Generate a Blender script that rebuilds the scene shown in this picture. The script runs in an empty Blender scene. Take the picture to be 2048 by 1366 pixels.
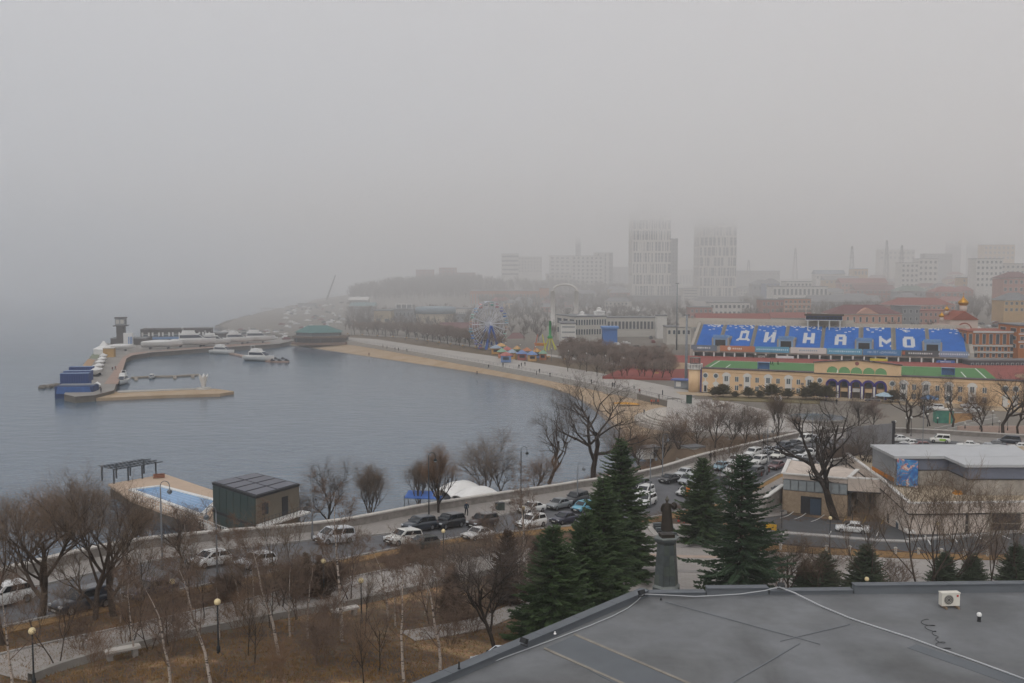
import bpy, bmesh, math, random
import numpy as np
from mathutils import Vector, Matrix

R = math.radians
rnd = random.Random(7)
S = bpy.context.scene
COL = S.collection

# ---------------------------------------------------------------- camera
F = 1991.0                      # focal length in pixels of the 2048 px wide photograph (35 mm lens)
HC = 40.0                       # camera height above the sea
PITCH = math.atan(143 / F)
cam_d = bpy.data.cameras.new('camera')
cam_d.sensor_width = 36
cam_d.lens = 36 * F / 2048
cam_d.clip_start = 0.5
cam_d.clip_end = 20000
cam = bpy.data.objects.new('camera', cam_d)
COL.objects.link(cam)
cam.location = (0, 0, HC)
cam.rotation_euler = (math.pi / 2 - PITCH, 0, 0)
S.camera = cam

# ---------------------------------------------------------------- overcast sky, soft sun, exposure
SUN_EL, SUN_ROT = R(48), R(200)
W = bpy.data.worlds.new('World')
S.world = W
W.use_nodes = True
nt = W.node_tree
bg = nt.nodes['Background']
sky = nt.nodes.new('ShaderNodeTexSky')
sky.sky_type = 'NISHITA'
sky.sun_disc = False
sky.sun_elevation = SUN_EL
sky.sun_rotation = SUN_ROT
sky.dust_density = 6.0
sky.air_density = 1.0
hs = nt.nodes.new('ShaderNodeHueSaturation')
hs.inputs['Saturation'].default_value = 0.10
mixw = nt.nodes.new('ShaderNodeMix')
mixw.data_type = 'RGBA'
mixw.inputs[0].default_value = 0.75
mixw.inputs[7].default_value = (5.2, 5.12, 5.4, 1)
nt.links.new(sky.outputs[0], hs.inputs['Color'])
nt.links.new(hs.outputs[0], mixw.inputs[6])
nt.links.new(mixw.outputs[2], bg.inputs['Color'])
bg.inputs['Strength'].default_value = 0.060
sun_d = bpy.data.lights.new('sun', 'SUN')
sun_d.energy = 1.5
sun_d.angle = R(70)
sun_d.color = (1.0, 0.975, 0.95)
sun = bpy.data.objects.new('sun', sun_d)
COL.objects.link(sun)
sd = Vector((math.sin(SUN_ROT) * math.cos(SUN_EL), math.cos(SUN_ROT) * math.cos(SUN_EL), math.sin(SUN_EL)))
sun.rotation_euler = sd.to_track_quat('Z', 'Y').to_euler()
S.view_settings.view_transform = 'Standard'
S.view_settings.look = 'None'
S.view_settings.gamma = 1
S.view_settings.use_curve_mapping = False
S.view_settings.exposure = 1.02
cy = S.cycles
cy.use_denoising = True
cy.max_bounces = 8
cy.diffuse_bounces = 2
cy.glossy_bounces = 2
cy.transmission_bounces = 2
cy.volume_bounces = 4
cy.use_adaptive_sampling = True
cy.adaptive_threshold = 0.02


# ---------------------------------------------------------------- helpers
def at(px, py, z=0.0, Y=None):
    u = (px - 1024) / F
    v = (683 - py) / F
    c, s = math.cos(PITCH), math.sin(PITCH)
    dx, dy, dz = u, c + v * s, -s + v * c
    t = Y / dy if Y is not None else (z - HC) / dz
    return Vector((dx * t, dy * t, HC + dz * t))


def lin(c):
    return tuple(((v / 12.92) if v <= .04045 else ((v + .055) / 1.055) ** 2.4) for v in c)


def hx(h):
    return lin(tuple(int(h[i:i + 2], 16) / 255 for i in (0, 2, 4)))


MATS = {}


def mat(name, col, rough=.75, var=.18, scale=1.5, metal=0.0, bump=0.0, col2=None, detail=5, spec=.35, bscale=None, emit=0):
    """procedural material: a base colour broken by two scales of noise"""
    if name in MATS:
        return MATS[name]
    c = hx(col) if isinstance(col, str) else col
    m = bpy.data.materials.new(name)
    m.use_nodes = True
    t = m.node_tree
    b = t.nodes['Principled BSDF']
    b.inputs['Roughness'].default_value = rough
    b.inputs['Metallic'].default_value = metal
    b.inputs['Specular IOR Level'].default_value = spec
    tc = t.nodes.new('ShaderNodeTexCoord')
    n = t.nodes.new('ShaderNodeTexNoise')
    n.inputs['Scale'].default_value = scale
    n.inputs['Detail'].default_value = detail
    n.inputs['Roughness'].default_value = .65
    t.links.new(tc.outputs['Object'], n.inputs['Vector'])
    mr = t.nodes.new('ShaderNodeMapRange')
    mr.inputs[1].default_value = .3
    mr.inputs[2].default_value = .7
    t.links.new(n.outputs['Fac'], mr.inputs[0])
    mx = t.nodes.new('ShaderNodeMix')
    mx.data_type = 'RGBA'
    c2 = (hx(col2) if isinstance(col2, str) else col2) if col2 else tuple(v * (1 + var) for v in c)
    c1 = c if col2 else tuple(v * (1 - var) for v in c)
    mx.inputs[6].default_value = (*c1, 1)
    mx.inputs[7].default_value = (*c2, 1)
    t.links.new(mr.outputs[0], mx.inputs[0])
    t.links.new(mx.outputs[2], b.inputs['Base Color'])
    if bump:
        n2 = t.nodes.new('ShaderNodeTexNoise')
        n2.inputs['Scale'].default_value = bscale or scale * 8
        n2.inputs['Detail'].default_value = 4
        t.links.new(tc.outputs['Object'], n2.inputs['Vector'])
        bp = t.nodes.new('ShaderNodeBump')
        bp.inputs['Strength'].default_value = bump
        bp.inputs['Distance'].default_value = .05
        t.links.new(n2.outputs['Fac'], bp.inputs['Height'])
        t.links.new(bp.outputs[0], b.inputs['Normal'])
    if emit:
        b.inputs['Emission Color'].default_value = (*c, 1)
        b.inputs['Emission Strength'].default_value = emit
    MATS[name] = m
    return m


class MB:
    """collects faces with material indices; build() links them as ONE mesh object"""

    def __init__(s):
        s.v, s.f, s.m, s.sm = [], [], [], []
        s.mi = 0
        s.smooth = False

    def add(s, vs, fs):
        k = len(s.v)
        s.v.extend([tuple(p) for p in vs])
        for f in fs:
            s.f.append(tuple(i + k for i in f))
            s.m.append(s.mi)
            s.sm.append(s.smooth)
        return s

    def box(s, c, d, rz=0, taper=1.0, rx=0):
        x, y, z = d[0] / 2, d[1] / 2, d[2] / 2
        vs = []
        for sz in (-1, 1):
            k = 1 if sz < 0 else taper
            for sx, sy in ((-1, -1), (1, -1), (1, 1), (-1, 1)):
                vs.append(Vector((sx * x * k, sy * y * k, sz * z)))
        if rx:
            M = Matrix.Rotation(rx, 3, 'X')
            vs = [M @ v for v in vs]
        if rz:
            M = Matrix.Rotation(rz, 3, 'Z')
            vs = [M @ v for v in vs]
        C = Vector(c)
        return s.add([v + C for v in vs], [(3, 2, 1, 0), (4, 5, 6, 7), (0, 1, 5, 4), (1, 2, 6, 5), (2, 3, 7, 6), (3, 0, 4, 7)])

    def bx(s, x0, x1, y0, y1, z0, z1):
        return s.box(((x0 + x1) / 2, (y0 + y1) / 2, (z0 + z1) / 2), (x1 - x0, y1 - y0, z1 - z0))

    def prism(s, pts, z0, z1):
        n = len(pts)
        a = sum(pts[i][0] * pts[(i + 1) % n][1] - pts[(i + 1) % n][0] * pts[i][1] for i in range(n))
        if a < 0:
            pts = pts[::-1]
        vs = [(p[0], p[1], z0) for p in pts] + [(p[0], p[1], z1) for p in pts]
        fs = [tuple(range(n - 1, -1, -1)), tuple(range(n, 2 * n))]
        fs += [(i, (i + 1) % n, n + (i + 1) % n, n + i) for i in range(n)]
        return s.add(vs, fs)

    def tube(s, pts, rad, n=6, cap=True):
        """tapered tube through pts with radii rad (number or list)"""
        pts = [Vector(p) for p in pts]
        if not isinstance(rad, (list, tuple)):
            rad = [rad] * len(pts)
        vs, fs = [], []
        for i, p in enumerate(pts):
            d = (pts[min(i + 1, len(pts) - 1)] - pts[max(i - 1, 0)])
            if d.length < 1e-9:
                d = Vector((0, 0, 1))
            d.normalize()
            a = d.cross(Vector((0, 0, 1)) if abs(d.z) < .9 else Vector((1, 0, 0))).normalized()
            b = d.cross(a)
            for k in range(n):
                t = 2 * math.pi * k / n
                vs.append(p + (a * math.cos(t) + b * math.sin(t)) * rad[i])
        for i in range(len(pts) - 1):
            for k in range(n):
                k2 = (k + 1) % n
                fs.append((i * n + k, i * n + k2, (i + 1) * n + k2, (i + 1) * n + k))
        if cap:
            fs.append(tuple(range(n)))
            fs.append(tuple(range(len(pts) * n - 1, (len(pts) - 1) * n - 1, -1)))
        return s.add(vs, fs)

    def lathe(s, c, prof, n=12):
        """prof: list of (radius, z)"""
        vs = []
        for r, z in prof:
            for k in range(n):
                t = 2 * math.pi * k / n
                vs.append((c[0] + r * math.cos(t), c[1] + r * math.sin(t), c[2] + z))
        fs = []
        for i in range(len(prof) - 1):
            for k in range(n):
                k2 = (k + 1) % n
                fs.append((i * n + k, i * n + k2, (i + 1) * n + k2, (i + 1) * n + k))
        fs.append(tuple(range(n - 1, -1, -1)))
        fs.append(tuple(range((len(prof) - 1) * n, len(prof) * n)))
        return s.add(vs, fs)

    def ball(s, c, r, n=10, m=7, sq=(1, 1, 1)):
        vs, fs = [], []
        for i in range(m + 1):
            ph = math.pi * i / m
            for k in range(n):
                t = 2 * math.pi * k / n
                q = max(math.sin(ph), 1e-3)
                vs.append((c[0] + r * sq[0] * q * math.cos(t), c[1] + r * sq[1] * q * math.sin(t), c[2] - r * sq[2] * math.cos(ph)))
        for i in range(m):
            for k in range(n):
                k2 = (k + 1) % n
                fs.append((i * n + k, i * n + k2, (i + 1) * n + k2, (i + 1) * n + k))
        return s.add(vs, fs)

    def quad(s, a, b, c, d):
        return s.add([a, b, c, d], [(0, 1, 2, 3)])

    def grid(s, rows):
        """rows: list of equal-length lists of points"""
        n = len(rows[0])
        vs = [p for r in rows for p in r]
        fs = [(i * n + j, i * n + j + 1, (i + 1) * n + j + 1, (i + 1) * n + j) for i in range(len(rows) - 1) for j in range(n - 1)]
        return s.add(vs, fs)

    def mesh(s, name, mats):
        me = bpy.data.meshes.new(name)
        me.from_pydata(s.v, [], s.f)
        for m in (mats if isinstance(mats, (list, tuple)) else [mats]):
            me.materials.append(m)
        if any(s.m):
            me.polygons.foreach_set('material_index', s.m)
        if any(s.sm):
            me.polygons.foreach_set('use_smooth', s.sm)
        me.update()
        return me

    def build(s, name, mats, parent=None, loc=None, rz=0):
        return put(name, s.mesh(name, mats), parent, loc, rz)


def put(name, me, parent=None, loc=None, rz=0, scale=None):
    o = bpy.data.objects.new(name, me)
    COL.objects.link(o)
    if parent:
        o.parent = parent
    if loc is not None:
        o.location = loc
    if rz:
        o.rotation_euler = (0, 0, rz)
    if scale is not None:
        o.scale = scale if isinstance(scale, (tuple, list)) else (scale,) * 3
    return o


def tag(o, label, cat, group=None):
    o['label'] = label
    o['category'] = cat
    if group:
        o['group'] = group
    return o


def struct(o, label=None):
    o['kind'] = 'structure'
    if label:
        o['label'] = label
    return o


def thing(name, label, cat, loc=(0, 0, 0), rz=0, group=None, scale=None):
    return tag(put(name, None, None, loc, rz, scale), label, cat, group)


def paint(o, *mats):
    """give one object its own materials on a shared mesh"""
    for i, m in enumerate(mats):
        if m:
            o.material_slots[i].link = 'OBJECT'
            o.material_slots[i].material = m
    return o


def text_mesh(txt, size, depth, m):
    cu = bpy.data.curves.new('lettering', 'FONT')
    cu.body = txt
    cu.size = size
    cu.extrude = depth
    cu.align_x = 'CENTER'
    cu.align_y = 'CENTER'
    o = bpy.data.objects.new('lettering', cu)
    COL.objects.link(o)
    dg = bpy.context.evaluated_depsgraph_get()
    me = bpy.data.meshes.new_from_object(o.evaluated_get(dg))
    bpy.data.objects.remove(o)
    bpy.data.curves.remove(cu)
    me.materials.clear()
    me.materials.append(m)
    return me


def resample(poly, n):
    P = np.array([(p[0], p[1]) for p in poly], float)
    d = np.r_[0, np.cumsum(np.hypot(*np.diff(P, axis=0).T))]
    t = np.linspace(0, d[-1], n)
    return np.c_[np.interp(t, d, P[:, 0]), np.interp(t, d, P[:, 1])]


def smooth(poly, it=2):
    P = [np.array(p[:2], float) for p in poly]
    for _ in range(it):
        Q = [P[0]]
        for a, b in zip(P[:-1], P[1:]):
            Q += [.75 * a + .25 * b, .25 * a + .75 * b]
        P = Q + [P[-1]]
    return [tuple(p) for p in P]


class RBF:
    def __init__(s, pts, c=5.0):
        P = np.array(pts, float)
        s.c = c
        s.p = P[:, :2]
        n = len(P)
        D = np.sqrt(((s.p[:, None] - s.p[None]) ** 2).sum(-1) + c * c)
        A = np.zeros((n + 3, n + 3))
        A[:n, :n] = D + np.eye(n) * 1e-3
        A[:n, n] = 1
        A[:n, n + 1:] = s.p
        A[n, :n] = 1
        A[n + 1:, :n] = s.p.T
        s.w = np.linalg.solve(A, np.r_[P[:, 2], 0, 0, 0])

    def __call__(s, x, y):
        w = s.w
        n = len(s.p)
        if np.isscalar(x):
            d = np.sqrt((s.p[:, 0] - x) ** 2 + (s.p[:, 1] - y) ** 2 + s.c ** 2)
            return float(d @ w[:n] + w[n] + w[n + 1] * x + w[n + 2] * y)
        x = np.asarray(x, float)
        y = np.asarray(y, float)
        d = np.sqrt((x[..., None] - s.p[:, 0]) ** 2 + (y[..., None] - s.p[:, 1]) ** 2 + s.c ** 2)
        return d @ w[:n] + w[n] + w[n + 1] * x + w[n + 2] * y
# ---------------------------------------------------------------- ground levels
PAR = [(-75, 30), (-55, 55)] + [tuple(at(*p)[:2]) for p in [(0, 1165, 15.5), (230, 1107, 15), (420, 1083, 14), (600, 1070, 13), (830, 1028, 11.5), (1000, 1000, 10.5), (1160, 978, 9.7), (1290, 955, 8.5), (1400, 920, 7.8), (1530, 890, 7), (1640, 865, 6.5), (1800, 864, 6), (2048, 880, 6)]] + [(180, 165)]
PARS = smooth(PAR, 2)
upper = [(-75, 30, 18), (-55, 55, 17)] + [tuple(at(*p)) for p in [
    (0, 1165, 15.5), (230, 1107, 15), (420, 1083, 14), (600, 1070, 13), (830, 1028, 11.5), (1000, 1000, 10.5),
    (1160, 978, 9.7), (1290, 955, 8.5), (1400, 920, 7.8), (1530, 890, 7), (1640, 865, 6.5), (1800, 864, 6), (2048, 880, 6),
    (0, 1255, 16.2), (440, 1170, 15), (640, 1130, 13.5), (850, 1088, 11.5), (960, 1070, 10.5), (1290, 1040, 8.3),
    (0, 1310, 17), (640, 1170, 14.5), (960, 1100, 11.5), (60, 1345, 17), (690, 1215, 15), (900, 1170, 13),
    (1332, 1190, 9), (1565, 1027, 5.9), (1660, 1040, 5.9), (1760, 1045, 6.2), (1815, 1064, 7.2), (2048, 1050, 7.5), (2048, 1115, 9), (1480, 1040, 8.1), (1700, 1108, 8.9), (1500, 1140, 9), (300, 1366, 18), (800, 1366, 17.5), (1000, 1300, 14.5)]]
upper += [(180, 165, 6), (20, 30, 12), (-75, 10, 20), (60, 60, 10), (150, 60, 9), (150, 120, 8), (60, 150, 6)]
zu = RBF(upper)

WALL = [(24, 150), (33, 200), (44, 228), (47, 245), (47, 264)] + [tuple(at(*p)[:2]) for p in [(1330, 800, 3), (1100, 752, 3), (900, 717, 3), (700, 682, 3)]] + [(-118, 548), (-128, 560)]
WALLS = smooth(WALL, 2)
COAST = WALLS + [(-165, 600), (-200, 680), (-212, 760), (-222, 900), (-228, 1080), (-235, 1300), (-150, 1500), (50, 1900), (600, 2600)]
city = [(x, y, 3.2) for x, y in WALL] + [
    (-165, 600, 2.5), (-212, 760, 2.5), (-222, 900, 2.5), (-228, 1080, 2.5), (-235, 1300, 3), (-150, 1500, 6),
    (60, 300, 3.9), (170, 262, 4), (75, 414, 4.2), (174, 379, 4.2), (300, 330, 5), (80, 480, 5), (0, 480, 3.5), (-60, 560, 3.5), (-100, 640, 3.5),
    (200, 520, 7), (350, 520, 10), (100, 600, 7), (250, 700, 11), (480, 700, 16), (-110, 900, 8), (-150, 1050, 17), (-90, 1150, 27), (-30, 1150, 27), (60, 1150, 24),
    (0, 700, 7), (-50, 800, 8), (60, 950, 9), (140, 950, 9), (220, 1030, 9), (110, 1250, 26), (20, 1300, 26), (300, 1200, 12), (500, 1100, 24), (700, 1300, 36), (420, 1500, 22), (250, 1500, 14),
    (600, 2600, 12), (1400, 2600, 40), (1500, 800, 60), (700, 400, 15), (1500, 200, 30), (200, 150, 3.5), (50, 1900, 10)]
zc = RBF(city, 25.0)

g_park = mat('park_earth', '5a4a38', .95, scale=.12, col2='73603f', bump=.6, bscale=3)
# earth with dry straw-coloured grass in uneven patches
def grass_patches(m):
    t = m.node_tree
    b = t.nodes['Principled BSDF']
    tc = t.nodes['Texture Coordinate']
    n = t.nodes.new('ShaderNodeTexNoise')
    n.inputs['Scale'].default_value = .11
    n.inputs['Detail'].default_value = 8
    n.inputs['Roughness'].default_value = .7
    t.links.new(tc.outputs['Object'], n.inputs['Vector'])
    r = t.nodes.new('ShaderNodeValToRGB')
    r.color_ramp.elements[0].position = .40
    r.color_ramp.elements[0].color = (*hx('463628'), 1)
    r.color_ramp.elements[1].position = .62
    r.color_ramp.elements[1].color = (*hx('94703f'), 1)
    e = r.color_ramp.elements.new(.52)
    e.color = (*hx('5f4a33'), 1)
    n3 = t.nodes.new('ShaderNodeTexNoise')
    n3.inputs['Scale'].default_value = 4
    n3.inputs['Detail'].default_value = 6
    t.links.new(tc.outputs['Object'], n3.inputs['Vector'])
    mx = t.nodes.new('ShaderNodeMix')
    mx.data_type = 'RGBA'
    mx.blend_type = 'OVERLAY'
    mx.inputs[0].default_value = .7
    t.links.new(n.outputs['Fac'], r.inputs['Fac'])
    t.links.new(r.outputs[0], mx.inputs[6])
    t.links.new(n3.outputs['Color'], mx.inputs[7])
    hsn = t.nodes.new('ShaderNodeHueSaturation')
    hsn.inputs['Saturation'].default_value = .8
    t.links.new(mx.outputs[2], hsn.inputs['Color'])
    t.links.new(hsn.outputs[0], b.inputs['Base Color'])
grass_patches(g_park)
g_city = mat('city_ground', '6b6660', .95, scale=.03, col2='7d766c')
g_slope = mat('shore_slope', '6d5a46', .95, scale=.25, col2='55483a', bump=.5, bscale=2)
m_asph = mat('asphalt', '5f6063', .85, var=.16, scale=.5, bump=.2, bscale=20)
m_asph2 = mat('dark_asphalt', '47484a', .85, var=.14, scale=.4, bump=.2, bscale=20)
m_pave = mat('pavement_slabs', '8d8883', .85, var=.12, scale=.8)
m_path = mat('path_slabs', '9b958f', .85, var=.10, scale=.7)
m_kerb = mat('kerb_stone', '9a9793', .85, var=.1, scale=2)
m_sand = mat('beach_sand', 'ae9b85', .95, scale=.12, col2='9d8669', bump=.3)
m_prom = mat('promenade_slabs', 'a39e98', .85, var=.08, scale=.2)
m_conc = mat('concrete', 'a8a49e', .85, var=.12, scale=.3)
m_concd = mat('weathered_concrete', '8a8680', .9, var=.2, scale=.5)
m_white = mat('white_paint', 'd8d7d4', .5, var=.05, scale=.6)
m_mark = mat('road_marking', 'c9c8c4', .7, var=.15, scale=3)

# park terrace, from the parapet back towards the viewer
a = resample(PARS, 150)
b = resample([(-110, 8), (0, 4), (80, 4), (200, 60)], 150)
rows = []
for t in np.linspace(0, 1, 110):
    p = a * (1 - t) + b * t
    z = zu(p[:, 0], p[:, 1]) - (0.0 if t > 0 else 0)
    rows.append([(x, y, zz) for (x, y), zz in zip(p, z)])
mb = MB(); mb.smooth = True
mb.grid(rows)
park = struct(mb.build('park_ground', g_park))

# slope between the parapet and the shore
foot = smooth([(-120, 110), (-84, 150), (-66, 140), (-48, 140), (-27, 158), (-3, 186), (18, 212), (34, 226), (52, 222), (70, 226), (90, 226), (120, 214), (190, 180)], 2)
fa = resample(foot, 150)
rows = []
for t in np.linspace(0, 1, 26):
    p = a * (1 - t) + fa * t
    z0 = zu(a[:, 0], a[:, 1]) - 1.2
    z1 = np.where(fa[:, 0] > 26, 3.0, -1.5)
    k = min(1, t * 1.15) ** .8
    z = z0 * (1 - k) + z1 * k
    rows.append([(x, y, zz + .25 * math.sin(x * .9 + y) * math.sin(t * math.pi)) for (x, y), zz in zip(p, z)])
mb = MB(); mb.smooth = True
mb.grid(rows)
struct(mb.build('shore_slope', g_slope))
def zslope(x, y):
    d = np.hypot(fa[:, 0] - x, fa[:, 1] - y); e = np.hypot(a[:, 0] - x, a[:, 1] - y)
    i, j = int(d.argmin()), int(e.argmin())
    t = e[j] / (e[j] + d[i] + 1e-6)
    z0 = zu(float(a[j, 0]), float(a[j, 1])) - 1.2
    z1 = 3.0 if fa[i, 0] > 26 else -1.5
    k = min(1, t * 1.15) ** .8
    return z0 * (1 - k) + z1 * k

# the town behind the promenade
ys = [p[1] for p in COAST]
xs = [p[0] for p in COAST]
def coast_x(y):
    return float(np.interp(y, ys, xs))
rows = []
for y in list(np.arange(150, 620, 6)) + list(np.geomspace(620, 2600, 90)):
    x0 = coast_x(y)
    q = np.r_[np.linspace(0, 1, 40) ** 1.0 * 260, np.geomspace(275, 1900, 40)]
    X = x0 + q
    Z = np.maximum(zc(X, np.full_like(X, y)), 3.0 if y < 560 else 2.2)
    r = np.random.RandomState(int(y))
    rows.append([(x, y, z) for x, z in zip(X, Z)])
mb = MB(); mb.smooth = True
mb.grid(rows)
mb.smooth = False
k = len(rows[0])                       # sea wall skirt so the ground has depth at the waterline
for i in range(len(rows) - 1):
    p, q = rows[i][0], rows[i + 1][0]
    mb.quad((p[0], p[1], -2), (q[0], q[1], -2), q, p)
struct(mb.build('town_ground', g_city))

def ground(x, y):
    """height of the town ground"""
    return max(zc(x, y), 3.0 if y < 560 else 2.2)

# sea
def sea_material():
    m = bpy.data.materials.new('sea_water')
    m.use_nodes = True
    t = m.node_tree
    b = t.nodes['Principled BSDF']
    b.inputs['Base Color'].default_value = (*hx('4a5560'), 1)
    b.inputs['Roughness'].default_value = .16
    b.inputs['IOR'].default_value = 1.33
    tc = t.nodes.new('ShaderNodeTexCoord')
    mp = t.nodes.new('ShaderNodeMapping')
    mp.inputs['Rotation'].default_value = (0, 0, R(25))
    mp.inputs['Scale'].default_value = (.55, 1.0, 1)
    t.links.new(tc.outputs['Object'], mp.inputs[0])
    prev = None
    for sc, st, det in ((.35, .14, 3), (.045, .2, 2), (1.6, .1, 3)):
        n = t.nodes.new('ShaderNodeTexNoise')
        n.inputs['Scale'].default_value = sc
        n.inputs['Detail'].default_value = det
        t.links.new(mp.outputs[0], n.inputs['Vector'])
        bp = t.nodes.new('ShaderNodeBump')
        bp.inputs['Strength'].default_value = st
        bp.inputs['Distance'].default_value = .35 / max(sc, .3)
        t.links.new(n.outputs['Fac'], bp.inputs['Height'])
        if prev:
            t.links.new(prev.outputs[0], bp.inputs['Normal'])
        prev = bp
    t.links.new(prev.outputs[0], b.inputs['Normal'])
    n = t.nodes.new('ShaderNodeTexNoise')          # paler silt drifting in the shallows and cloudy patches
    n.inputs['Scale'].default_value = .012
    n.inputs['Detail'].default_value = 6
    t.links.new(mp.outputs[0], n.inputs['Vector'])
    mx = t.nodes.new('ShaderNodeMix')
    mx.data_type = 'RGBA'
    mx.inputs[6].default_value = (*hx('485a6b'), 1)
    mx.inputs[7].default_value = (*hx('566877'), 1)
    t.links.new(n.outputs['Fac'], mx.inputs[0])
    t.links.new(mx.outputs[2], b.inputs['Base Color'])
    return m
mb = MB()
mb.quad((-4400, -80, 0), (2400, -80, 0), (2400, 6300, 0), (-4400, 6300, 0))
struct(mb.build('sea', sea_material()))
mb = MB()
mb.quad((-4400, -80, -2.5), (2400, -80, -2.5), (2400, 6300, -2.5), (-4400, 6300, -2.5))
struct(mb.build('sea_bed', mat('sea_bed', '4d4a42', .95, scale=.05)))

# damp air: one even box round everything, and the low cloud base that swallows the tower tops
def volume(name, box, dens, col):
    m = bpy.data.materials.new(name)
    m.use_nodes = True
    t = m.node_tree
    t.nodes.remove(t.nodes['Principled BSDF'])
    v = t.nodes.new('ShaderNodeVolumePrincipled')
    v.inputs['Density'].default_value = dens
    v.inputs['Color'].default_value = (*col, 1)
    v.inputs['Anisotropy'].default_value = 0.0
    t.links.new(v.outputs[0], t.nodes['Material Output'].inputs['Volume'])
    mb = MB()
    mb.bx(*box)
    o = mb.build(name, m)
    o['kind'] = 'stuff'
    return o
haze = volume('haze', (-4500, 2500, -100, 6400, -4, 142), .00028, (.985, .987, .99))
haze['label'] = 'pale even sea haze over the bay and the town'
for z0, dn in ((72, .003), (84, .006), (96, .012)):
    lc = volume('low_cloud', (-4400 + z0, 2400 - z0, -90 + z0 * .1, 6300 - z0, z0, 134 - z0 * .05), dn, (.985, .987, .99))
    lc['label'] = 'low grey cloud hiding the upper floors of the towers'
mb = MB()
mb.prism([(-4300, 250), (-600, 400), (60, 450), (420, 500), (2300, 600), (2300, 6200), (-4300, 6200)], -3.5, 128)
fb = mb.build('fog_bank', volume('tmp', (0, 1, 0, 1, 0, 1), .0018, (.985, .987, .99)).data.materials[0])
bpy.data.objects.remove(bpy.data.objects['tmp'])
fb['kind'] = 'stuff'
fb['label'] = 'thicker sea fog lying over the far bay and the far town'
# ================================================================ near ground: road, pavements, park paths, plaza
def on(px, py, f=zu):
    """ground point seen at a pixel"""
    z = 8.0
    for _ in range(25):
        p = at(px, py, z)
        z = .5 * z + .5 * f(p.x, p.y)
    p = at(px, py, z)
    return p


def P2(*l):
    return [tuple(at(*p)[:2]) for p in l]


FK = [(-70, 27), (-52, 51)] + P2((0, 1195, 15.5), (420, 1100, 14.5), (620, 1082, 13), (830, 1062, 11.5), (1000, 1030, 10.4), (1160, 1003, 9.4), (1270, 970, 8), (1370, 945, 7.8), (1500, 915, 7), (1640, 880, 6.4), (1800, 876, 6), (2048, 895, 6)) + [(170, 160)]
NK = [(-60, 20), (-45, 43)] + P2((0, 1255, 16.2), (440, 1170, 15), (640, 1130, 13.5), (850, 1088, 11.5), (960, 1070, 10.5), (1290, 1040, 8.3), (1380, 1020, 8), (1470, 985, 7.8), (1565, 935, 7.3), (1640, 925, 7), (1800, 915, 6.8), (2048, 922, 6.6)) + [(160, 145)]
FKS, NKS = smooth(FK, 2), smooth(NK, 2)


def drape(name, A, B, m, off, n=140, k=12, f=zu):
    a_, b_ = resample(A, n), resample(B, n)
    rows = []
    for t in np.linspace(0, 1, k):
        p = a_ * (1 - t) + b_ * t
        z = f(p[:, 0], p[:, 1]) + off
        rows.append([(x, y, zz) for (x, y), zz in zip(p, z)])
    mb = MB(); mb.smooth = True
    mb.grid(rows)
    mb.smooth = False
    for r in (rows[0], rows[-1]):
        for i in range(n - 1):
            p, q = r[i], r[i + 1]
            mb.quad((p[0], p[1], p[2] - .3), (q[0], q[1], q[2] - .3), q, p)
    return struct(mb.build(name, m))


def kerb(name, line, off, w=.22, h=.16, n=140, m=None, f=zu, piece=None):
    L = resample(line, n)
    mb = MB()
    Z = f(L[:, 0], L[:, 1]) + off
    rows = [[], [], [], []]
    for i in range(n):
        d = L[min(i + 1, n - 1)] - L[max(i - 1, 0)]
        d = d / np.hypot(*d)
        nx, ny = -d[1] * w / 2, d[0] * w / 2
        x, y, z = L[i][0], L[i][1], Z[i]
        rows[0].append((x + nx, y + ny, z - .3))
        rows[1].append((x + nx, y + ny, z + h))
        rows[2].append((x - nx, y - ny, z + h))
        rows[3].append((x - nx, y - ny, z - .3))
    mb.grid(rows)
    return struct(mb.build(name, m or m_kerb))


def bricks(name, c1, c2, mort, sx, sy, rot=0, rough=.85):
    """paving slabs too small to pick apart: a joint pattern in the material"""
    m = mat(name, c1, rough, var=.1, scale=.6)
    t = m.node_tree
    b = t.nodes['Principled BSDF']
    tc = t.nodes['Texture Coordinate']
    mp = t.nodes.new('ShaderNodeMapping')
    mp.inputs['Rotation'].default_value = (0, 0, rot)
    t.links.new(tc.outputs['Object'], mp.inputs[0])
    br = t.nodes.new('ShaderNodeTexBrick')
    br.inputs['Color1'].default_value = (*hx(c1), 1)
    br.inputs['Color2'].default_value = (*hx(c2), 1)
    br.inputs['Mortar'].default_value = (*hx(mort), 1)
    br.inputs['Scale'].default_value = 1
    br.inputs['Mortar Size'].default_value = .03 * min(sx, sy)
    br.inputs['Brick Width'].default_value = sx
    br.inputs['Row Height'].default_value = sy
    t.links.new(mp.outputs[0], br.inputs['Vector'])
    old = b.inputs['Base Color'].links[0].from_socket
    mx = t.nodes.new('ShaderNodeMix')
    mx.data_type = 'RGBA'
    mx.blend_type = 'MULTIPLY'
    mx.inputs[0].default_value = .55
    sc = t.nodes.new('ShaderNodeMix')
    sc.data_type = 'RGBA'
    sc.blend_type = 'SCREEN'
    sc.inputs[0].default_value = .25
    t.links.new(br.outputs['Color'], mx.inputs[6])
    t.links.new(old, mx.inputs[7])
    t.links.new(mx.outputs[2], sc.inputs[6])
    t.links.new(old, sc.inputs[7])
    t.links.new(sc.outputs[2], b.inputs['Base Color'])
    return m


m_pavb = bricks('seaside_pavement', '9c9792', '918c87', '77736f', 1.0, .5, R(45))
m_plaza = bricks('plaza_slabs', 'aaa5a0', '9d9893', '85817d', .8, .4, R(8))
m_pathb = bricks('park_path_slabs', 'a5a09b', '9a9590', '86827d', 1.2, .6, R(45))
m_parl = mat('parapet_stone', '857f79', .9, var=.25, scale=1.2, bump=.5, bscale=3)
m_cop = mat('coping_stone', 'b4afa8', .85, var=.1, scale=1.5)

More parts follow.
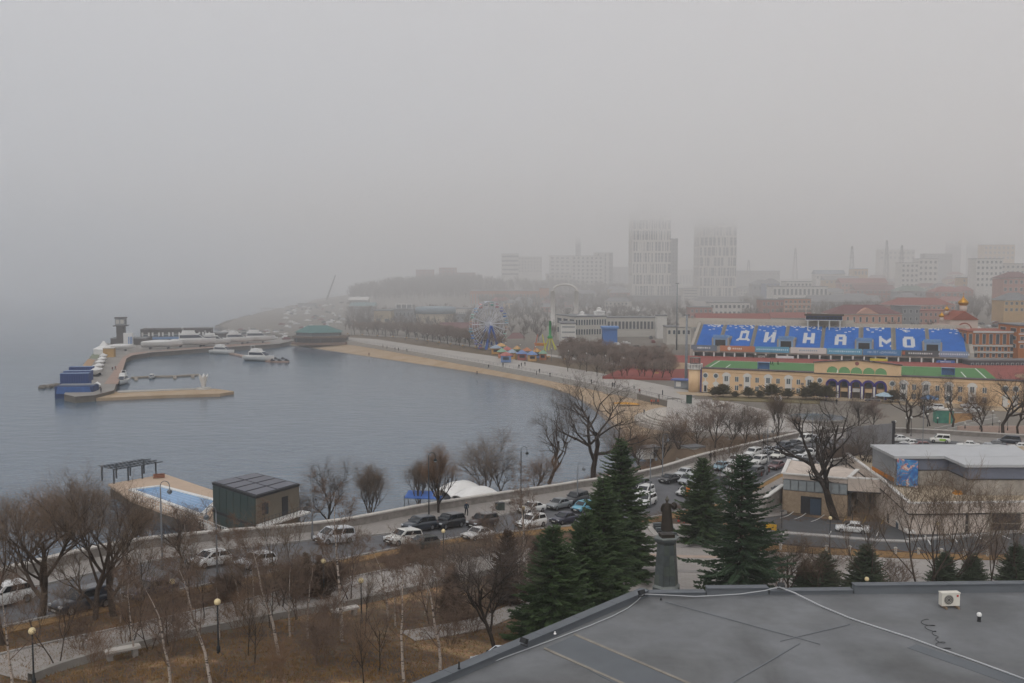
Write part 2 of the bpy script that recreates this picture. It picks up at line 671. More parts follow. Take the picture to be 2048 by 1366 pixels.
drape('road', FKS, NKS, m_asph, .06, 220, 16)
drape('pavement', PARS, FKS, m_pavb, .16, 220, 8)
kerb('road_kerb', FKS, .08, n=220)
kerb('road_kerb', NKS, .06, h=.18, n=220)
# park paths
PT = P2((-60, 1326, 17.3), (0, 1310, 17), (330, 1250, 15.8), (640, 1170, 14.5), (800, 1132, 13), (960, 1100, 11.5), (1130, 1075, 10))
PB = P2((60, 1362, 17.2), (130, 1340, 16.9), (420, 1285, 16), (690, 1215, 15), (800, 1190, 14), (960, 1150, 12.2), (1180, 1105, 10))
drape('park_path', smooth(PT), smooth(PB), m_pathb, .07, 120, 8)
kerb('path_kerb', smooth(PT), .05, w=.18, h=.12)
kerb('path_edge_wall', smooth(PB), .05, w=.35, h=.45, m=m_concd)
drape('side_path', P2((800, 1268, 15.2), (960, 1225, 14), (1090, 1175, 11.8)), P2((830, 1290, 15.4), (980, 1245, 14.2), (1110, 1190, 11.8)), m_pathb, .06, 40, 4)
# plaza round the monument and the walk in front of the car park
drape('plaza', P2((1180, 1062, 8.6), (1290, 1046, 8.3), (1400, 1050, 8.3), (1470, 1075, 8.5)), P2((1150, 1240, 10), (1290, 1240, 9.3), (1420, 1240, 9.2), (1560, 1240, 9.2)), m_plaza, .09, 60, 40)
drape('plaza_walk', P2((1470, 1085, 8.6), (1600, 1106, 8.9), (1800, 1118, 9), (2048, 1122, 9), (2300, 1122, 9)), P2((1500, 1230, 9.2), (1700, 1240, 9.3), (1900, 1240, 9.3), (2048, 1240, 9.3), (2300, 1240, 9.3)), m_plaza, .075, 60, 20)
m_band = mat('dark_paving_band', '8b8784', .85, var=.1)
m_bandp = mat('pink_paving_band', 'ab988a', .85, var=.1)
for i, (ya, m_) in enumerate(((1090, m_band), (1112, m_bandp), (1142, m_band))):
    drape('paving_band', P2((1200, ya, 8.7), (1470, ya + 5, 8.7)), P2((1200, ya + 5, 8.7), (1470, ya + 10, 8.7)), m_, .115, 24, 3)
# car park and its lane
drape('car_park', P2((1515, 1048, 7.6), (1565, 1027, 5.9), (1660, 1040, 5.9), (1760, 1045, 6.2), (1815, 1064, 7.2), (2048, 1050, 7.5), (2300, 1042, 7.5)), P2((1530, 1085, 8.6), (1600, 1092, 8.7), (1700, 1098, 8.8), (1760, 1100, 8.8), (1815, 1104, 8.9), (2048, 1112, 9), (2300, 1118, 9)), m_asph2, .08, 70, 16)
drape('forecourt', P2((1440, 1003, 7.9), (1500, 975, 7.6), (1565, 945, 7.4)), P2((1450, 1045, 8.3), (1520, 1030, 8.1), (1575, 1000, 7.9)), m_pavb, .17, 30, 12)


def strip_mark(name, pxa, pxb, z, w, m, off=.1):
    A, B = on(pxa[0], pxa[1]), on(pxb[0], pxb[1])
    d = Vector((B.x - A.x, B.y - A.y, 0)).normalized()
    n = Vector((-d.y, d.x, 0)) * w / 2
    mb = MB()
    K = 8
    r1, r2 = [], []
    for i in range(K + 1):
        p = A.lerp(B, i / K)
        for r, s_ in ((r1, 1), (r2, -1)):
            q = p + n * s_
            r.append((q.x, q.y, zu(q.x, q.y) + off))
    mb.grid([r1, r2])
    return struct(mb.build(name, m))


m_yel = mat('yellow_marking', 'b08a3a', .7, var=.15, scale=3)
for a_, b_ in (((1560, 1038), (1588, 1024)), ((1588, 1040), (1612, 1028)), ((1622, 1045), (1650, 1030)),
               ((1930, 1062), (1975, 1086)), ((1970, 1058), (2020, 1080)), ((2005, 1054), (2060, 1074)), ((1895, 1066), (1915, 1086)), ((1850, 1072), (1862, 1092))):
    strip_mark('bay_line', a_, b_, 8, .16, m_mark, .13)
for x in (1570, 1662, 1757):
    strip_mark('lane_mark', (x, 1064), (x - 4, 1074), 8, .14, m_mark, .13)
    strip_mark('lane_mark', (x - 6, 1076), (x + 8, 1077), 8, .12, m_mark, .13)
for a_, b_ in (((1652, 1048), (1692, 1049)), ((1686, 1046), (1694, 1032)), ((1724, 1050), (1733, 1034)), ((1762, 1050), (1770, 1036)), ((1700, 1042), (1722, 1043))):
    strip_mark('yellow_bay_line', a_, b_, 8, .16, m_yel, .13)
# kerb island between car park rows
kerb('car_park_kerb', P2((1525, 1063, 8.5), (1650, 1070, 8.5), (1760, 1078, 8.6), (1820, 1080, 8.6)), .1, w=.9, h=.14, n=50)
kerb('car_park_kerb', P2((1815, 1075, 8.6), (1950, 1064, 8.4), (2080, 1056, 8.2)), .1, w=.7, h=.2, n=50)
dry = mat('dry_grass', '8f724a', .95, scale=1.5, col2='7d5f3a', bump=.6, bscale=9)
drape('grass_verge', P2((1500, 1090, 8.6), (1640, 1098, 8.8), (1850, 1108, 8.9), (2120, 1116, 9)), P2((1500, 1103, 8.7), (1640, 1110, 8.9), (1850, 1120, 9), (2120, 1126, 9)), dry, .14, 60, 4)
drape('grass_verge', NKS[:60], [(x + .9, y - 1.6) for x, y in NKS[:60]], dry, .1, 90, 4)
# low posts with slack chain in front of the verge
m_post = mat('pale_post_stone', 'b3aea6', .8)
m_iron = mat('dark_iron', '2b2c2e', .55, metal=.4, var=.1)
for i, px in enumerate(range(1515, 2060, 46)):
    p = on(px, 1101 + (px - 1515) * .03)
    t = thing('bollard', 'low pale stone post carrying the slack chain along the dry verge', 'bollard', p, 0, 'chain posts along the car park verge')
    mb = MB(); mb.lathe((0, 0, -.1), [(.16, 0), (.16, .75), (.2, .8), (.2, .88), (.1, .95)], 8)
    mb.build('post', m_post, t)
    q = on(px + 46, 1101 + (px + 46 - 1515) * .03)
    mb = MB()
    pts = [(q - p) * s_ + Vector((0, 0, .65 - .3 * math.sin(math.pi * s_))) for s_ in np.linspace(0, 1, 7)]
    mb.tube(pts, .035, 4)
    mb.build('chain', mat('rusty_chain', '7d5a3c', .8), t)

# ---------------------------------------------------------------- sea-side parapet
par = thing('parapet_wall', 'long low stone parapet with pale coping curving along the seaside road', 'wall', (0, 0, 0))
N = 130
L = resample(PARS, N)
Zp = zu(L[:, 0], L[:, 1])
mb = MB()
rows = [[], [], [], []]
for i in range(N):
    d = L[min(i + 1, N - 1)] - L[max(i - 1, 0)]
    d /= np.hypot(*d)
    nx, ny = -d[1] * .25, d[0] * .25
    x, y = L[i]
    rows[0].append((x + nx, y + ny, Zp[i] - 3.0))
    rows[1].append((x + nx, y + ny, Zp[i] + .95))
    rows[2].append((x - nx, y - ny, Zp[i] + .95))
    rows[3].append((x - nx, y - ny, Zp[i] - .2))
mb.grid(rows)
mb.build('wall', m_parl, par)
for i in range(N - 1):
    A, B = Vector((*L[i], Zp[i])), Vector((*L[i + 1], Zp[i + 1]))
    c = (A + B) / 2
    d = (B - A)
    ln = Vector((d.x, d.y)).length
    mb = MB(); mb.box((0, 0, 0), (ln - .04, .72, .16))
    o = mb.build('coping_stone', m_cop, par, (c.x, c.y, c.z + 1.02 + rnd.uniform(-.012, .012)))
    o.rotation_euler = (0, -math.atan2(d.z, ln), math.atan2(d.y, d.x))

# ---------------------------------------------------------------- the grey felt roof in front of the viewer
ZR = 25.0
m_felt = mat('roofing_felt', '6b6d6f', .8, var=.24, scale=.35, bump=.3, bscale=1.5, detail=9)
m_felt2 = mat('new_roofing_felt', '5d6165', .8, var=.08, scale=.5)
m_flash = mat('grey_flashing', '5e6368', .5, var=.12, scale=.8, metal=.3)
m_roofwall = mat('roof_building_wall', '8d8a86', .9)
Lf = [(-19.3, 16.5), tuple(at(1290, 1192, ZR)[:2])]
_t = m_felt.node_tree                      # old puddle stains with a shape of their own
_n = _t.nodes.new('ShaderNodeTexNoise'); _n.inputs['Scale'].default_value = .16; _n.inputs['Detail'].default_value = 7; _n.inputs['Distortion'].default_value = .8
_t.links.new(_t.nodes['Texture Coordinate'].outputs['Object'], _n.inputs['Vector'])
_r = _t.nodes.new('ShaderNodeValToRGB'); _r.color_ramp.elements[0].position = .38; _r.color_ramp.elements[0].color = (.72, .71, .69, 1); _r.color_ramp.elements[1].position = .56; _r.color_ramp.elements[1].color = (1, 1, 1, 1)
_m = _t.nodes.new('ShaderNodeMix'); _m.data_type = 'RGBA'; _m.blend_type = 'MULTIPLY'; _m.inputs[0].default_value = 1
_b = _t.nodes['Principled BSDF']
_t.links.new(_n.outputs['Fac'], _r.inputs[0]); _t.links.new(_b.inputs['Base Color'].links[0].from_socket, _m.inputs[6]); _t.links.new(_r.outputs[0], _m.inputs[7]); _t.links.new(_m.outputs[2], _b.inputs['Base Color'])
c0 = at(1290, 1192, ZR)
roofp = [(-19.3, 16.5), (c0.x, c0.y), (44, 46.3), (44, 12), (-10, 10)]
rb = thing('flat_roofed_building', 'flat grey felt roof with raised edges filling the lower right corner', 'building', (0, 0, 0))
mb = MB(); mb.prism(roofp, 8, ZR - .01)
mb.build('wall', m_roofwall, rb)
mb = MB(); mb.prism([(x, y) for x, y in roofp], ZR - .005, ZR + .02)
roof = mb.build('roof', m_felt, rb)


def chain_boxes(name, a, b, n, w, z0, z1, m, parent, gap=.02, off=0):
    a, b = Vector(a), Vector(b)
    d = b - a
    ang = math.atan2(d.y, d.x)
    for i in range(n):
        c = a + d * ((i + .5) / n)
        mb = MB(); mb.box((0, 0, 0), (d.length / n - gap, w, z1 - z0))
        mb.build(name, m, parent, (c.x, c.y, (z0 + z1) / 2), ang)


chain_boxes('edge_upstand', Lf[0], Lf[1], 1, .34, ZR, ZR + .3, m_felt2, roof)
chain_boxes('edge_flashing', Lf[0], Lf[1], 15, .5, ZR + .3, ZR + .345, m_flash, roof)
e1 = Vector((c0.x, c0.y)); e9 = Vector((44, 46.3))
def efront(px):
    s_ = 0.0
    lo, hi = 0.0, 1.0
    for _ in range(40):
        s_ = (lo + hi) / 2
        p = e1.lerp(e9, s_)
        if 1024 + F * p.x / p.y < px: lo = s_
        else: hi = s_
    return e1.lerp(e9, s_)
for a_, b_, h in ((1291, 1418, .18), (1420, 1546, .36), (1548, 1718, .2), (1720, 2300, .42)):
    A, B = efront(a_), efront(min(b_, 2290))
    k = max(1, int((B - A).length / 2.1))
    chain_boxes('edge_upstand', A, B, 1, .3, ZR, ZR + h, m_felt2, roof)
    chain_boxes('edge_flashing', A, B, k, .46, ZR + h, ZR + h + .04, m_flash, roof)
mb = MB()
def sheet(name, pts, m, z=.03, parent=None):
    mb = MB(); mb.prism([tuple(at(x, y, ZR)[:2]) for x, y in pts], ZR + z - .012, ZR + z)
    return mb.build(name, m, parent)
sheet('felt_patch', [(1092, 1297), (1150, 1272), (1440, 1400), (1290, 1400)], m_felt2, .035, roof)
sheet('felt_patch', [(1815, 1297), (1832, 1290), (2110, 1380), (2110, 1402)], m_felt2, .035, roof)
m_seam = mat('felt_seam', '676b6f', .8, var=.1)
m_seamp = mat('pale_felt_seam', '7f7a71', .85, var=.2, scale=2)
for a_, b_, m_, w in (((1148, 1270), (1400, 1378), m_seamp, 3), ((1088, 1298), (1260, 1375), m_seamp, 3), ((1460, 1370), (1600, 1288), m_seam, 1.6), ((1560, 1284), (1700, 1250), m_seam, 1.0), ((1330, 1205), (1640, 1290), m_seam, .9)):
    n = Vector((-(b_[1] - a_[1]), b_[0] - a_[0])).normalized() * w * .7
    sheet('felt_seam', [(a_[0] + n.x, a_[1] + n.y), (b_[0] + n.x, b_[1] + n.y), (b_[0] - n.x, b_[1] - n.y), (a_[0] - n.x, a_[1] - n.y)], m_, .048, roof)
m_cable = mat('pale_cable', 'a9abad', .5, var=.05)
m_rub = mat('black_rubber', '222325', .6, var=.1)
def cable(name, pts, r, m, label):
    mb = MB(); mb.smooth = True
    P = smooth([tuple(p) for p in pts], 0)
    mb.tube(pts, r, 6)
    return tag(mb.build(name, m), label, 'cable')
def zroof(x, y):      # roof level, or the top of the flashing when over an edge
    return ZR + .06
left_edge = [(870, 1372), (930, 1345), (1000, 1318), (1060, 1296), (1120, 1274), (1180, 1251), (1225, 1232), (1256, 1216), (1275, 1201)]
cable('cable', [at(x, y, ZR + .07) for x, y in left_edge] + [at(1287, 1188, ZR + .4), at(1330, 1190, ZR + .25), at(1390, 1193, ZR + .1), at(1430, 1191, ZR + .15), at(1480, 1188, ZR + .2), at(1530, 1181, ZR + .4), at(1556, 1174, ZR + .5)], .022, m_cable, 'thin white cable lying along the left and far edge of the grey roof')
cable('cable', [at(1558, 1174, ZR + .5), at(1590, 1186, ZR + .25), at(1640, 1211, ZR + .1)] + [at(x, y, ZR + .07) for x, y in ((1700, 1236), (1760, 1256), (1820, 1275), (1880, 1297), (1940, 1318), (2000, 1340), (2070, 1366))], .032, m_cable, 'thicker pale conduit crossing the grey roof to the lower right corner')
mb = MB(); mb.smooth = True
pts = []
for i in range(70):
    t_ = i / 69
    p = at(1850 + 42 * t_ , 1240 + 62 * t_, ZR + .04)
    rr = .16 + .10 * math.sin(t_ * 9)
    pts.append(Vector((p.x + rr * math.cos(t_ * 34), p.y + rr * .8 * math.sin(t_ * 34), ZR + .055 + .012 * math.sin(t_ * 51))))
mb.tube(pts, .012, 5)
tag(mb.build('coiled_wire', m_rub), 'loose curled black wire lying on the grey roof below the fan unit', 'wire')

def ac_unit(p, rz, label):
    t = thing('air_conditioner', label, 'air conditioner', p, rz)
    mw = mat('ac_casing', 'c9c5ba', .5, var=.05)
    md = mat('ac_grille', '4c4b49', .6)
    mb = MB(); mb.box((0, 0, .38), (.82, .3, .56)); body = mb.build('casing', mw, t)
    mb = MB(); mb.box((0, 0, .675), (.86, .34, .03)); mb.build('lid', mw, body)
    mb = MB()
    for k in range(24):
        a0, a1 = 2 * math.pi * k / 24, 2 * math.pi * (k + 1) / 24
        mb.add([(-.1, -.165, .38), (-.1 + .22 * math.cos(a0), -.165, .38 + .22 * math.sin(a0)), (-.1 + .22 * math.cos(a1), -.165, .38 + .22 * math.sin(a1))], [(0, 1, 2)])
    mb.build('fan_grille', md, body)
    for k in range(3):
        mb = MB()
        r_ = .08 + .06 * k
        mb.tube([(-.1 + r_ * math.cos(a), -.175, .38 + r_ * math.sin(a)) for a in np.linspace(0, 2 * math.pi, 17)], .006, 4)
        mb.build('grille_ring', mw, body)
    mb = MB(); mb.box((.3, -.16, .55), (.09, .01, .09)); mb.build('badge', mat('red_badge', 'a8433d', .6), body)
    for sx in (-.28, .28):
        mb = MB(); mb.box((sx, -.05, .05), (.06, .6, .1)); mb.build('foot', mat('old_timber', '7a6a58', .9), t)
ac_unit(at(1898, 1214, ZR + .03), R(4), 'beige air conditioner unit with round fan standing on the grey roof')
t = thing('vent_pipe', 'short roof vent pipe with white cap near the right edge of the roof', 'vent pipe', at(1958, 1243, ZR + .02))
mb = MB(); mb.lathe((0, 0, 0), [(.09, 0), (.07, .06), (.07, .24)], 10); mb.build('pipe', m_rub, t)
mb = MB(); mb.lathe((0, 0, .24), [(.09, 0), (.1, .04), (.1, .1), (.06, .15)], 10); mb.build('cap', m_white, t)
def floodlight(p, rz, label):
    t = thing('floodlight', label, 'floodlight', p, rz)
    mb = MB(); mb.box((0, 0, .2), (.3, .16, .2), rx=R(25)); mb.build('housing', m_rub, t)
    mb = MB(); mb.box((0, -.09, .17), (.26, .015, .15), rx=R(25)); mb.build('glass', mat('lamp_glass', '39424c', .2), t)
    mb = MB(); mb.tube([(-.17, 0, .02), (-.17, 0, .2)], .012, 4); mb.tube([(.17, 0, .02), (.17, 0, .2)], .012, 4); mb.box((0, 0, .01), (.36, .06, .02)); mb.build('bracket', m_iron, t)
floodlight(at(1562, 1178, ZR + .3), R(170), 'black floodlight on the far roof edge where two cables meet')
floodlight(at(1283, 1193, ZR + .34), R(215), 'black floodlight at the left corner of the far roof edge')
floodlight(at(1048, 1291, ZR + .34), R(135), 'small dark floodlight halfway down the left roof edge')
mb = MB()
for sx in (-.13, .13):
    mb.tube([(sx + .11 * math.cos(a), .07 * math.sin(a), .05 + .02 * math.sin(2 * a)) for a in np.linspace(0, 2 * math.pi, 14)], .015, 5)
tag(mb.build('cable_loops', m_cable, None, at(1558, 1178, ZR + .24)), 'two small white loops of spare cable under the floodlight', 'cable')
for px, py, lab in ((1322, 1200, 'tiny black drain stub beside the left corner of the far roof edge'), (918, 1338, 'thin dark stub post on the left roof edge near the bottom'), (1110, 1268, 'small white bracket on the middle of the left roof edge')):
    mb = MB(); mb.lathe((0, 0, 0), [(.06, 0), (.05, .04), (.03, .05), (.03, .28 if px == 918 else .1)], 8)
    tag(mb.build('roof_stub', m_white if px == 1110 else m_rub, None, at(px, py, ZR + (.34 if px != 1322 else .03))), lab, 'stub post')

# ---------------------------------------------------------------- monument
MX = on(1332, 1193)
m_gran = mat('dark_granite', '4a5152', .45, var=.25, scale=1.4, spec=.5)
m_gran2 = mat('granite_joint', '33383a', .7)
m_gran3 = mat('pale_worn_granite', '757a78', .6, var=.2)
m_bronze = mat('dark_bronze', '3b352e', .5, var=.25, scale=2, metal=.5)
mon = thing('monument_pedestal', 'tall tapering six sided granite pedestal on the pale plaza', 'pedestal', MX + Vector((0, 0, .08)), R(10))
def hexr(r, k):
    a_ = 2 * math.pi * k / 6
    return Vector((r * math.cos(a_), r * math.sin(a_) * .9, 0))
def hexpts(r):
    return [tuple(hexr(r, k)[:2]) for k in range(6)]
def frust(mb, r0, r1, z0, z1, n=6):
    vs = [hexr(r0, k) + Vector((0, 0, z0)) for k in range(n)] + [hexr(r1, k) + Vector((0, 0, z1)) for k in range(n)]
    mb.add(vs, [tuple(range(n - 1, -1, -1)), tuple(range(n, 2 * n))] + [(k, (k + 1) % n, n + (k + 1) % n, n + k) for k in range(n)])
mb = MB(); frust(mb, 1.36, 1.34, -.3, .95); mb.build('plinth', m_gran, mon)
mb = MB(); frust(mb, 1.42, 1.2, .95, 1.15); mb.build('plinth_moulding', m_gran3, mon)
mb = MB(); frust(mb, 1.16, .88, 1.15, 5.1); core = mb.build('shaft', m_gran2, mon)
NC = 4
for c in range(NC):
    z0 = 1.17 + c * (3.9 / NC); z1 = z0 + 3.9 / NC - .03
    r0 = 1.16 - .28 * (z0 - 1.15) / 3.95; r1 = 1.16 - .28 * (z1 - 1.15) / 3.95
    for k in range(6):
        for h in range(2):
            def fp(r, s_, out):
                p = hexr(r, k).lerp(hexr(r, k + 1), s_)
                nrm = (hexr(1, k) + hexr(1, k + 1)).normalized()
                return p + nrm * out
            s0, s1 = (.01, .49) if h == 0 else (.51, .99)
            o_ = .035 + rnd.uniform(0, .012)
            vs = [fp(r0, s0, -.02), fp(r0, s1, -.02), fp(r1, s1, -.02), fp(r1, s0, -.02), fp(r0, s0, o_), fp(r0, s1, o_), fp(r1, s1, o_), fp(r1, s0, o_)]
            for i in (0, 1, 4, 5): vs[i].z = z0
            for i in (2, 3, 6, 7): vs[i].z = z1
            mb = MB(); mb.add(vs, [(4, 5, 6, 7), (0, 1, 5, 4), (1, 2, 6, 5), (2, 3, 7, 6), (3, 0, 4, 7)])
            mb.build('granite_block', m_gran if rnd.random() < .8 else mat('greenish_granite', '525a55', .45, var=.2), core)
mb = MB(); frust(mb, .93, 1.2, 5.1, 5.45); frust(mb, 1.2, 1.22, 5.45, 5.62); mb.build('cornice', m_gran, mon)
mb = MB(); frust(mb, 1.26, 1.22, 5.62, 5.7); mb.build('cornice_slab', m_gran3, mon)
mb = MB(); mb.box((0, 0, 5.86), (1.25, 1.1, .32)); mb.build('statue_base', m_bronze, mon)


def skin_mesh(name, verts, edges, radii, subd=1, root=0):
    me = bpy.data.meshes.new(name)
    me.from_pydata(verts, edges, [])
    o = bpy.data.objects.new(name, me)
    COL.objects.link(o)
    md = o.modifiers.new('s', 'SKIN')
    md.use_smooth_shade = True
    md.branch_smoothing = .6
    for i, r_ in enumerate(radii):
        sv = me.skin_vertices[0].data[i]
        sv.radius = r_ if isinstance(r_, tuple) else (r_, r_)
        sv.use_root = (i == root)
    if subd:
        s2 = o.modifiers.new('d', 'SUBSURF')
        s2.levels = subd
        s2.render_levels = subd
    dg = bpy.context.evaluated_depsgraph_get()
    out = bpy.data.meshes.new_from_object(o.evaluated_get(dg))
    out.name = name
    bpy.data.objects.remove(o)
    bpy.data.meshes.remove(me)
    return out


# bronze warrior, seen from behind: helmet, long cloak, right arm raised towards the bay
V = [(0, 0, 1.78), (0, 0, 2.1), (0, .02, 2.5), (0, .03, 2.82), (0, .04, 3.0), (0, .03, 3.2),
     (-.17, 0, 1.6), (-.2, -.03, .95), (-.2, 0, .3), (-.2, .22, .2),
     (.17, 0, 1.6), (.22, .08, .95), (.24, .06, .3), (.24, .28, .2),
     (-.4, .02, 2.7), (-.52, .05, 2.2), (-.38, .3, 1.95), (-.3, .4, 1.98),
     (.4, .05, 2.72), (.62, .22, 2.45), (.6, .5, 2.72), (.55, .6, 2.85)]
Ed = [(0, 1), (1, 2), (2, 3), (3, 4), (4, 5), (0, 6), (6, 7), (7, 8), (8, 9), (0, 10), (10, 11), (11, 12), (12, 13), (3, 14), (14, 15), (15, 16), (16, 17), (3, 18), (18, 19), (19, 20), (20, 21)]
Ra = [.27, .26, .32, .2, .11, .16, .19, .15, .12, .1, .19, .15, .12, .1, .16, .12, .1, .08, .16, .12, .1, .07]
Ra = [r_ if not isinstance(r_, tuple) else r_ for r_ in Ra]
stm = skin_mesh('figure', V, Ed, Ra, 2)
stm.materials.clear(); stm.materials.append(m_bronze)
st = thing('bronze_statue', 'dark bronze warrior statue in cloak and pointed helmet on the granite pedestal', 'statue', MX + Vector((0, 0, 6.1)), R(-14))
put('figure', stm, st)
rows = []
for i in range(9):          # cloak hanging from the shoulders, opening to the right
    t_ = i / 8
    z = 2.85 - 2.55 * t_
    w = .36 + .15 * t_
    row = []
    for k in range(11):
        a_ = math.pi * (1.02 + .98 * k / 10) - .05
        r_ = w * (1 + .05 * math.sin(k * 2.3 + t_ * 2))
        xx = r_ * math.cos(a_) * 1.05 + (.12 * t_ if k > 6 else 0)
        row.append((xx, .05 + r_ * math.sin(a_) * .72 - .08 * t_, z + .03 * math.sin(k * 1.7)))
    rows.append(row)
inner = [[(x * .93, y * .9 + .01, z) for x, y, z in r_] for r_ in rows]
mb = MB(); mb.smooth = True; mb.grid(rows); mb.grid(inner); mb.build('cloak', m_bronze, st)
mb = MB(); mb.smooth = True; mb.lathe((0, .03, 3.16), [(.2, 0), (.2, .08), (.16, .2), (.07, .32), (.03, .42), (.01, .5)], 10)
mb.build('helmet', mat('worn_bronze', '5c5850', .4, metal=.6), st)
mb = MB(); mb.ball((.62, .55, 2.55), .34, 10, 8, (.9, .35, 1.1)); mb.build('shield', m_bronze, st)

# memorial slabs beside the monument and low things on the plaza
t = thing('memorial_slab', 'sloping dark granite memorial slab with steps left of the monument', 'memorial', on(1322, 1066), R(4))
mb = MB(); mb.box((-.95, 0, .12), (.6, 4.2, .34)); mb.build('side_block', m_conc, t)
for k in range(6):
    mb = MB(); mb.box((.55, -1.7 + k * .68, .10 + .07 * k), (2.2, .6, .22 + .1 * k)); mb.build('step_slab', m_gran2 if k % 2 == 0 else m_gran, t)
for px, py, lab in ((1357, 1044, 'left small red barrier cone beyond the monument'), (1369, 1046, 'right small red barrier cone beyond the monument')):
    t = thing('traffic_cone', lab, 'cone', on(px, py))
    mb = MB(); mb.lathe((0, 0, .04), [(.17, 0), (.1, .4), (.05, .75)], 10); mb.build('cone', mat('cone_red', 'a8453a', .6), t)
    mb = MB(); mb.box((0, 0, .05), (.42, .42, .06)); mb.build('foot', m_rub, t)
for px, py, lab, cat in ((1374, 998, 'tall orange inflatable flag stand beside the white car behind the statue', 'flag stand'), (1458, 1022, 'orange sign half hidden behind the right spruce', 'sign')):
    t = thing('orange_sign', lab, cat, on(px, py))
    mb = MB(); mb.tube([(0, 0, 0), (0, 0, 1.9)], .04, 6); mb.build('pole', m_iron, t)
    mb = MB(); mb.box((.12, 0, 1.15), (.62, .08, 1.5), taper=.8); mb.build('panel', mat('orange_panel', 'c46f22', .6), t)
for i in range(6):
    p = on(1478 + i * 15, 978 - i * 8)
    t = thing('traffic_cone', 'small dark parking cone in the row beside the building forecourt', 'cone', p, 0, 'row of parking cones on the forecourt edge')
    mb = MB(); mb.lathe((0, 0, .2), [(.14, 0), (.09, .4), (.04, .7)], 8); mb.build('cone', mat('cone_dark_red', '6b3a34', .7), t)
    mb = MB(); mb.box((0, 0, .2), (.4, .4, .06)); mb.build('foot', m_rub, t)
t = thing('road_barrier', 'bright yellow plastic barrier at the car park entrance', 'barrier', on(1540, 1066), R(-20))
my = mat('barrier_yellow', 'd3a51d', .5, var=.05)
mb = MB(); mb.box((0, 0, .75), (1.5, .12, .7)); mb.build('panel', my, t)
for sx in (-.6, .6):
    mb = MB(); mb.box((sx, 0, .2), (.1, .5, .4)); mb.build('foot', my, t)

# ---------------------------------------------------------------- low building on the right
m_stuc = mat('pinkish_plaster', 'c4b7ab', .9, var=.12, scale=.6)
m_ivy = mat('plaster_with_creeper_stems', 'a8967f', .95, scale=2.2, col2='8b7864', bump=.6, bscale=6)
m_cop2 = mat('white_coping', 'd2cfca', .7, var=.08, scale=1)
m_rf = mat('roof_terrace_slabs', 'b5a68e', .9, scale=.25, col2='8f806c')
m_dk = mat('dark_reveal', '2e2f32', .7)
m_door = mat('blue_grey_door', '3c4a5a', .5, var=.1)
m_glass = mat('window_glass', '3c444b', .12, var=.2, scale=.8, spec=.6)
m_glassp = mat('pale_window_glass', '8f9698', .2, var=.15, scale=1.2, spec=.6)
m_gw = mat('grey_cladding', '85888b', .6, var=.08, scale=.5)
m_gb = mat('blue_grey_band', '6b707d', .55, var=.05, scale=.5)
m_grf = mat('light_grey_metal_roof', 'b3b5b7', .45, var=.05, scale=.4, metal=.2)
m_plk = mat('weathered_panels', '9b948a', .85, var=.25, scale=1.1)
ZB = 13.6
bA, bC, bD, bE = at(1566, 944, ZB), at(1762, 958, ZB), at(1820, 1008, ZB), at(2048, 990, ZB)
G = thing('terrace_building', 'low pale building with white edged roof terrace and grey roof hall right of the spruces', 'building', (0, 0, 0))
main = [tuple(bC[:2]), tuple(bD[:2]), (bE.x + 14, bE.y - 3), (78, 150), (48.2, 141.5)]
mb = MB(); mb.prism(main, 6.5, ZB - .35); mb.build('wall', m_stuc, G)
mb = MB(); mb.prism(main, ZB - .345, ZB - .3); trr = mb.build('roof_terrace', m_rf, G)
def parapet_line(a_, b_, parent, z=ZB, n=None, m=None):
    a_, b_ = Vector((a_[0], a_[1])), Vector((b_[0], b_[1]))
    ln = (b_ - a_).length
    chain_boxes('parapet', a_, b_, 1, .3, z - 1.1, z + .05, m_stuc, parent)
    chain_boxes('coping', a_, b_, n or max(1, int(ln / 2.2)), .46, z + .053, z + .2, m_cop2, parent)
    chain_boxes('drip_band', a_, b_, 1, .36, z - 1.25, z - 1.12, m_dk, parent)
for i, j in ((0, 1), (1, 2), (0, 4)):
    parapet_line(main[i], main[j], G)
left = [tuple(bA[:2]), (42.9, 125.6), (46.2, 131.5), (39.0, 138.5)]
mb = MB(); mb.prism(left, 6.5, 11.2); mb.build('left_wing', m_ivy, G)
mb = MB(); mb.prism([(Vector(p).lerp(Vector((41.5, 132)), .03)) for p in left], 11.2, 12.75); mb.build('window_band', m_gw, G)
mb = MB(); mb.prism(left, 12.75, 13.35); mb.build('left_wing_roof', m_stuc, G)
for i, j in ((0, 1), (1, 2), (3, 0)):
    a_, b_ = Vector(left[i]), Vector(left[j])
    chain_boxes('coping', a_, b_, 4, .5, 13.353, 13.5, m_cop2, G)
a_, b_ = Vector(left[0]), Vector(left[1])
for k in range(8):
    c = a_.lerp(b_, (k + .5) / 8)
    d = b_ - a_
    mb = MB(); mb.box((0, 0, 0), (d.length / 8 - .15, .12, 1.25))
    o = mb.build('window', m_glassp, G, (c.x, c.y - .02, 11.98), math.atan2(d.y, d.x))
dv = (b_ - a_).normalized()
c = a_.lerp(b_, .45)
mb = MB(); mb.box((0, 0, 0), (2.6, .2, 2.7)); dr = mb.build('doorway', m_dk, G, (c.x, c.y, 9.3), math.atan2(dv.y, dv.x))
mb = MB(); mb.box((.55, -.13, -.1), (1.3, .06, 2.4)); mb.build('door', m_door, dr)
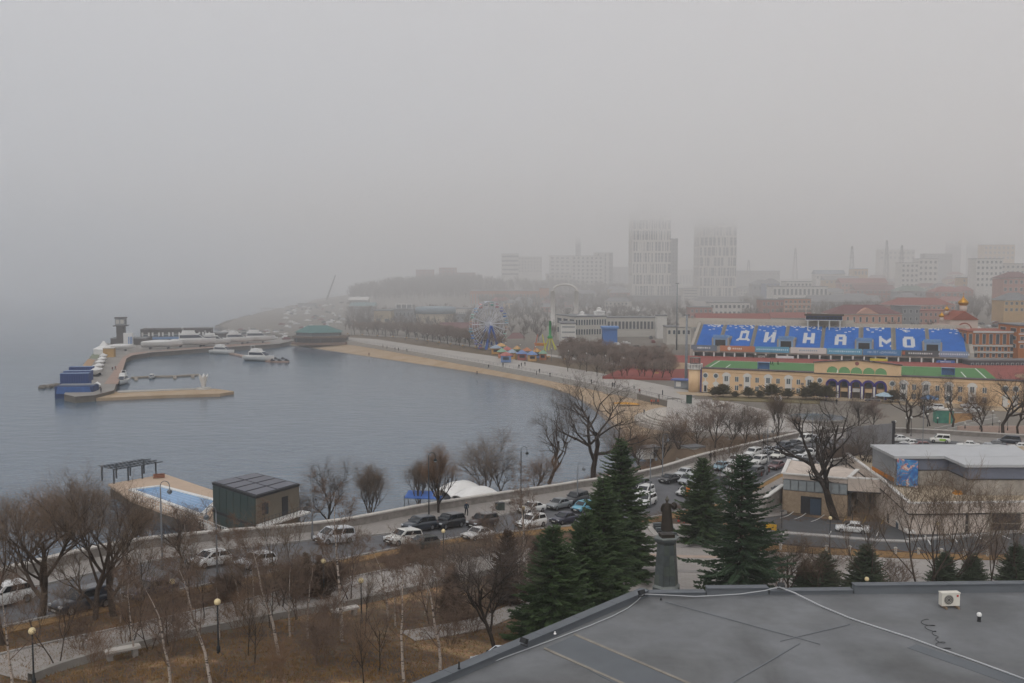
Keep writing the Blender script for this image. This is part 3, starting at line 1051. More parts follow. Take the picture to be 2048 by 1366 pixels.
# open canopy bridging the courtyard
for (x0, y0), (x1, y1) in (((42.9, 125.6), tuple(bC[:2])),):
    chain_boxes('canopy_fascia', (x0, y0), (x1, y1), 1, .5, 11.9, 13.5, m_stuc, G)
    chain_boxes('coping', (x0, y0), (x1, y1), 3, .6, 13.503, 13.65, m_cop2, G)
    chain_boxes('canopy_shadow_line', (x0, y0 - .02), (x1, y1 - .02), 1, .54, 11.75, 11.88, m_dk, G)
mb = MB(); mb.prism([(43.2, 126.2), (46.6, 126.4), (48.2, 141), (44.5, 138)], 11.9, 12.3); mb.build('canopy_roof', m_stuc, G)
mb = MB(); mb.prism([(43.4, 138.0), (48.2, 141.4), (48.0, 141.8), (43.2, 138.6)], 6.5, 13.2); mb.build('courtyard_wall', m_conc, G)
for x, y in ((43.4, 126.3), (46.4, 126.6), (44.8, 133)):
    mb = MB(); mb.box((x, y, 9.6), (.45, .45, 4.6)); mb.build('column', m_dk, G)
# lower windows, door and canopy on the diagonal front
a_, b_ = Vector(main[0]), Vector(main[1])
dv = (b_ - a_).normalized(); ang = math.atan2(dv.y, dv.x)
for s_, w, h, z, nm, m_ in ((.30, .8, 1.1, 9.6, 'window', m_glass), (.62, 1.1, 2.3, 9.0, 'door', m_door), (.62, 1.2, 2.5, 9.05, 'door_frame', m_white)):
    c = a_.lerp(b_, s_)
    mb = MB(); mb.box((0, 0, 0), (w, .1 if nm != 'door_frame' else .06, h)); mb.build(nm, m_, G, (c.x, c.y, z), ang)
mb = MB(); mb.box((0, 0, 0), (1.6, .9, .18)); mb.build('door_canopy', m_cop2, G, (b_.x - .1, b_.y - .4, 10.6), ang)
# roof hall
H = thing('roof_hall', 'grey clad roof hall with blue grey band and pale sloping roof on the terrace', 'building', (0, 0, ZB - .3))
def hbox(nm, m_, x0, x1, y0, y1, z0, z1, par=H):
    mb = MB(); mb.bx(x0, x1, y0, y1, z0, z1); return mb.build(nm, m_, par)
hbox('wall', m_plk, 47.6, 64, 122, 129.5, 0, 2.3)
hbox('wall', m_plk, 54.2, 64, 116.6, 121.99, 0, 2.3)
for x in np.arange(48.4, 54, 1.1):
    hbox('wall_panel', m_plk, x, x + 1.02, 121.93, 121.985, .1, 2.25)
for y in np.arange(117.0, 121.6, 1.1):
    hbox('wall_panel', m_plk, 54.13, 54.185, y, y + 1.02, .1, 2.25)
hbox('side_cladding', m_gw, 47.4, 47.59, 121.9, 129.5, 0, 4.3)
hbox('band', m_gb, 47.6, 64, 121.9, 129.5, 2.3, 4.1)
hbox('band', m_gb, 54.05, 64, 116.5, 121.89, 2.3, 4.1)
hbox('dark_trim', m_dk, 47.6, 54.1, 121.86, 121.93, 2.28, 2.4)
hbox('dark_trim', m_dk, 53.98, 54.04, 116.5, 121.85, 2.28, 2.4)
hbox('dark_trim', m_dk, 54.0, 64, 116.42, 116.49, 2.28, 2.4)
mb = MB(); mb.prism([(47.2, 121.5), (53.4, 121.5), (53.4, 116.1), (64.3, 116.1), (64.3, 129.8), (47.2, 129.8)], 4.12, 4.5); rf_ = mb.build('roof', m_grf, H)
mb = MB()
mb.add([(47.2, 121.5, 4.51), (64.3, 121.5, 4.51), (64.3, 129.8, 4.51), (47.2, 129.8, 4.51), (50.5, 125.6, 4.95), (64.3, 125.6, 5.1)], [(0, 1, 5, 4), (2, 3, 4, 5), (3, 0, 4), (1, 2, 5)])
mb.build('roof_ridge', m_grf, rf_)
def mural_mat():
    m = bpy.data.materials.new('painted_mural')
    m.use_nodes = True
    t = m.node_tree
    b = t.nodes['Principled BSDF']
    tc = t.nodes.new('ShaderNodeTexCoord')
    n = t.nodes.new('ShaderNodeTexNoise')
    n.inputs['Scale'].default_value = 1.1
    n.inputs['Detail'].default_value = 2
    n.inputs['Distortion'].default_value = 1.5
    t.links.new(tc.outputs['Object'], n.inputs['Vector'])
    r_ = t.nodes.new('ShaderNodeValToRGB')
    els = r_.color_ramp.elements
    els[0].position = .3; els[0].color = (*hx('2f5d9e'), 1)
    els[1].position = .75; els[1].color = (*hx('c8d4dc'), 1)
    for p, c in ((.45, '3a76b5'), (.53, '5b9cc4'), (.585, 'b4545e'), (.62, 'd7b9a4')):
        e = els.new(p); e.color = (*hx(c), 1)
    t.links.new(n.outputs['Fac'], r_.inputs[0])
    t.links.new(r_.outputs[0], b.inputs['Base Color'])
    b.inputs['Roughness'].default_value = .6
    return m
t = thing('mural_banner', 'bright blue painted mural panel with pink and white swirl on the terrace', 'mural', (47.55, 121.6, ZB - .2), math.atan2(-1.7, 1.9))
mb = MB(); mb.box((1.3, 0, 1.75), (2.55, .08, 3.3)); mb.build('panel', mural_mat(), t)
mb = MB()
for x in (.05, 2.55): mb.tube([(x, .08, 0), (x, .08, 3.4)], .05, 5)
mb.build('frame', m_iron, t)
hbox('orange_stripe', mat('orange_stripe', 'bd7426', .7), 47.33, 47.395, 122, 129.4, .55, 1.15)
KS = 1.0833
def relocate(o):          # the terrace lies lower and farther back than the sketch levels above
    o.location = Vector((o.location.x * KS, o.location.y * KS, HC - (HC - o.location.z) * KS))
    o.scale = (KS, KS, KS)
for o in (G, H, t): relocate(o)
H.scale.z = KS * .84
t = thing('roof_tarpaulin', 'small orange tarpaulin heap on the terrace by the hall wall', 'tarpaulin', (53.3, 117.4, ZB - .3))
mb = MB(); mb.box((0, 0, .2), (1.1, .8, .4), taper=.6); mb.build('heap', mat('orange_tarp', 'c98416', .7), t)
relocate(t)
def chiller(p, rz, label):
    t = thing('chiller_unit', label, 'chiller', p, rz)
    mc = mat('chiller_frame', '9a9488', .7)
    mb = MB(); mb.box((0, 0, 1.5), (3.6, 1.8, 2.2)); b_ = mb.build('body', m_dk, t)
    for x in (-1.75, 1.75):
        for y in (-.85, .85):
            mb = MB(); mb.box((x, y, 1.3), (.14, .14, 2.6)); mb.build('frame_post', mc, t)
    for z in (.35, 1.25, 2.6):
        mb = MB(); mb.box((0, -.92, z), (3.6, .08, .12)); mb.build('frame_rail', mc, t)
    for k in range(4):
        mb = MB(); mb.lathe((-1.3 + k * .87, 0, 2.62), [(.4, 0), (.42, .25), (.38, .27)], 12); mb.build('fan_cowl', mc, b_)
    mb = MB(); mb.box((-2.1, 0, 1.5), (.5, 1.7, 2.3)); mb.build('control_cabinet', mat('chiller_cabinet', 'b5afa3', .7), t)
chiller(Vector((54.5, 121.6, zu(54.5, 121.6))), R(-4), 'left big rooftop style chiller with four fans standing before the building')
chiller(Vector((60.8, 121.4, zu(60.8, 121.4))), R(-4), 'right big rooftop style chiller with four fans standing before the building')
for x, y in ((74, 138), (68, 136)):
    t = thing('roof_box', 'grey ventilation box on the far roof terrace ' + ('at the right edge' if x == 74 else 'beside the parapet'), 'vent box', (x, y, ZB - .3))
    mb = MB(); mb.box((0, 0, .7), (2.2, 1.6, 1.4)); mb.build('box', m_gw, t)
    mb = MB(); mb.box((0, 0, 1.45), (2.4, 1.8, .08)); mb.build('lid', m_grf, t)
    relocate(t)
chain_boxes('coping', (63, 141), (86, 137), 6, .5, ZB + .4, ZB + .55, m_cop2, G)
chain_boxes('far_parapet', (63, 141), (86, 137), 1, .4, ZB - .8, ZB + .39, m_stuc, G)
t = thing('retaining_wall', 'short pale retaining wall with dark face beside the creeper covered wing', 'wall', (0, 0, 0))
chain_boxes('wall', on(1530, 1030)[:2], on(1566, 1012)[:2], 1, .4, 6.5, 8.9, m_parl, t)
chain_boxes('coping', on(1530, 1030)[:2], on(1566, 1012)[:2], 3, .6, 8.903, 9.1, m_cop2, t)
# big grey hoarding behind the building
t = thing('grey_hoarding', 'large plain grey hoarding panel with dark end post behind the terrace building', 'hoarding', (0, 0, 0))
h0, h1 = at(1692, 915, 6.8), at(1785, 905, 6.8)
chain_boxes('panel', h0[:2], h1[:2], 4, .2, 6.3, 12.2, mat('hoarding_grey', '7d7d7e', .8, var=.06), t)
mb = MB(); mb.box((h1.x, h1.y, 9.4), (.5, .5, 6.4)); mb.build('end_post', m_dk, t)
# ================================================================ trees and shrubs
m_bark = mat('grey_brown_bark', '463c34', .95, var=.25, scale=3, bump=.6, bscale=9)
m_barkd = mat('dark_bark', '2e2721', .95, var=.25, scale=3, bump=.6, bscale=9)
m_twig = mat('brown_twigs', '695a4c', .95, var=.2, scale=1)
m_twigr = mat('reddish_twigs', '67564a', .95, var=.2, scale=1)
m_twigo = mat('orange_brown_twigs', '745c48', .95, var=.2, scale=1)
m_twigg = mat('grey_twigs', '5c534d', .95, var=.15, scale=1)
m_needle = mat('spruce_needles', '1b2a16', .8, scale=.6, col2='435630')
m_needle2 = mat('dark_spruce_needles', '1f3020', .8, scale=.9, col2='2f4228')
m_bneedle = mat('brown_conifer_twigs', '3f3128', .9, scale=1.2, col2='50402f')
m_bneedle2 = mat('grey_green_needles', '3b4634', .85, scale=1.2, col2='4b5440')
def birch_mat():
    m = mat('birch_bark', 'b5a89e', .85, var=.1, scale=2)
    t = m.node_tree
    b = t.nodes['Principled BSDF']
    tc = t.nodes['Texture Coordinate']
    mp = t.nodes.new('ShaderNodeMapping')
    mp.inputs['Scale'].default_value = (2, 2, 7)
    t.links.new(tc.outputs['Object'], mp.inputs[0])
    n = t.nodes.new('ShaderNodeTexNoise')
    n.inputs['Scale'].default_value = 1.2
    n.inputs['Detail'].default_value = 3
    t.links.new(mp.outputs[0], n.inputs['Vector'])
    r_ = t.nodes.new('ShaderNodeValToRGB')
    r_.color_ramp.elements[0].position = .36; r_.color_ramp.elements[0].color = (*hx('443c36'), 1)
    r_.color_ramp.elements[1].position = .46; r_.color_ramp.elements[1].color = (*hx('a2968b'), 1)
    t.links.new(n.outputs['Fac'], r_.inputs[0])
    t.links.new(r_.outputs[0], b.inputs['Base Color'])
    return m
m_birch = birch_mat()


def rot_to(d, ang, az):
    d = d.normalized()
    a_ = d.cross(Vector((0, 0, 1)) if abs(d.z) < .95 else Vector((1, 0, 0))).normalized()
    b_ = d.cross(a_)
    return (d * math.cos(ang) + (a_ * math.cos(az) + b_ * math.sin(az)) * math.sin(ang)).normalized()


def bare_tree(seed, h, r0, fork=.28, spread=38, up=.25, levels=4, kids=(5, 6, 5, 6), twig=.014, droop=0.0, wob=.12, lean=(0, 0), shrink=.62, stems=1, ntw=7, gnarl=1.0, twl=1.0, rk=.62, lead=0):
    """trunk and limbs in one mesh, the fine twigs in another"""
    g = random.Random(seed)
    lim, tw = MB(), MB()
    lim.smooth = True

    def branch(p, d, L, r, lev):
        n = (7 if lead else 4) if lev == 0 else 4 if lev < 2 else 3
        pts, rad = [p.copy()], [r]
        q = p.copy()
        dd = d.copy()
        for i in range(n):
            dd = (dd + Vector((g.gauss(0, wob), g.gauss(0, wob), g.gauss(0, wob * .5) + (up if lev else .1) * .25 - droop * lev * .06)) * gnarl).normalized()
            q = q + dd * (L / n)
            pts.append(q.copy())
            rad.append(max(r * (1 - (.9 if lead and lev == 0 else .62) * (i + 1) / n), .006))
        lim.mi = 1 if (droop and lev > 0) else 0
        lim.tube(pts, rad, 7 if lev == 0 else (5 if lev == 1 else 4) if lev < 3 else 3, cap=False)
        if lev >= max(1, levels - 2):
            for k in range(ntw if lev >= levels - 1 else ntw // 2 + 1):           # twig sprays
                s_ = g.uniform(.15, 1)
                i = min(int(s_ * n), n - 1)
                bp = pts[i].lerp(pts[i + 1], s_ * n - i)
                td = rot_to(dd, R(g.uniform(18, 62)), g.uniform(0, 6.28))
                td = (td + Vector((0, 0, up * .5 - droop * .6))).normalized()
                tl = (L if lev >= levels - 1 else L * .6) * g.uniform(.5, 1.15) * twl
                e1_ = bp + td * tl * .5
                e2_ = e1_ + (td + Vector((g.gauss(0, .2), g.gauss(0, .2), g.gauss(0, .15) - droop * .7))).normalized() * tl * .5
                tw.tube([bp, e1_, e2_], [twig, twig * .8, twig * .35], 3, cap=False)
                for j in range(2):
                    sd_ = rot_to(td, R(g.uniform(25, 60)), g.uniform(0, 6.28))
                    sb = bp.lerp(e2_, g.uniform(.3, .8))
                    tw.tube([sb, sb + (sd_ + Vector((0, 0, -droop * .6))).normalized() * tl * .45], [twig * .7, twig * .3], 3, cap=False)
        if lev >= levels - 1:
            return
        nk = kids[min(lev, len(kids) - 1)]
        for k in range(nk):
            s_ = (fork + (1 - fork) * (k + g.uniform(.2, .9)) / nk) if lev == 0 else g.uniform(.3, 1)
            s_ = min(s_, .98)
            i = min(int(s_ * n), n - 1)
            bp = pts[i].lerp(pts[i + 1], s_ * n - i)
            br = (rad[i] + (rad[i + 1] - rad[i]) * (s_ * n - i))
            td = rot_to((pts[i + 1] - pts[i]), R(g.gauss(spread, 9)), k * 2.4 + g.uniform(-.5, .5))
            td = (td + Vector((0, 0, up))).normalized()
            branch(bp, td, L * shrink * g.uniform(.75, 1.15) * (1.15 - .35 * s_), br * rk, lev + 1)

    for s_ in range(stems):
        d = Vector((lean[0] + g.gauss(0, .05), lean[1] + g.gauss(0, .05), 1)).normalized()
        p = Vector((0, 0, -.25))
        if stems > 1:
            a_ = 2 * math.pi * s_ / stems
            d = Vector((.28 * math.cos(a_) + g.gauss(0, .06), .28 * math.sin(a_), 1)).normalized()
            p += Vector((.12 * math.cos(a_), .12 * math.sin(a_), 0))
        branch(p, d, h * (lead or (.62 if levels > 3 else .7)), r0 / (1 if stems == 1 else 1.5), 0)
    return lim, tw


def conifer(seed, h, rb, dens=1.0, ragged=.25, low=.05, spray=.5, droop=.35):
    g = random.Random(seed)
    tr, nd = MB(), MB()
    tr.smooth = True
    tr.tube([(0, 0, -.3), (0, 0, h * .5), (0, 0, h)], [h * .017, h * .01, .015], 7)
    z = h * low
    while z < h * .985:
        t_ = (z - h * low) / (h * (1 - low))
        L0 = rb * (1 - t_) ** .72 * (.72 + .28 * min(1, t_ * 6)) + .12
        n = max(4, int((7 + 3 * (1 - t_)) * dens))
        a0 = g.uniform(0, 6.28)
        for k in range(n):
            a_ = a0 + 2 * math.pi * k / n + g.gauss(0, .15)
            L = L0 * (1 + g.gauss(0, ragged)) if g.random() > .06 else L0 * 1.3
            L = max(L, .15)
            el = .35 * t_ - droop * (1 - t_) * .6
            pts = []
            m_ = 5
            zj = g.gauss(0, .11)
            for i in range(m_ + 1):
                s_ = i / m_
                zz = z + zj + L * (el * s_ - droop * .5 * s_ * s_ + .28 * s_ ** 3)
                pts.append(Vector((L * s_ * math.cos(a_), L * s_ * math.sin(a_), zz)))
            tr.tube([pts[0], pts[3], pts[-1]], [.02 + .012 * (1 - t_), .012, .004], 3, cap=False)
            ns = max(4, int(L * 8 * dens))
            for j in range(ns):
                s_ = .18 + .82 * (j + g.random()) / ns
                i = min(int(s_ * m_), m_ - 1)
                p = pts[i].lerp(pts[i + 1], s_ * m_ - i)
                ax = (pts[i + 1] - pts[i]).normalized()
                side = ax.cross(Vector((0, 0, 1))).normalized()
                for sg in (-1, 1):
                    d = (ax * g.uniform(.5, 1.1) + side * sg * g.uniform(.5, 1.0) + Vector((0, 0, g.uniform(-.5, .15)))).normalized()
                    l = spray * g.uniform(.5, 1.05) * (.55 + .45 * (1 - t_)) * (1.1 - .5 * s_)
                    w = l * .26
                    up_ = Vector((0, 0, 1)) + side * g.uniform(-.6, .6)
                    sd_ = d.cross(up_).normalized() * w
                    q = p + d * l
                    mid = p + d * l * .45
                    dn = Vector((0, 0, -w * .5))
                    nd.add([p, mid + sd_ + dn, q, mid - sd_ + dn, mid + Vector((0, 0, w * .35))], [(0, 1, 4), (1, 2, 4), (2, 3, 4), (3, 0, 4)])
        z += (.24 + .16 * (1 - t_)) * h / 11
    # leader
    for k in range(10):
        a_ = k * .63
        p = Vector((0, 0, h * (.95 + .005 * k)))
        q = p + Vector((.16 * math.cos(a_), .16 * math.sin(a_), .2))
        nd.add([p, p + Vector((.03, 0, .1)), q, p + Vector((-.03, 0, .1))], [(0, 1, 2, 3)])
    return tr, nd


TREE = {}


def species(key, gen, m_tr, m_cr):
    a_, b_ = gen
    TREE[key] = (a_.mesh('trunk_' + key, m_tr), b_.mesh('crown_' + key, m_cr))


species('old1', bare_tree(11, 10.5, .3, fork=.16, spread=40, up=.3, levels=5, kids=(5, 4, 4, 4), ntw=4, twig=.007, wob=.15, gnarl=1.1, shrink=.7, rk=.74, twl=1.5), m_bark, m_twig)
species('old2', bare_tree(12, 10, .28, fork=.14, spread=42, up=.3, levels=5, kids=(5, 4, 4, 4), ntw=4, twig=.007, wob=.16, shrink=.7, rk=.74, twl=1.5), m_bark, m_twig)
species('gnarly1', bare_tree(21, 15, .36, fork=.34, spread=52, up=.2, levels=5, kids=(5, 4, 3, 3), ntw=4, twig=.008, wob=.26, lean=(-.10, 0), gnarl=1.3, shrink=.66, rk=.8, twl=1.5), m_bark, m_twigg)
species('gnarly2', bare_tree(25, 17, .44, fork=.25, spread=50, up=.24, levels=5, kids=(5, 4, 3, 3), ntw=4, twig=.009, wob=.24, gnarl=1.3, shrink=.7, rk=.8, twl=1.5), m_bark, m_twigg)
species('dark1', bare_tree(31, 12.5, .42, fork=.3, spread=46, up=.25, levels=5, kids=(5, 4, 3, 3), ntw=4, twig=.008, wob=.24, lean=(-.12, 0), gnarl=1.3, shrink=.68, rk=.8, twl=1.4), m_barkd, m_twigg)
species('fan1', bare_tree(41, 8.5, .2, fork=.06, spread=30, up=.45, levels=4, kids=(9, 6, 5), ntw=5, twig=.009, wob=.08, shrink=.72, rk=.74, twl=1.5), m_barkd, m_twigo)
species('fan2', bare_tree(42, 8.5, .18, fork=.08, spread=32, up=.4, levels=4, kids=(8, 6, 5), ntw=5, twig=.009, wob=.1, shrink=.7, rk=.74, twl=1.5), m_bark, m_twig)
species('mid1', bare_tree(51, 8.5, .17, fork=.2, spread=46, up=.2, levels=4, kids=(7, 6, 5), ntw=4, twig=.008, wob=.15, shrink=.68, rk=.74, twl=1.5), m_bark, m_twigo)
species('mid2', bare_tree(52, 8.5, .16, fork=.15, spread=48, up=.18, levels=4, kids=(7, 6, 5), ntw=4, twig=.008, wob=.17, shrink=.68, rk=.74, twl=1.5), m_bark, m_twig)
species('mid3', bare_tree(53, 9, .2, fork=.22, spread=44, up=.22, levels=4, kids=(7, 6, 5), ntw=4, twig=.008, wob=.16, shrink=.68, rk=.74, twl=1.5), m_barkd, m_twigg)
species('birch1', bare_tree(61, 9, .135, fork=.25, spread=40, up=.25, levels=4, kids=(11, 5, 4), ntw=6, twig=.007, droop=.4, wob=.07, shrink=.33, lead=1.0, rk=.42, twl=1.6), [m_birch, m_twigr], m_twigr)
species('birch2', bare_tree(62, 9, .125, fork=.3, spread=38, up=.28, levels=4, kids=(11, 5, 4), ntw=6, twig=.007, droop=.45, wob=.08, shrink=.33, lead=1.0, lean=(.06, 0), rk=.42, twl=1.6), [m_birch, m_twigr], m_twigr)
species('birch3', bare_tree(63, 8, .12, fork=.2, spread=44, up=.2, levels=4, kids=(10, 5, 4), ntw=6, twig=.007, droop=.5, wob=.11, shrink=.36, lead=1.0, lean=(-.08, .02), rk=.42, twl=1.5), [m_birch, m_twigr], m_twigr)
species('young', bare_tree(71, 4.5, .05, fork=.35, spread=38, up=.3, levels=3, kids=(7, 5), ntw=5, twig=.006, wob=.06, twl=1.2), m_barkd, m_twig)
species('shrub', bare_tree(81, 2.6, .03, fork=.05, spread=42, up=.25, levels=3, kids=(4, 4), ntw=4, twig=.007, stems=6, wob=.12, twl=1.3), m_twigr, m_twigr)
species('shrub2', bare_tree(82, 3.6, .035, fork=.1, spread=38, up=.3, levels=3, kids=(4, 4), ntw=4, twig=.007, stems=5, wob=.12, twl=1.3), m_twigo, m_twigo)
species('thicket', bare_tree(83, 1.8, .03, fork=.02, spread=48, up=.25, levels=3, kids=(6, 5), ntw=5, twig=.008, stems=8, wob=.14, twl=1.2), m_twigr, m_twigr)
species('stem', bare_tree(91, 7.5, .09, fork=.15, spread=34, up=.35, levels=4, kids=(5, 3, 3), ntw=4, twig=.008, wob=.12, stems=2, shrink=.66, rk=.74, twl=1.4), m_bark, m_twig)
species('linden', bare_tree(95, 8.5, .17, fork=.24, spread=46, up=.25, levels=4, kids=(7, 5, 4), ntw=5, twig=.02, wob=.1, shrink=.66, twl=1.3), m_barkd, mat('linden_twigs', '86766c', .95))
species('linden2', bare_tree(96, 8.0, .17, fork=.22, spread=48, up=.25, levels=4, kids=(7, 5, 4), ntw=5, twig=.02, wob=.12, shrink=.66, twl=1.3), m_barkd, mat('linden_twigs2', '8a7d74', .95))
species('spruce1', conifer(101, 13.5, 3.3, 1.35, .27, .03, .85, .45), m_barkd, m_needle)
species('spruce2', conifer(102, 9, 3.2, 1.45, .26, .02, .75, .42), m_barkd, m_needle)
species('spruce3', conifer(103, 12, 3.3, 1.15, .36, .04, .8, .45), m_barkd, m_needle2)
species('spruce4', conifer(104, 3.6, 1.6, 1.5, .18, .02, .45), m_barkd, m_bneedle2)
species('larch', conifer(105, 5.5, 1.6, 1.3, .22, .02, .5, .2), m_barkd, m_bneedle)


def tree(name, key, p, label, cat='tree', scale=1.0, rz=None, group=None, sz=None):
    t = thing(name, label, cat, p, rnd.uniform(0, 6.28) if rz is None else rz, group, (scale, scale, sz or scale))
    a_, b_ = TREE[key]
    put('trunk', a_, t)
    put('crown', b_, t)
    return t


SH = {}


def tpix(name, key, px, py, ptop, label, cat='tree', f=zu, group=None, rz=None, wide=1.0):
    """tree whose foot is seen at (px, py) and whose top reaches row ptop"""
    p = on(px, py, f)
    want = at(px, ptop, Y=p.y).z - p.z
    if key not in SH:
        zz_ = np.empty(len(TREE[key][1].vertices) * 3, 'f'); TREE[key][1].vertices.foreach_get('co', zz_)
        SH[key] = float(np.percentile(zz_[2::3], 97))
    hgt = SH[key]
    s_ = want / hgt
    return tree(name, key, p, label, cat, s_ * wide, rz, group, s_)


Z0 = 0.0
# --- big old trees at the left
tpix('old_tree', 'old1', 82, 1238, 962, 'big bare old tree with forked crown at the left by the road', rz=1.0, wide=1.15)
tpix('old_tree', 'old2', 190, 1240, 975, 'leaning bare old tree whose trunk hides the middle of the dark pickup', rz=2.2)
tpix('old_tree', 'old1', 228, 1232, 968, 'bare old tree with dark forked limbs just right of the dark pickup', rz=4.0)
tpix('old_tree', 'old2', 5, 1290, 1000, 'bare old tree cut by the left edge of the view', rz=.4)
tpix('slope_tree', 'mid2', 395, 1100, 1000, 'leaning bare tree on the slope below the pool behind the white hatchback', f=zslope, rz=2)
tpix('pollard_tree', 'mid3', 368, 1128, 1008, 'thick short pollarded trunk standing on the seaside pavement', rz=1)
tpix('slope_tree', 'mid1', 310, 1118, 1010, 'bare tree below the parapet between the left lamp and the pool deck', f=zslope)
tpix('slope_tree', 'mid2', 130, 1140, 975, 'bushy bare tree below the parapet at far left', f=zslope)
tpix('slope_tree', 'mid1', 40, 1165, 985, 'brown bare tree below the parapet at the left edge', f=zslope)
tpix('slope_tree', 'mid3', 540, 1080, 985, 'reddish bare tree in front of the green pool house', f=zslope)
tpix('slope_tree', 'mid2', 600, 1070, 975, 'bare tree beside the steps of the pool house', f=zslope)
tpix('slope_tree', 'mid3', 655, 1060, 918, 'gnarled dark bare tree right of the pool house', f=zslope, rz=2)
tpix('slope_tree', 'fan2', 738, 1062, 932, 'fan shaped bare tree between the gnarled tree and the tall lamp', f=zslope)
tpix('slope_tree', 'fan2', 838, 1030, 925, 'slender fan shaped bare tree left of the tall black lamp', f=zslope)
tpix('pavement_tree', 'fan1', 877, 1028, 897, 'broom shaped bare tree on the pavement by the black car', rz=.5)
tpix('slope_tree', 'mid2', 968, 1022, 868, 'tall bare tree with greyish crown above the white tent', f=zslope)
tpix('slope_tree', 'mid3', 1005, 1000, 895, 'crooked bare tree right of the white tent', f=zslope)
tpix('slope_tree', 'mid1', 1060, 1000, 910, 'brown bare tree below the parapet left of the first old giant', f=zslope)
tpix('giant_tree', 'gnarly1', 1104, 988, 783, 'tall crooked old tree leaning left against the bay', f=zslope, rz=.3)
tpix('giant_tree', 'gnarly2', 1187, 975, 745, 'tallest old tree with wide twisted limbs rising behind the big spruce', f=zslope, rz=2.9)
tpix('slope_tree', 'mid2', 1235, 950, 835, 'small bare tree between the tallest old tree and the beach', f=zslope)
tpix('slope_tree', 'mid1', 1286, 952, 862, 'bare tree below the parapet straight above the statue', f=zslope)
tpix('slope_tree', 'mid3', 1322, 935, 845, 'bare tree in front of the pale amphitheatre steps', f=zslope)
for i, (px, py, tp, key, lab) in enumerate((
    (1368, 925, 835, 'mid1', 'bare tree of the grove left of the two people at the parapet'),
    (1396, 910, 812, 'mid2', 'largest bushy bare tree of the grove above the two people at the parapet'),
    (1430, 905, 800, 'linden', 'reddish bushy tree at the middle of the grove beyond the parapet'),
    (1458, 900, 815, 'mid3', 'dark limbed tree at the right half of the grove beyond the parapet'),
    (1490, 892, 812, 'mid2', 'bare tree beyond the parapet left of the fountain basin'),
    (1520, 888, 818, 'linden2', 'rounded bare tree beyond the parapet below the white wing statue'),
    (1556, 878, 790, 'fan2', 'upright bare tree beside the white wing statue'),
    (1600, 872, 830, 'mid1', 'small brown tree in front of the fountain basin'),
    (1712, 868, 792, 'mid3', 'bare tree beyond the road right of the fountain basin'),
    (1745, 866, 800, 'linden', 'bushy bare tree in front of the purple arches'),
    (1816, 868, 752, 'gnarly2', 'broad old tree on the pavement left of the green kiosk'),
    (1860, 850, 770, 'mid3', 'bare tree directly behind the white and green van'),
    (1905, 852, 745, 'gnarly1', 'thick trunked bare tree in front of the orange wall'),
    (1962, 870, 775, 'mid1', 'small spreading tree on the pavement right of the van'),
    (2006, 870, 742, 'gnarly2', 'tall bare tree by the pink wall near the right edge'),
    (2036, 868, 748, 'gnarly1', 'thick bare tree at the right edge beyond the road'))):
    tpix('avenue_tree', key, px, py, tp, lab, f=(zslope if px < 1610 else zu))
# right foreground
tpix('dark_tree', 'dark1', 1672, 1040, 795, 'large dark twisted tree growing at the corner of the low building', rz=1.2)
tpix('bare_tree', 'stem', 1466, 1020, 868, 'slim forked bare tree in front of the parked cars behind the right spruces', rz=1)
tpix('bare_tree', 'mid3', 1725, 985, 850, 'bare tree in front of the grey hoarding', rz=1)
tpix('bare_tree', 'stem', 1845, 1190, 935, 'slim bare tree with fanned stems before the mural', rz=2)
tpix('bare_tree', 'stem', 1885, 1190, 955, 'twin stemmed bare tree right of the mural before the left chiller')
tpix('bare_tree', 'stem', 1742, 1190, 1000, 'dark bare sapling rising above the walk by the low spruce')
tpix('bare_tree', 'stem', 1975, 1190, 975, 'bare twin stem tree in front of the right chiller')
tpix('bare_tree', 'mid2', 1580, 1195, 1055, 'leaning tangled bare tree right of the ragged spruce')
tpix('bare_tree', 'mid2', 1630, 1200, 1075, 'tangled low bare tree above the far roof edge')
tpix('bare_tree', 'stem', 2040, 1190, 1010, 'bare sapling at the right edge above the roof')
# spruces
tpix('spruce_tree', 'spruce1', 1240, 1150, 905, 'tallest dark green spruce left of the statue', 'spruce', wide=1.12, rz=.5)
tpix('spruce_tree', 'spruce1', 1205, 1240, 985, 'broad green spruce in front of the tallest one left of the pedestal', 'spruce', wide=1.15, rz=2)
tpix('spruce_tree', 'spruce2', 1105, 1295, 1075, 'round bushy spruce touching the left roof edge', 'spruce', wide=1.0, rz=3)
tpix('spruce_tree', 'spruce2', 1170, 1270, 1050, 'green spruce squeezed between the bushy one and the pedestal', 'spruce', wide=.85, rz=3)
tpix('spruce_tree', 'spruce2', 1404, 1085, 932, 'smooth conical spruce right of the statue by the orange sign', 'spruce', wide=.9, rz=1)
tpix('spruce_tree', 'spruce3', 1480, 1215, 935, 'ragged dark spruce with drooping arms right of the pedestal', 'spruce', wide=1.0, rz=4)
for i, (px, py, tp, lab) in enumerate(((1648, 1195, 1112, 'low dark spruce left of the roof edge lamp'), (1612, 1192, 1125, 'low spruce beside the tangled bare trees'), (1730, 1192, 1098, 'low spruce behind the round lamp at the roof edge'),
                                       (1888, 1190, 1112, 'small grey green spruce above the fan unit'), (1945, 1190, 1116, 'small spruce right of the fan unit'), (2030, 1188, 1098, 'dark spruce at the right edge above the roof'))):
    tpix('low_spruce', 'spruce4', px, py, tp, lab, 'spruce')
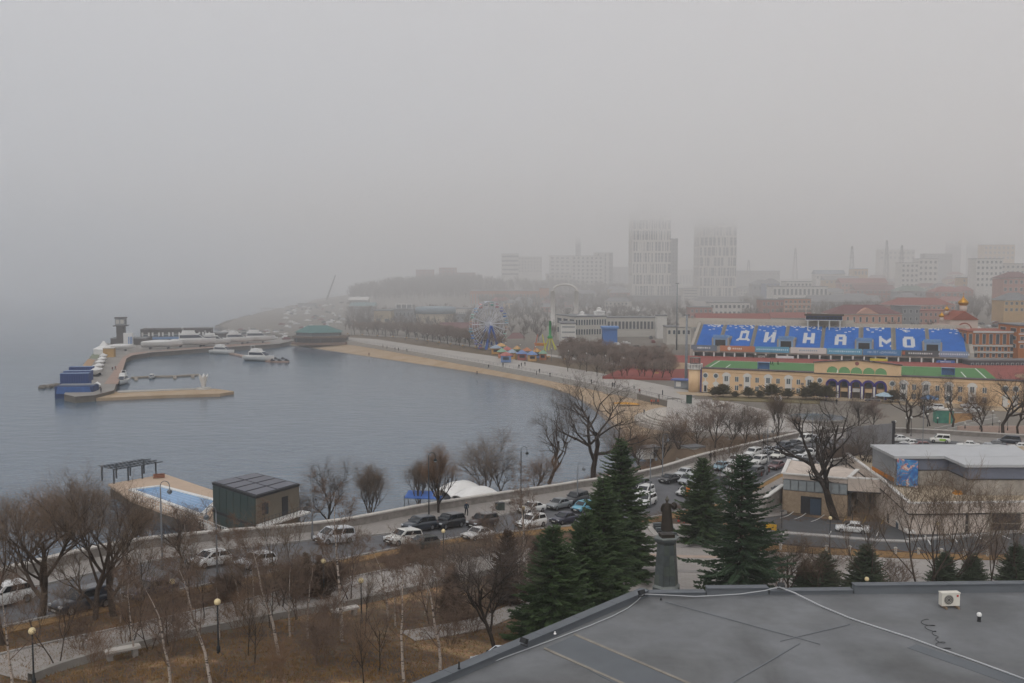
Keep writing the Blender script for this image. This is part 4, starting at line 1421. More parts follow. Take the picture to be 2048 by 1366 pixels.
for px, py, tp, lab in ((905, 1235, 1135, 'brown conical larch beside the pale path'), (1015, 1205, 1072, 'dark brown larch left of the bushy spruce'), (1072, 1180, 1085, 'slim brown larch behind the birch near the spruces'), (640, 1195, 1118, 'dense dark brown thicket tree left of the park lamp'), (612, 1190, 1112, 'dense dark shrubby tree at the path edge')):
    tpix('larch_tree', 'larch', px, py, tp, lab, 'larch', wide=1.0)
# birches
for px, py, tp, key, lab in (
    (558, 1310, 1005, 'birch2', 'white trunked birch standing on bare earth left of centre'),
    (683, 1282, 955, 'birch1', 'tall birch beside the end of the low path wall'),
    (616, 1278, 1085, 'birch3', 'smaller birch left of the tall birch by the path wall'),
    (808, 1362, 1080, 'birch1', 'birch with straight pale trunk at the bottom centre'),
    (880, 1345, 1060, 'birch3', 'birch with mottled trunk left of the parked car by the roof'),
    (1057, 1190, 985, 'birch1', 'slim white birch in front of the brown larches'),
    (423, 1372, 1060, 'birch2', 'birch leaning left at the bottom near the round lamp'),
    (340, 1380, 1110, 'birch3', 'low branched birch at the bottom left'),
    (25, 1380, 1120, 'birch1', 'birch at the bottom left corner'),
    (775, 1240, 1060, 'birch3', 'birch on the far side of the pale path'),
    (1000, 1160, 1010, 'birch2', 'birch between the road and the brown larch'),
    (480, 1210, 1030, 'birch2', 'reddish birch by the road near the silver hatchback')):
    tpix('birch_tree', key, px, py, tp, lab, 'birch')
for px, py, tp, key, lab in (
    (991, 1300, 1075, 'mid3', 'dark trunked bare tree left of the bushy spruce on bare earth'),
    (497, 1312, 1180, 'young', 'left one of two thin saplings near the round lamp'),
    (508, 1328, 1190, 'young', 'right one of two thin saplings near the round lamp'),
    (757, 1345, 1200, 'young', 'thin sapling on the bare earth at the bottom'),
    (728, 1372, 1215, 'young', 'thin sapling at the bottom edge left of the straight birch'),
    (546, 1262, 1120, 'young', 'thin sapling by the path left of the white birch'),
    (1200, 1180, 1060, 'young', 'thin sapling before the tallest spruce'),
    (860, 1250, 1100, 'stem', 'forked bare tree before the brown conical larch'),
    (935, 1230, 1075, 'stem', 'bare tree right of the brown conical larch'),
    (700, 1200, 1060, 'stem', 'bare tree on the road side of the path by the lamp'),
    (300, 1300, 1150, 'stem', 'bare thin tree on the path edge at lower left'),
    (115, 1330, 1165, 'stem', 'bare thin tree on the lower left path')):
    tpix('bare_tree', key, px, py, tp, lab)
_g = random.Random(44)
for i in range(22):
    px, py = _g.uniform(180, 1060), 0
    py = 1275 - (px - 180) * .13 + _g.uniform(-30, 75)
    tpix('park_sapling', _g.choice(('young', 'stem', 'birch1', 'birch2')), px, py, py - _g.uniform(120, 210), 'slim bare tree of the loose grove between road and bare earth', 'tree', group='slim bare trees of the loose park grove')
# shrubs
for i, (px, py, tp, key, lab) in enumerate((
    (460, 1205, 1148, 'thicket', 'leftmost dark brown clipped shrub by the road verge'), (585, 1200, 1130, 'thicket', 'brown shrub mass left of the larch thicket'),
    (670, 1180, 1125, 'thicket', 'brown shrub between the thicket tree and the path lamp'), (820, 1125, 1085, 'thicket', 'rounded brown shrub beside the dark green car'),
    (870, 1130, 1080, 'shrub', 'twiggy shrub under the yellow globe lamp by the road'), (390, 1185, 1110, 'shrub2', 'orange brown shrub by the white hatchback'),
    (900, 1290, 1215, 'shrub', 'thin shrub right of the path wall'), (720, 1330, 1250, 'shrub2', 'orange twigged shrub on the bare earth'),
    (250, 1290, 1200, 'shrub2', 'orange twigged shrub above the lower left path'), (345, 1310, 1215, 'shrub', 'brown shrub above the lower left path near the lamp'),
    (160, 1300, 1215, 'shrub', 'brown shrub on the verge below the dark pickup'), (660, 1290, 1190, 'shrub', 'shrub in front of the tall birch'),
    (480, 1275, 1185, 'shrub2', 'shrub on the edge of the path left of the lamp'), (1100, 1120, 1060, 'shrub', 'brown shrub between birch and spruce'),
    (975, 1120, 1060, 'shrub', 'brown shrub by the white car near the path'), (1540, 1020, 985, 'shrub', 'red brown shrub beside the retaining wall'),
    (1665, 940, 895, 'thicket', 'left brown hedge mass behind the low building'), (1700, 935, 890, 'thicket', 'right brown hedge mass behind the low building'),
    (1530, 1190, 1110, 'shrub', 'brown tangled shrub right of the ragged spruce'), (1790, 1190, 1120, 'shrub', 'thin shrub on the walk right of the low spruce'),
    (1560, 1175, 1100, 'shrub2', 'orange brown shrub at the walk edge'), (1990, 1130, 1075, 'shrub', 'brown shrub on the verge by the car park'),
    (640, 1330, 1230, 'shrub', 'shrub right of the white trunked birch'), (560, 1370, 1280, 'shrub2', 'orange shrub at the bottom edge below the birch'),
    (950, 1265, 1190, 'shrub', 'shrub before the dark trunked tree'), (190, 1350, 1260, 'shrub2', 'orange twigs at the lower left path wall'))):
    tpix('shrub', key, px, py, tp, lab, 'shrub', wide=1.05)
# undergrowth on the shore slope and dead grass tufts: too many to count
def undergrowth(name, pts, m, label, seed, hmin=.6, hmax=1.6, w=.014):
    g = random.Random(seed)
    mb = MB()
    for x, y, z in pts:
        for k in range(9):
            h = g.uniform(hmin, hmax)
            d = Vector((g.gauss(0, .35), g.gauss(0, .35), 1)).normalized()
            b_ = Vector((x + g.gauss(0, .25), y + g.gauss(0, .25), z - .1))
            m1 = b_ + d * h * .55
            mb.tube([b_, m1, m1 + (d + Vector((g.gauss(0, .3), g.gauss(0, .3), 0))) * h * .45], [w, w * .8, w * .3], 3, cap=False)
            for j in range(3):
                s_ = b_.lerp(m1, g.uniform(.5, 1))
                mb.tube([s_, s_ + Vector((g.gauss(0, .4), g.gauss(0, .4), g.uniform(.1, .5)))], [w * .6, w * .25], 3, cap=False)
    o = mb.build(name, m)
    o['kind'] = 'stuff'
    o['label'] = label
    return o
g = random.Random(5)
pts = []
for i in range(2400):
    j = g.randrange(20, 118)
    t_ = g.uniform(.05, .75)
    q = a[j] * (1 - t_) + fa[j] * t_ + np.array([g.gauss(0, .6), g.gauss(0, .6)])
    pts.append((q[0], q[1], zslope(*q)))
undergrowth('undergrowth', pts, m_twigo, 'leafless brown undergrowth on the slope below the parapet', 6)
pts = []
lo = resample(NKS, 160); hi_ = resample(PT, 160)
for i in range(900):
    j = g.randrange(30, 125)
    t_ = g.uniform(.15, .85)
    q = lo[j] * (1 - t_) + hi_[min(j + 10, 159)] * t_ + np.array([g.gauss(0, .5), g.gauss(0, .5)])
    pts.append((q[0], q[1], zu(*q)))
undergrowth('verge_twigs', pts, m_twigr, 'leafless low twigs on the verge between road and park path', 8, .3, .8, .009)
pts = []
for i in range(5200):
    px, py = g.uniform(-20, 1080), g.uniform(1160, 1366)
    p = on(px, py) if i % 2 else on(px, g.uniform(1240, 1366))
    pts.append((p.x, p.y, p.z))
mb = MB()
for x, y, z in pts:
    for k in range(5):
        h = g.uniform(.08, .26)
        b_ = Vector((x + g.gauss(0, .15), y + g.gauss(0, .15), z - .02))
        e_ = b_ + Vector((g.gauss(0, .12), g.gauss(0, .12), h))
        mb.add([b_ + Vector((-.02, 0, 0)), b_ + Vector((.02, .01, 0)), e_], [(0, 1, 2)])
o = mb.build('dead_grass', mat('dead_grass_blades', '8a6a40', .95, scale=.3, col2='5e4a30'))
o['kind'] = 'stuff'; o['label'] = 'dead straw coloured grass tufts on the park earth'
# ================================================================ vehicles
m_tyre = mat('tyre', '1d1d1e', .85, var=.1)
m_rim = mat('wheel_rim', '8f9194', .35, metal=.7, var=.1)
m_cglass = mat('car_glass', '1e2429', .08, var=.15, scale=1, spec=.7)
m_hl = mat('headlamp', 'c9cdd0', .15, var=.05)
m_tl = mat('tail_lamp', '7c1f1c', .25, var=.1)
m_plate = mat('number_plate', 'cfcfcb', .6, var=.03)
m_trim = mat('black_trim', '232425', .6, var=.1)
PAINT = {}


def paintmat(c):
    if c not in PAINT:
        m = mat('paint_' + c, c, .28, var=.04, scale=.8, spec=.5)
        m.node_tree.nodes['Principled BSDF'].inputs['Coat Weight'].default_value = .5
        PAINT[c] = m
    return PAINT[c]


# length, width, height, bonnet height, belt height, cabin base front/back, roof front/back (fractions of length from the nose)
CT = {
    'sedan': (4.5, 1.75, 1.45, .86, .95, .27, .86, .43, .70, .98),
    'hatch': (4.0, 1.70, 1.50, .90, .98, .22, .97, .40, .86, .98),
    'suv': (4.6, 1.86, 1.72, 1.05, 1.12, .25, .97, .40, .90, 1.10),
    'minivan': (4.7, 1.80, 1.80, 1.00, 1.08, .15, .98, .34, .93, 1.05),
    'van': (4.2, 1.70, 1.85, 1.00, 1.10, .20, .985, .34, .96, 1.06),
    'pickup': (4.9, 1.80, 1.75, 1.06, 1.12, .26, .97, .39, .88, 1.10),
}
CAR = {}


def car_mesh(k):
    L, Wd, Hh, hb, hbelt, c0, c1, r0, r1, hd = CT[k]
    w = Wd / 2
    X = lambda f_: L / 2 - f_ * L
    out = {}
    # body shell lofted along the length
    st_ = [(0.0, .55, .66 * hb, .86), (.02, .34, .80 * hb, .95), (.10, .26, .93 * hb, .99), (c0 - .01, .22, hb, 1), (c0 + .10, .22, hbelt, 1), (.5, .22, hbelt + .01, 1), (.82, .22, hbelt, 1),
           (.93, .26, hd, .98), (.985, .34, hd * .95, .95), (1.0, .5, hd * .72, .88)]
    rows = []
    for f_, z0, z1, kw in st_:
        x = X(f_)
        ww = w * kw
        rows.append([(x, -ww * .9, z0), (x, -ww, z0 + .12), (x, -ww, z0 + (z1 - z0) * .72), (x, -ww * .93, z1 - .03), (x, -ww * .6, z1), (x, ww * .6, z1), (x, ww * .93, z1 - .03), (x, ww, z0 + (z1 - z0) * .72), (x, ww, z0 + .12), (x, ww * .9, z0)])
    mb = MB(); mb.smooth = True
    mb.grid(rows)
    mb.smooth = False
    n = 10
    mb.add(rows[0], [tuple(range(n))]); mb.add(rows[-1], [tuple(range(n - 1, -1, -1))])
    # cabin pillars and roof
    ins = .80 if k in ('sedan', 'hatch') else .86
    zb, zt = hbelt - .04, Hh
    b4 = [(X(c0), w * .93), (X(c1), w * .93)]
    t4 = [(X(r0), w * ins), (X(r1), w * ins)]
    vs = [(b4[0][0], -b4[0][1], zb), (b4[0][0], b4[0][1], zb), (b4[1][0], b4[1][1], zb), (b4[1][0], -b4[1][1], zb),
          (t4[0][0], -t4[0][1], zt - .06), (t4[0][0], t4[0][1], zt - .06), (t4[1][0], t4[1][1], zt - .06), (t4[1][0], -t4[1][1], zt - .06),
          (t4[0][0] - .15, -t4[0][1] * .8, zt), (t4[0][0] - .15, t4[0][1] * .8, zt), (t4[1][0] + .12, t4[1][1] * .8, zt), (t4[1][0] + .12, -t4[1][1] * .8, zt)]
    mb.add(vs, [(0, 1, 5, 4), (1, 2, 6, 5), (2, 3, 7, 6), (3, 0, 4, 7), (4, 5, 9, 8), (5, 6, 10, 9), (6, 7, 11, 10), (7, 4, 8, 11), (8, 9, 10, 11)])
    out['body'] = mb.mesh('car_body_' + k, [paintmat('b9bbbd')])

    def pane(name, q, out_):
        q = [Vector(v) for v in q]
        nrm = (q[1] - q[0]).cross(q[3] - q[0]).normalized()
        c = sum(q, Vector()) / 4
        if nrm.dot(c - Vector((0, 0, zb))) < 0: nrm = -nrm
        a_ = [v + nrm * out_ for v in q]; b_ = [v - nrm * .02 for v in q]
        mb = MB(); mb.add(a_ + b_, [(0, 1, 2, 3), (0, 1, 5, 4), (1, 2, 6, 5), (2, 3, 7, 6), (3, 0, 4, 7)])
        return mb.mesh('car_' + name + k, [m_cglass])

    def face(i, u0, u1, v0, v1):
        A, B, C_, D = [Vector(vs[j]) for j in i]
        f_ = lambda u, v: (A.lerp(B, u)).lerp(D.lerp(C_, u), v)
        return [f_(u0, v0), f_(u1, v0), f_(u1, v1), f_(u0, v1)]
    out['windscreen'] = pane('ws', face((0, 1, 5, 4), .06, .94, .1, .95), .012)
    out['rear_window'] = pane('rw', face((2, 3, 7, 6), .1, .9, .2, .9), .012)
    rear = .62 if k == 'pickup' else .95
    out['side_window'] = [pane('s%d' % j, face(fi, a0, a1, .14, .88), .012) for j, (fi, a0, a1) in enumerate((((1, 2, 6, 5), .12, .48), ((1, 2, 6, 5), .52, rear), ((3, 0, 4, 7), 1 - rear, .48), ((3, 0, 4, 7), .52, .88)))]
    mb = MB(); mb.smooth = True
    R0 = .31 if Hh < 1.6 else .36
    def wheel(sx):
        a_ = MB(); a_.smooth = True
        prof = [(R0 * .62, -.1), (R0 * .97, -.1), (R0, -.05), (R0, .05), (R0 * .97, .1), (R0 * .62, .1)]
        N_ = 16
        rows = [[(r_ * math.cos(2 * math.pi * i / N_), y, r_ * math.sin(2 * math.pi * i / N_)) for i in range(N_ + 1)] for r_, y in prof]
        a_.grid(rows)
        return a_.mesh('car_tyre', [m_tyre])
    out['tyre'] = wheel(1)
    rm = MB()
    N_ = 12
    for y in (-.085, .085):
        rm.add([(0, y, 0)] + [(R0 * .64 * math.cos(2 * math.pi * i / N_), y, R0 * .64 * math.sin(2 * math.pi * i / N_)) for i in range(N_)], [(0, i + 1, (i + 1) % N_ + 1) for i in range(N_)])
    out['rim'] = rm.mesh('car_rim', [m_rim])
    out['wheel_pos'] = [(X(.18), s_ * (w - .08), R0) for s_ in (-1, 1)] + [(X(.8), s_ * (w - .08), R0) for s_ in (-1, 1)]
    hl = MB(); hl.box((0, 0, 0), (.2, .36, .15)); out['headlight'] = hl.mesh('car_hl', [m_hl])
    out['hl_pos'] = [(X(.025), s_ * w * .72, hb * .74) for s_ in (-1, 1)]
    tl = MB(); tl.box((0, 0, 0), (.08, .18, .3 if Hh > 1.6 else .2)); out['taillight'] = tl.mesh('car_tl', [m_tl])
    out['tl_pos'] = [(X(.994), s_ * w * .76, hd * .82) for s_ in (-1, 1)]
    g_ = MB(); g_.box((X(.004), 0, .58 * hb), (.1, w * 1.05, .16)); out['grille'] = g_.mesh('car_gr', [m_trim])
    b_ = MB(); b_.box((X(.012), 0, .36), (.14, w * 1.7, .16)); out['bumper'] = b_.mesh('car_bp', [m_trim])
    p_ = MB(); p_.box((X(-.006), 0, .46), (.03, .5, .11)); out['number_plate'] = p_.mesh('car_pl', [m_plate])
    mr = MB(); mr.box((0, 0, 0), (.12, .2, .14)); out['mirror'] = mr.mesh('car_mr', [m_trim])
    out['mr_pos'] = [(X(c0 + .07), s_ * (w + .08), hbelt + .06) for s_ in (-1, 1)]
    return out


def car(px, py, kind, col, label, hd=None, group='cars on and beside the seaside road', f=zu, off=.09, pos=None):
    if kind not in CAR:
        CAR[kind] = car_mesh(kind)
    C_ = CAR[kind]
    p = pos if pos is not None else on(px, py, f)
    if hd is None:
        A = np.array(resample(FKS, 400))
        i = int(np.hypot(A[:, 0] - p.x, A[:, 1] - p.y).argmin())
        d = A[max(i - 3, 0)] - A[min(i + 3, 399)]
        hd = math.atan2(d[1], d[0])
    t = thing('car', label, 'car', (p.x, p.y, p.z + off), hd, group)
    e = 1.2
    zf = f(p.x + math.cos(hd) * e, p.y + math.sin(hd) * e) if pos is None else p.z
    zr = f(p.x - math.cos(hd) * e, p.y - math.sin(hd) * e) if pos is None else p.z
    t.rotation_euler = (0, -math.atan2(zf - zr, 2 * e), hd)
    t.scale = (.9, .9, .92)
    bd = paint(put('body', C_['body'], t), paintmat(col))
    put('windscreen', C_['windscreen'], t)
    put('rear_window', C_['rear_window'], t)
    for m_ in C_['side_window']:
        put('side_window', m_, t)
    for q in C_['wheel_pos']:
        w_ = put('wheel', C_['tyre'], t, q)
        put('rim', C_['rim'], w_)
    for q in C_['hl_pos']: put('headlight', C_['headlight'], bd, q)
    for q in C_['tl_pos']: put('taillight', C_['taillight'], bd, q)
    for q in C_['mr_pos']: put('mirror', C_['mirror'], bd, q)
    for nm in ('grille', 'bumper', 'number_plate'):
        put(nm, C_[nm], bd)
    return t


WHT, SIL, BLK, NVY, GRY, DGN, RED, LBL, BGE = 'd6d6d4', 'a9adb0', '191b1e', '1f2833', '3a3e43', '26302e', '5a2f2f', '7b9aa8', 'b3aea4'
for a_ in (
    (8, 1212, 'suv', WHT, 'white car cut off by the left edge of the view'),
    (165, 1222, 'pickup', '1f2937', 'dark blue off roader behind the leaning old trees'),
    (300, 1196, 'sedan', '2c2b45', 'dark violet sedan parked at the verge right of the old trees'),
    (420, 1134, 'hatch', WHT, 'bright white hatchback driving past the pollarded trunk'),
    (512, 1138, 'hatch', 'c3c5c7', 'silver white hatchback half hidden by reddish birch twigs'),
    (668, 1088, 'minivan', 'b9bcc0', 'silver minivan by the far kerb behind the tall birch'),
    (806, 1090, 'suv', 'd0cfca', 'white off roader beside the dark green car'),
    (845, 1100, 'hatch', DGN, 'dark green small car on the near lane by the rounded shrub'),
    (838, 1062, 'suv', NVY, 'navy car parked left of the black car at the far kerb'),
    (897, 1056, 'suv', '15191f', 'black car parked under the broom shaped tree'),
    (965, 1055, 'suv', '3a2f2c', 'dark brown car in traffic behind the birch twigs'),
    (955, 1080, 'sedan', 'c4c2c0', 'silver sedan with shiny grille in the near lane'),
    (1063, 1026, 'sedan', 'd2d2cf', 'white sedan parked at the far kerb under the yellow lamp'),
    (1062, 1056, 'suv', WHT, 'white off roader in the near lane behind the slim white birch'),
    (1128, 1047, 'sedan', '25283a', 'dark blue sedan in the near lane left of the tallest spruce'),
    (1117, 1018, 'sedan', '777b7d', 'grey sedan in traffic left of the light blue car'),
    (1166, 1024, 'hatch', '5f9fb5', 'light blue small car just left of the tallest spruce'),
    (1152, 1008, 'suv', '22262b', 'dark car behind the light blue car'),
    (1283, 976, 'sedan', '3b3e42', 'dark grey sedan at the far kerb right of the tallest spruce'),
    (1289, 994, 'suv', 'cfcfcd', 'rear one of the two white off roaders above the statue'),
    (1292, 1012, 'suv', WHT, 'front one of the two white off roaders above the statue'),
    (1338, 966, 'sedan', BLK, 'black sedan at the far kerb above the statue helmet'),
    (1369, 954, 'sedan', 'b6b9bb', 'silver sedan parked behind the black sedan'),
    (1378, 970, 'minivan', 'a5a8ab', 'silver grey minivan between black sedan and conical spruce'),
    (1372, 992, 'sedan', WHT, 'white sedan beside the orange flag stand'),
    (1442, 940, 'sedan', LBL, 'pale blue sedan behind the conical spruce tip'),
    (1471, 930, 'suv', 'd0d0ce', 'white off roader at the far kerb behind the slim forked tree'),
    (1466, 948, 'suv', WHT, 'white off roader directly behind the slim forked tree'),
    (1509, 953, 'suv', GRY, 'dark grey off roader on the outer lane left of the cones'),
    (1518, 930, 'suv', 'cdccc8', 'white off roader in the middle lane above the dark grey one'),
    (1506, 914, 'suv', 'd5d5d2', 'white off roader at the far kerb left of the silver sedan'),
    (1538, 908, 'sedan', 'a7aaac', 'silver sedan left of the navy cars at the far kerb'),
    (1565, 901, 'suv', NVY, 'left one of two navy cars at the far kerb'),
    (1588, 894, 'sedan', '2b3138', 'right one of two navy cars at the far kerb'),
    (1557, 917, 'sedan', 'd9d8cf', 'cream white crossover in the middle of the queue'),
    (1553, 938, 'sedan', '5d3a3c', 'maroon sedan left of the low building corner'),
    (1600, 906, 'sedan', '383c42', 'dark grey sedan in the queue right of the cream crossover'),
    (1609, 886, 'van', 'd6d5cf', 'small boxy white off roader at the far end of the queue'),
    (1600, 925, 'sedan', 'cfd1d2', 'white sedan above the gable of the low building'),
    (1627, 884, 'sedan', 'a5a9ac', 'silver sedan last in the queue behind the dark twisted tree'),
    (1622, 913, 'sedan', 'd3d3d0', 'white sedan behind the dark twisted tree'),
    (1557, 990, 'sedan', '33373c', 'dark sedan parked against the creeper covered wing'),
    (1466, 968, 'sedan', 'd0d0cd', 'white sedan in the outer lane behind the ragged spruce'),
    (1438, 972, 'suv', '1d2023', 'black car hidden between the two right spruces'),
    (1612, 934, 'suv', '24282d', 'black car behind the gable of the low building'),
    (1797, 884, 'sedan', 'd4d4d1', 'white car beside the end post of the grey hoarding'),
    (1822, 893, 'sedan', 'd8d8d5', 'white sedan right of the hoarding behind the roof hall'),
    (1806, 901, 'sedan', '2d3342', 'dark blue car below the white cars at the hoarding'),
    (1840, 898, 'hatch', '6b3434', 'dark red car behind the roof hall'),
    (1936, 896, 'sedan', 'd9d9d6', 'white sedan right of the van behind the hall roof'),
    (1972, 900, 'sedan', '9fa3a6', 'silver car between the white sedan and the dark car behind the hall'),
    (1990, 895, 'sedan', '262d36', 'dark sedan in front of the dark minivan near the right edge'),
    (2018, 888, 'minivan', '2a313b', 'dark minivan near the right edge beyond the hall'),
    (2040, 900, 'sedan', 'd4d4d2', 'white car at the right edge beyond the hall')):
    car(*a_)
t = car(1880, 886, 'van', 'd9d8d0', 'white small van with green side patch driving on the far road')
mb = MB()
for s_ in (-1, 1):
    mb = MB(); mb.box((-.5, s_ * .852, .72), (1.3, .012, .5)); mb.build('green_patch', mat('van_green', '8fb54e', .4, var=.05), t)
car(1705, 1066, 'sedan', WHT, 'lone white car in the car park before the low building', R(160))
car(1005, 1352, 'suv', 'b9bec4', 'silver car parked on the bare earth beside the left roof edge', R(215))
car(900, 1412, 'sedan', '9aa0a6', 'grey car roof peeping over the left roof edge at the bottom', R(200))

# ================================================================ lamps
m_pole = mat('lamp_pole_dark', '25292b', .5, metal=.3, var=.1)
m_pole2 = mat('lamp_pole_grey', '686c70', .5, metal=.3, var=.1)
m_globe = mat('frosted_globe', 'd8c69a', .35, var=.12, scale=2)
m_globew = mat('white_globe', 'd8d6d0', .35, var=.08, scale=2)
gl = MB(); gl.smooth = True; gl.ball((0, 0, 0), .2, 12, 8); GLOBE = gl.mesh('globe', m_globe)
gl = MB(); gl.smooth = True; gl.ball((0, 0, 0), .22, 10, 7); GLOBEW = gl.mesh('white_globe', m_globew)


def globe_lamp(px, py, phead, label, white=False, f=zu):
    p = on(px, py, f)
    h = at(px, phead, Y=p.y).z - p.z
    t = thing('globe_lamp', label, 'lamp', p, 0, 'round globe lamps')
    mb = MB(); mb.smooth = True
    mb.lathe((0, 0, -.1), [(.12, 0), (.12, .5), (.07, .55), (.05, 1.0), (.045, h - .1)], 8); mb.build('pole', m_pole, t)
    mb = MB(); mb.lathe((0, 0, h - .22), [(.05, 0), (.12, .04), (.12, .08)], 8); mb.build('collar', m_pole, t)
    put('globe', GLOBEW if white else GLOBE, t, (0, 0, h))
    return t


for a_ in ((437, 1306, 1204, 'yellowish globe lamp at the lower edge of the pale path'), (347, 1245, 1163, 'globe lamp on the straw verge right of the old trees'), (68, 1372, 1262, 'globe lamp at the lower left corner'),
           (648, 1200, 1122, 'globe lamp in front of the dense brown thicket'), (723, 1248, 1161, 'globe lamp beside the end of the low path wall'), (887, 1125, 1062, 'bright yellow globe lamp by the near kerb at centre'),
           (1047, 1085, 1016, 'yellow globe lamp by the white sedan left of the spruces'), (1659, 1108, 1036, 'yellow globe lamp between car park and walk'), (1873, 1122, 1047, 'pale globe lamp before the left chiller'),
           (1732, 1225, 1158, 'round lamp head just above the far roof edge'), (2045, 1230, 1165, 'round lamp head above the roof edge at the right side')):
    globe_lamp(*a_)
for i, (px, py, ph) in enumerate(((1790, 868, 843), (1812, 866, 836), (1822, 874, 835), (1855, 852, 828), (1875, 846, 836), (1930, 856, 847), (1960, 858, 840), (1998, 866, 843), (2015, 860, 808), (1985, 850, 822), (1945, 840, 830), (1425, 790, 779), (1640, 800, 788), (1560, 802, 792), (1700, 806, 784))):
    globe_lamp(px, py, ph, ('small white globe lamp among the avenue trees beyond the road' if px > 1780 else 'small white globe lamp before the yellow stadium building'), True, f=(zu if px > 1780 else (lambda x, y: ground(x, y))))


def swan_lamp(px, py, ptop, label, two=False, f=zu, dirx=1, m=None):
    p = on(px, py, f)
    h = at(px, ptop, Y=p.y).z - p.z
    t = thing('street_lamp', label, 'street lamp', p, 0, 'tall street lamps along the road')
    m = m or m_pole
    mb = MB(); mb.smooth = True
    mb.lathe((0, 0, -.1), [(.16, 0), (.16, .9), (.1, 1.0), (.075, 1.2), (.06, h - .5)], 8); mb.build('pole', m, t)
    for s_ in ((dirx, -dirx) if two else (dirx,)):
        pts = [(0, 0, h - .6)] + [(s_ * (.38 - .38 * math.cos(a_)), 0, h - .4 + .4 * math.sin(a_)) for a_ in np.linspace(0, math.pi, 9)] + [(s_ * .76, 0, h - .65)]
        mb = MB(); mb.smooth = True; mb.tube(pts, .035, 6); arm = mb.build('arm', m, t)
        mb = MB(); mb.smooth = True; mb.lathe((s_ * .76, 0, h - 1.0), [(.08, 0), (.24, .06), (.2, .2), (.06, .3), (.05, .38)], 10); mb.build('lamp_head', m, arm)
        mb = MB(); mb.smooth = True; mb.ball((s_ * .76, 0, h - 1.0), .17, 10, 6, (1, 1, .7)); mb.build('glass', mat('lamp_bowl', '8e979b', .25), arm)
    return t


swan_lamp(325, 1140, 962, 'tall swan neck lamp behind the old trees by the pool', m=m_pole2)
swan_lamp(435, 1172, 1012, 'tall swan neck lamp beside the white hatchback', m=m_pole2, dirx=-1)
swan_lamp(858, 1046, 905, 'tall black swan neck lamp in front of the navy car')
swan_lamp(1042, 1012, 893, 'swan neck lamp at the parapet left of the old giants')
swan_lamp(1300, 1016, 905, 'tall thin lamp beside the white off roaders', m=m_pole2)
swan_lamp(1325, 962, 868, 'lamp at the far kerb by the black sedan', m=m_pole2)
swan_lamp(1534, 950, 852, 'slim tall lamp in the traffic queue left of the low building', m=m_pole2)
swan_lamp(1527, 905, 862, 'lamp at the parapet behind the silver sedan', m=m_pole2)
swan_lamp(625, 1082, 930, 'lamp at the parapet beside the pool house', m=m_pole2)
swan_lamp(1155, 1012, 925, 'thin lamp behind the light blue car', m=m_pole2)
swan_lamp(1624, 900, 818, 'thin tall lamp in front of the fountain basin', m=m_pole2)
swan_lamp(1845, 902, 808, 'thin tall lamp behind the roof hall', m=m_pole2)
for px, py, pt, lab in ((1704, 1064, 1012, 'black lamp post with flat head behind the lone white car'), (1563, 1058, 1022, 'thin black post at the left of the car park'), (1545, 985, 975, 'thin dark post by the dark parked sedan')):
    p = on(px, py)
    h = at(px, pt, Y=p.y).z - p.z
    t = thing('lamp_post', lab, 'lamp post', p)
    mb = MB(); mb.tube([(0, 0, -.1), (0, 0, h)], .05, 6); mb.build('pole', m_pole, t)
    mb = MB(); mb.box((0, 0, h), (.5, .18, .08)); mb.build('head', m_pole, t)
t = thing('litter_bin', 'dark green litter bin against the parapet', 'bin', on(1000, 1022), R(30))
mb = MB(); mb.box((0, 0, .5), (1.0, .6, 1.0)); mb.build('box', mat('bin_green', '3a423d', .7), t)
mb = MB(); mb.box((0, 0, 1.03), (1.06, .66, .06)); mb.build('lid', m_pole, t)
for px, py, lab in ((1372, 942, 'stone bench with slab seat by the parapet above the black sedan'), (1012, 1012, 'stone bench by the parapet near the litter bin'), (235, 1128, 'stone bench by the parapet behind the old trees'), (690, 1235, 'granite bench at the end of the low path wall'), (245, 1318, 'granite bench on the lower left path')):
    t = thing('stone_bench', lab, 'bench', on(px, py) + Vector((0, 0, .12)), R(32))
    mb = MB(); mb.box((0, 0, .5), (2.0, .6, .14)); mb.build('seat', m_cop, t)
    for sx in (-.7, .7):
        mb = MB(); mb.box((sx, 0, .2), (.3, .5, .46)); mb.build('leg', m_parl, t)

# ================================================================ people
def person_mesh(name, walk):
    s_ = .16 if walk else .02
    V = [(0, 0, .95), (0, 0, 1.15), (0, 0, 1.38), (0, .0, 1.5), (0, .02, 1.63),
         (-.09, 0, .9), (-.1, s_, .5), (-.1, s_ * .3 if walk else 0, .08), (-.1, .12, .04),
         (.09, 0, .9), (.1, -s_ * .6, .5), (.1, -s_ * 2, .08), (.1, -s_ * 2 + .12, .04),
         (-.2, 0, 1.38), (-.26, -.03, 1.12), (-.24, .1, .88), (.2, 0, 1.38), (.26, .05, 1.12), (.24, .16, .9)]
    E_ = [(0, 1), (1, 2), (2, 3), (3, 4), (0, 5), (5, 6), (6, 7), (7, 8), (0, 9), (9, 10), (10, 11), (11, 12), (2, 13), (13, 14), (14, 15), (2, 16), (16, 17), (17, 18)]
    Ra = [.14, .15, .16, .06, .1, .1, .075, .055, .05, .1, .075, .055, .05, .08, .06, .05, .08, .06, .05]
    me = skin_mesh(name, V, E_, Ra, 1)
    me.materials.clear()
    for m_ in (mat('jacket', '2a2c33', .9), mat('trousers', '2b2b30', .9), mat('skin_tone', 'b08a74', .6), mat('dark_hair', '2a221d', .8)):
        me.materials.append(m_)
    for f_ in me.polygons:
        z = f_.center.z
        x = abs(f_.center.x)
        f_.material_index = 1 if z < .88 and x < .2 else (0 if z < 1.5 else (3 if z > 1.64 or f_.center.y < -.03 else 2))
        if .84 < z < .93 and x > .2: f_.material_index = 2
    return me


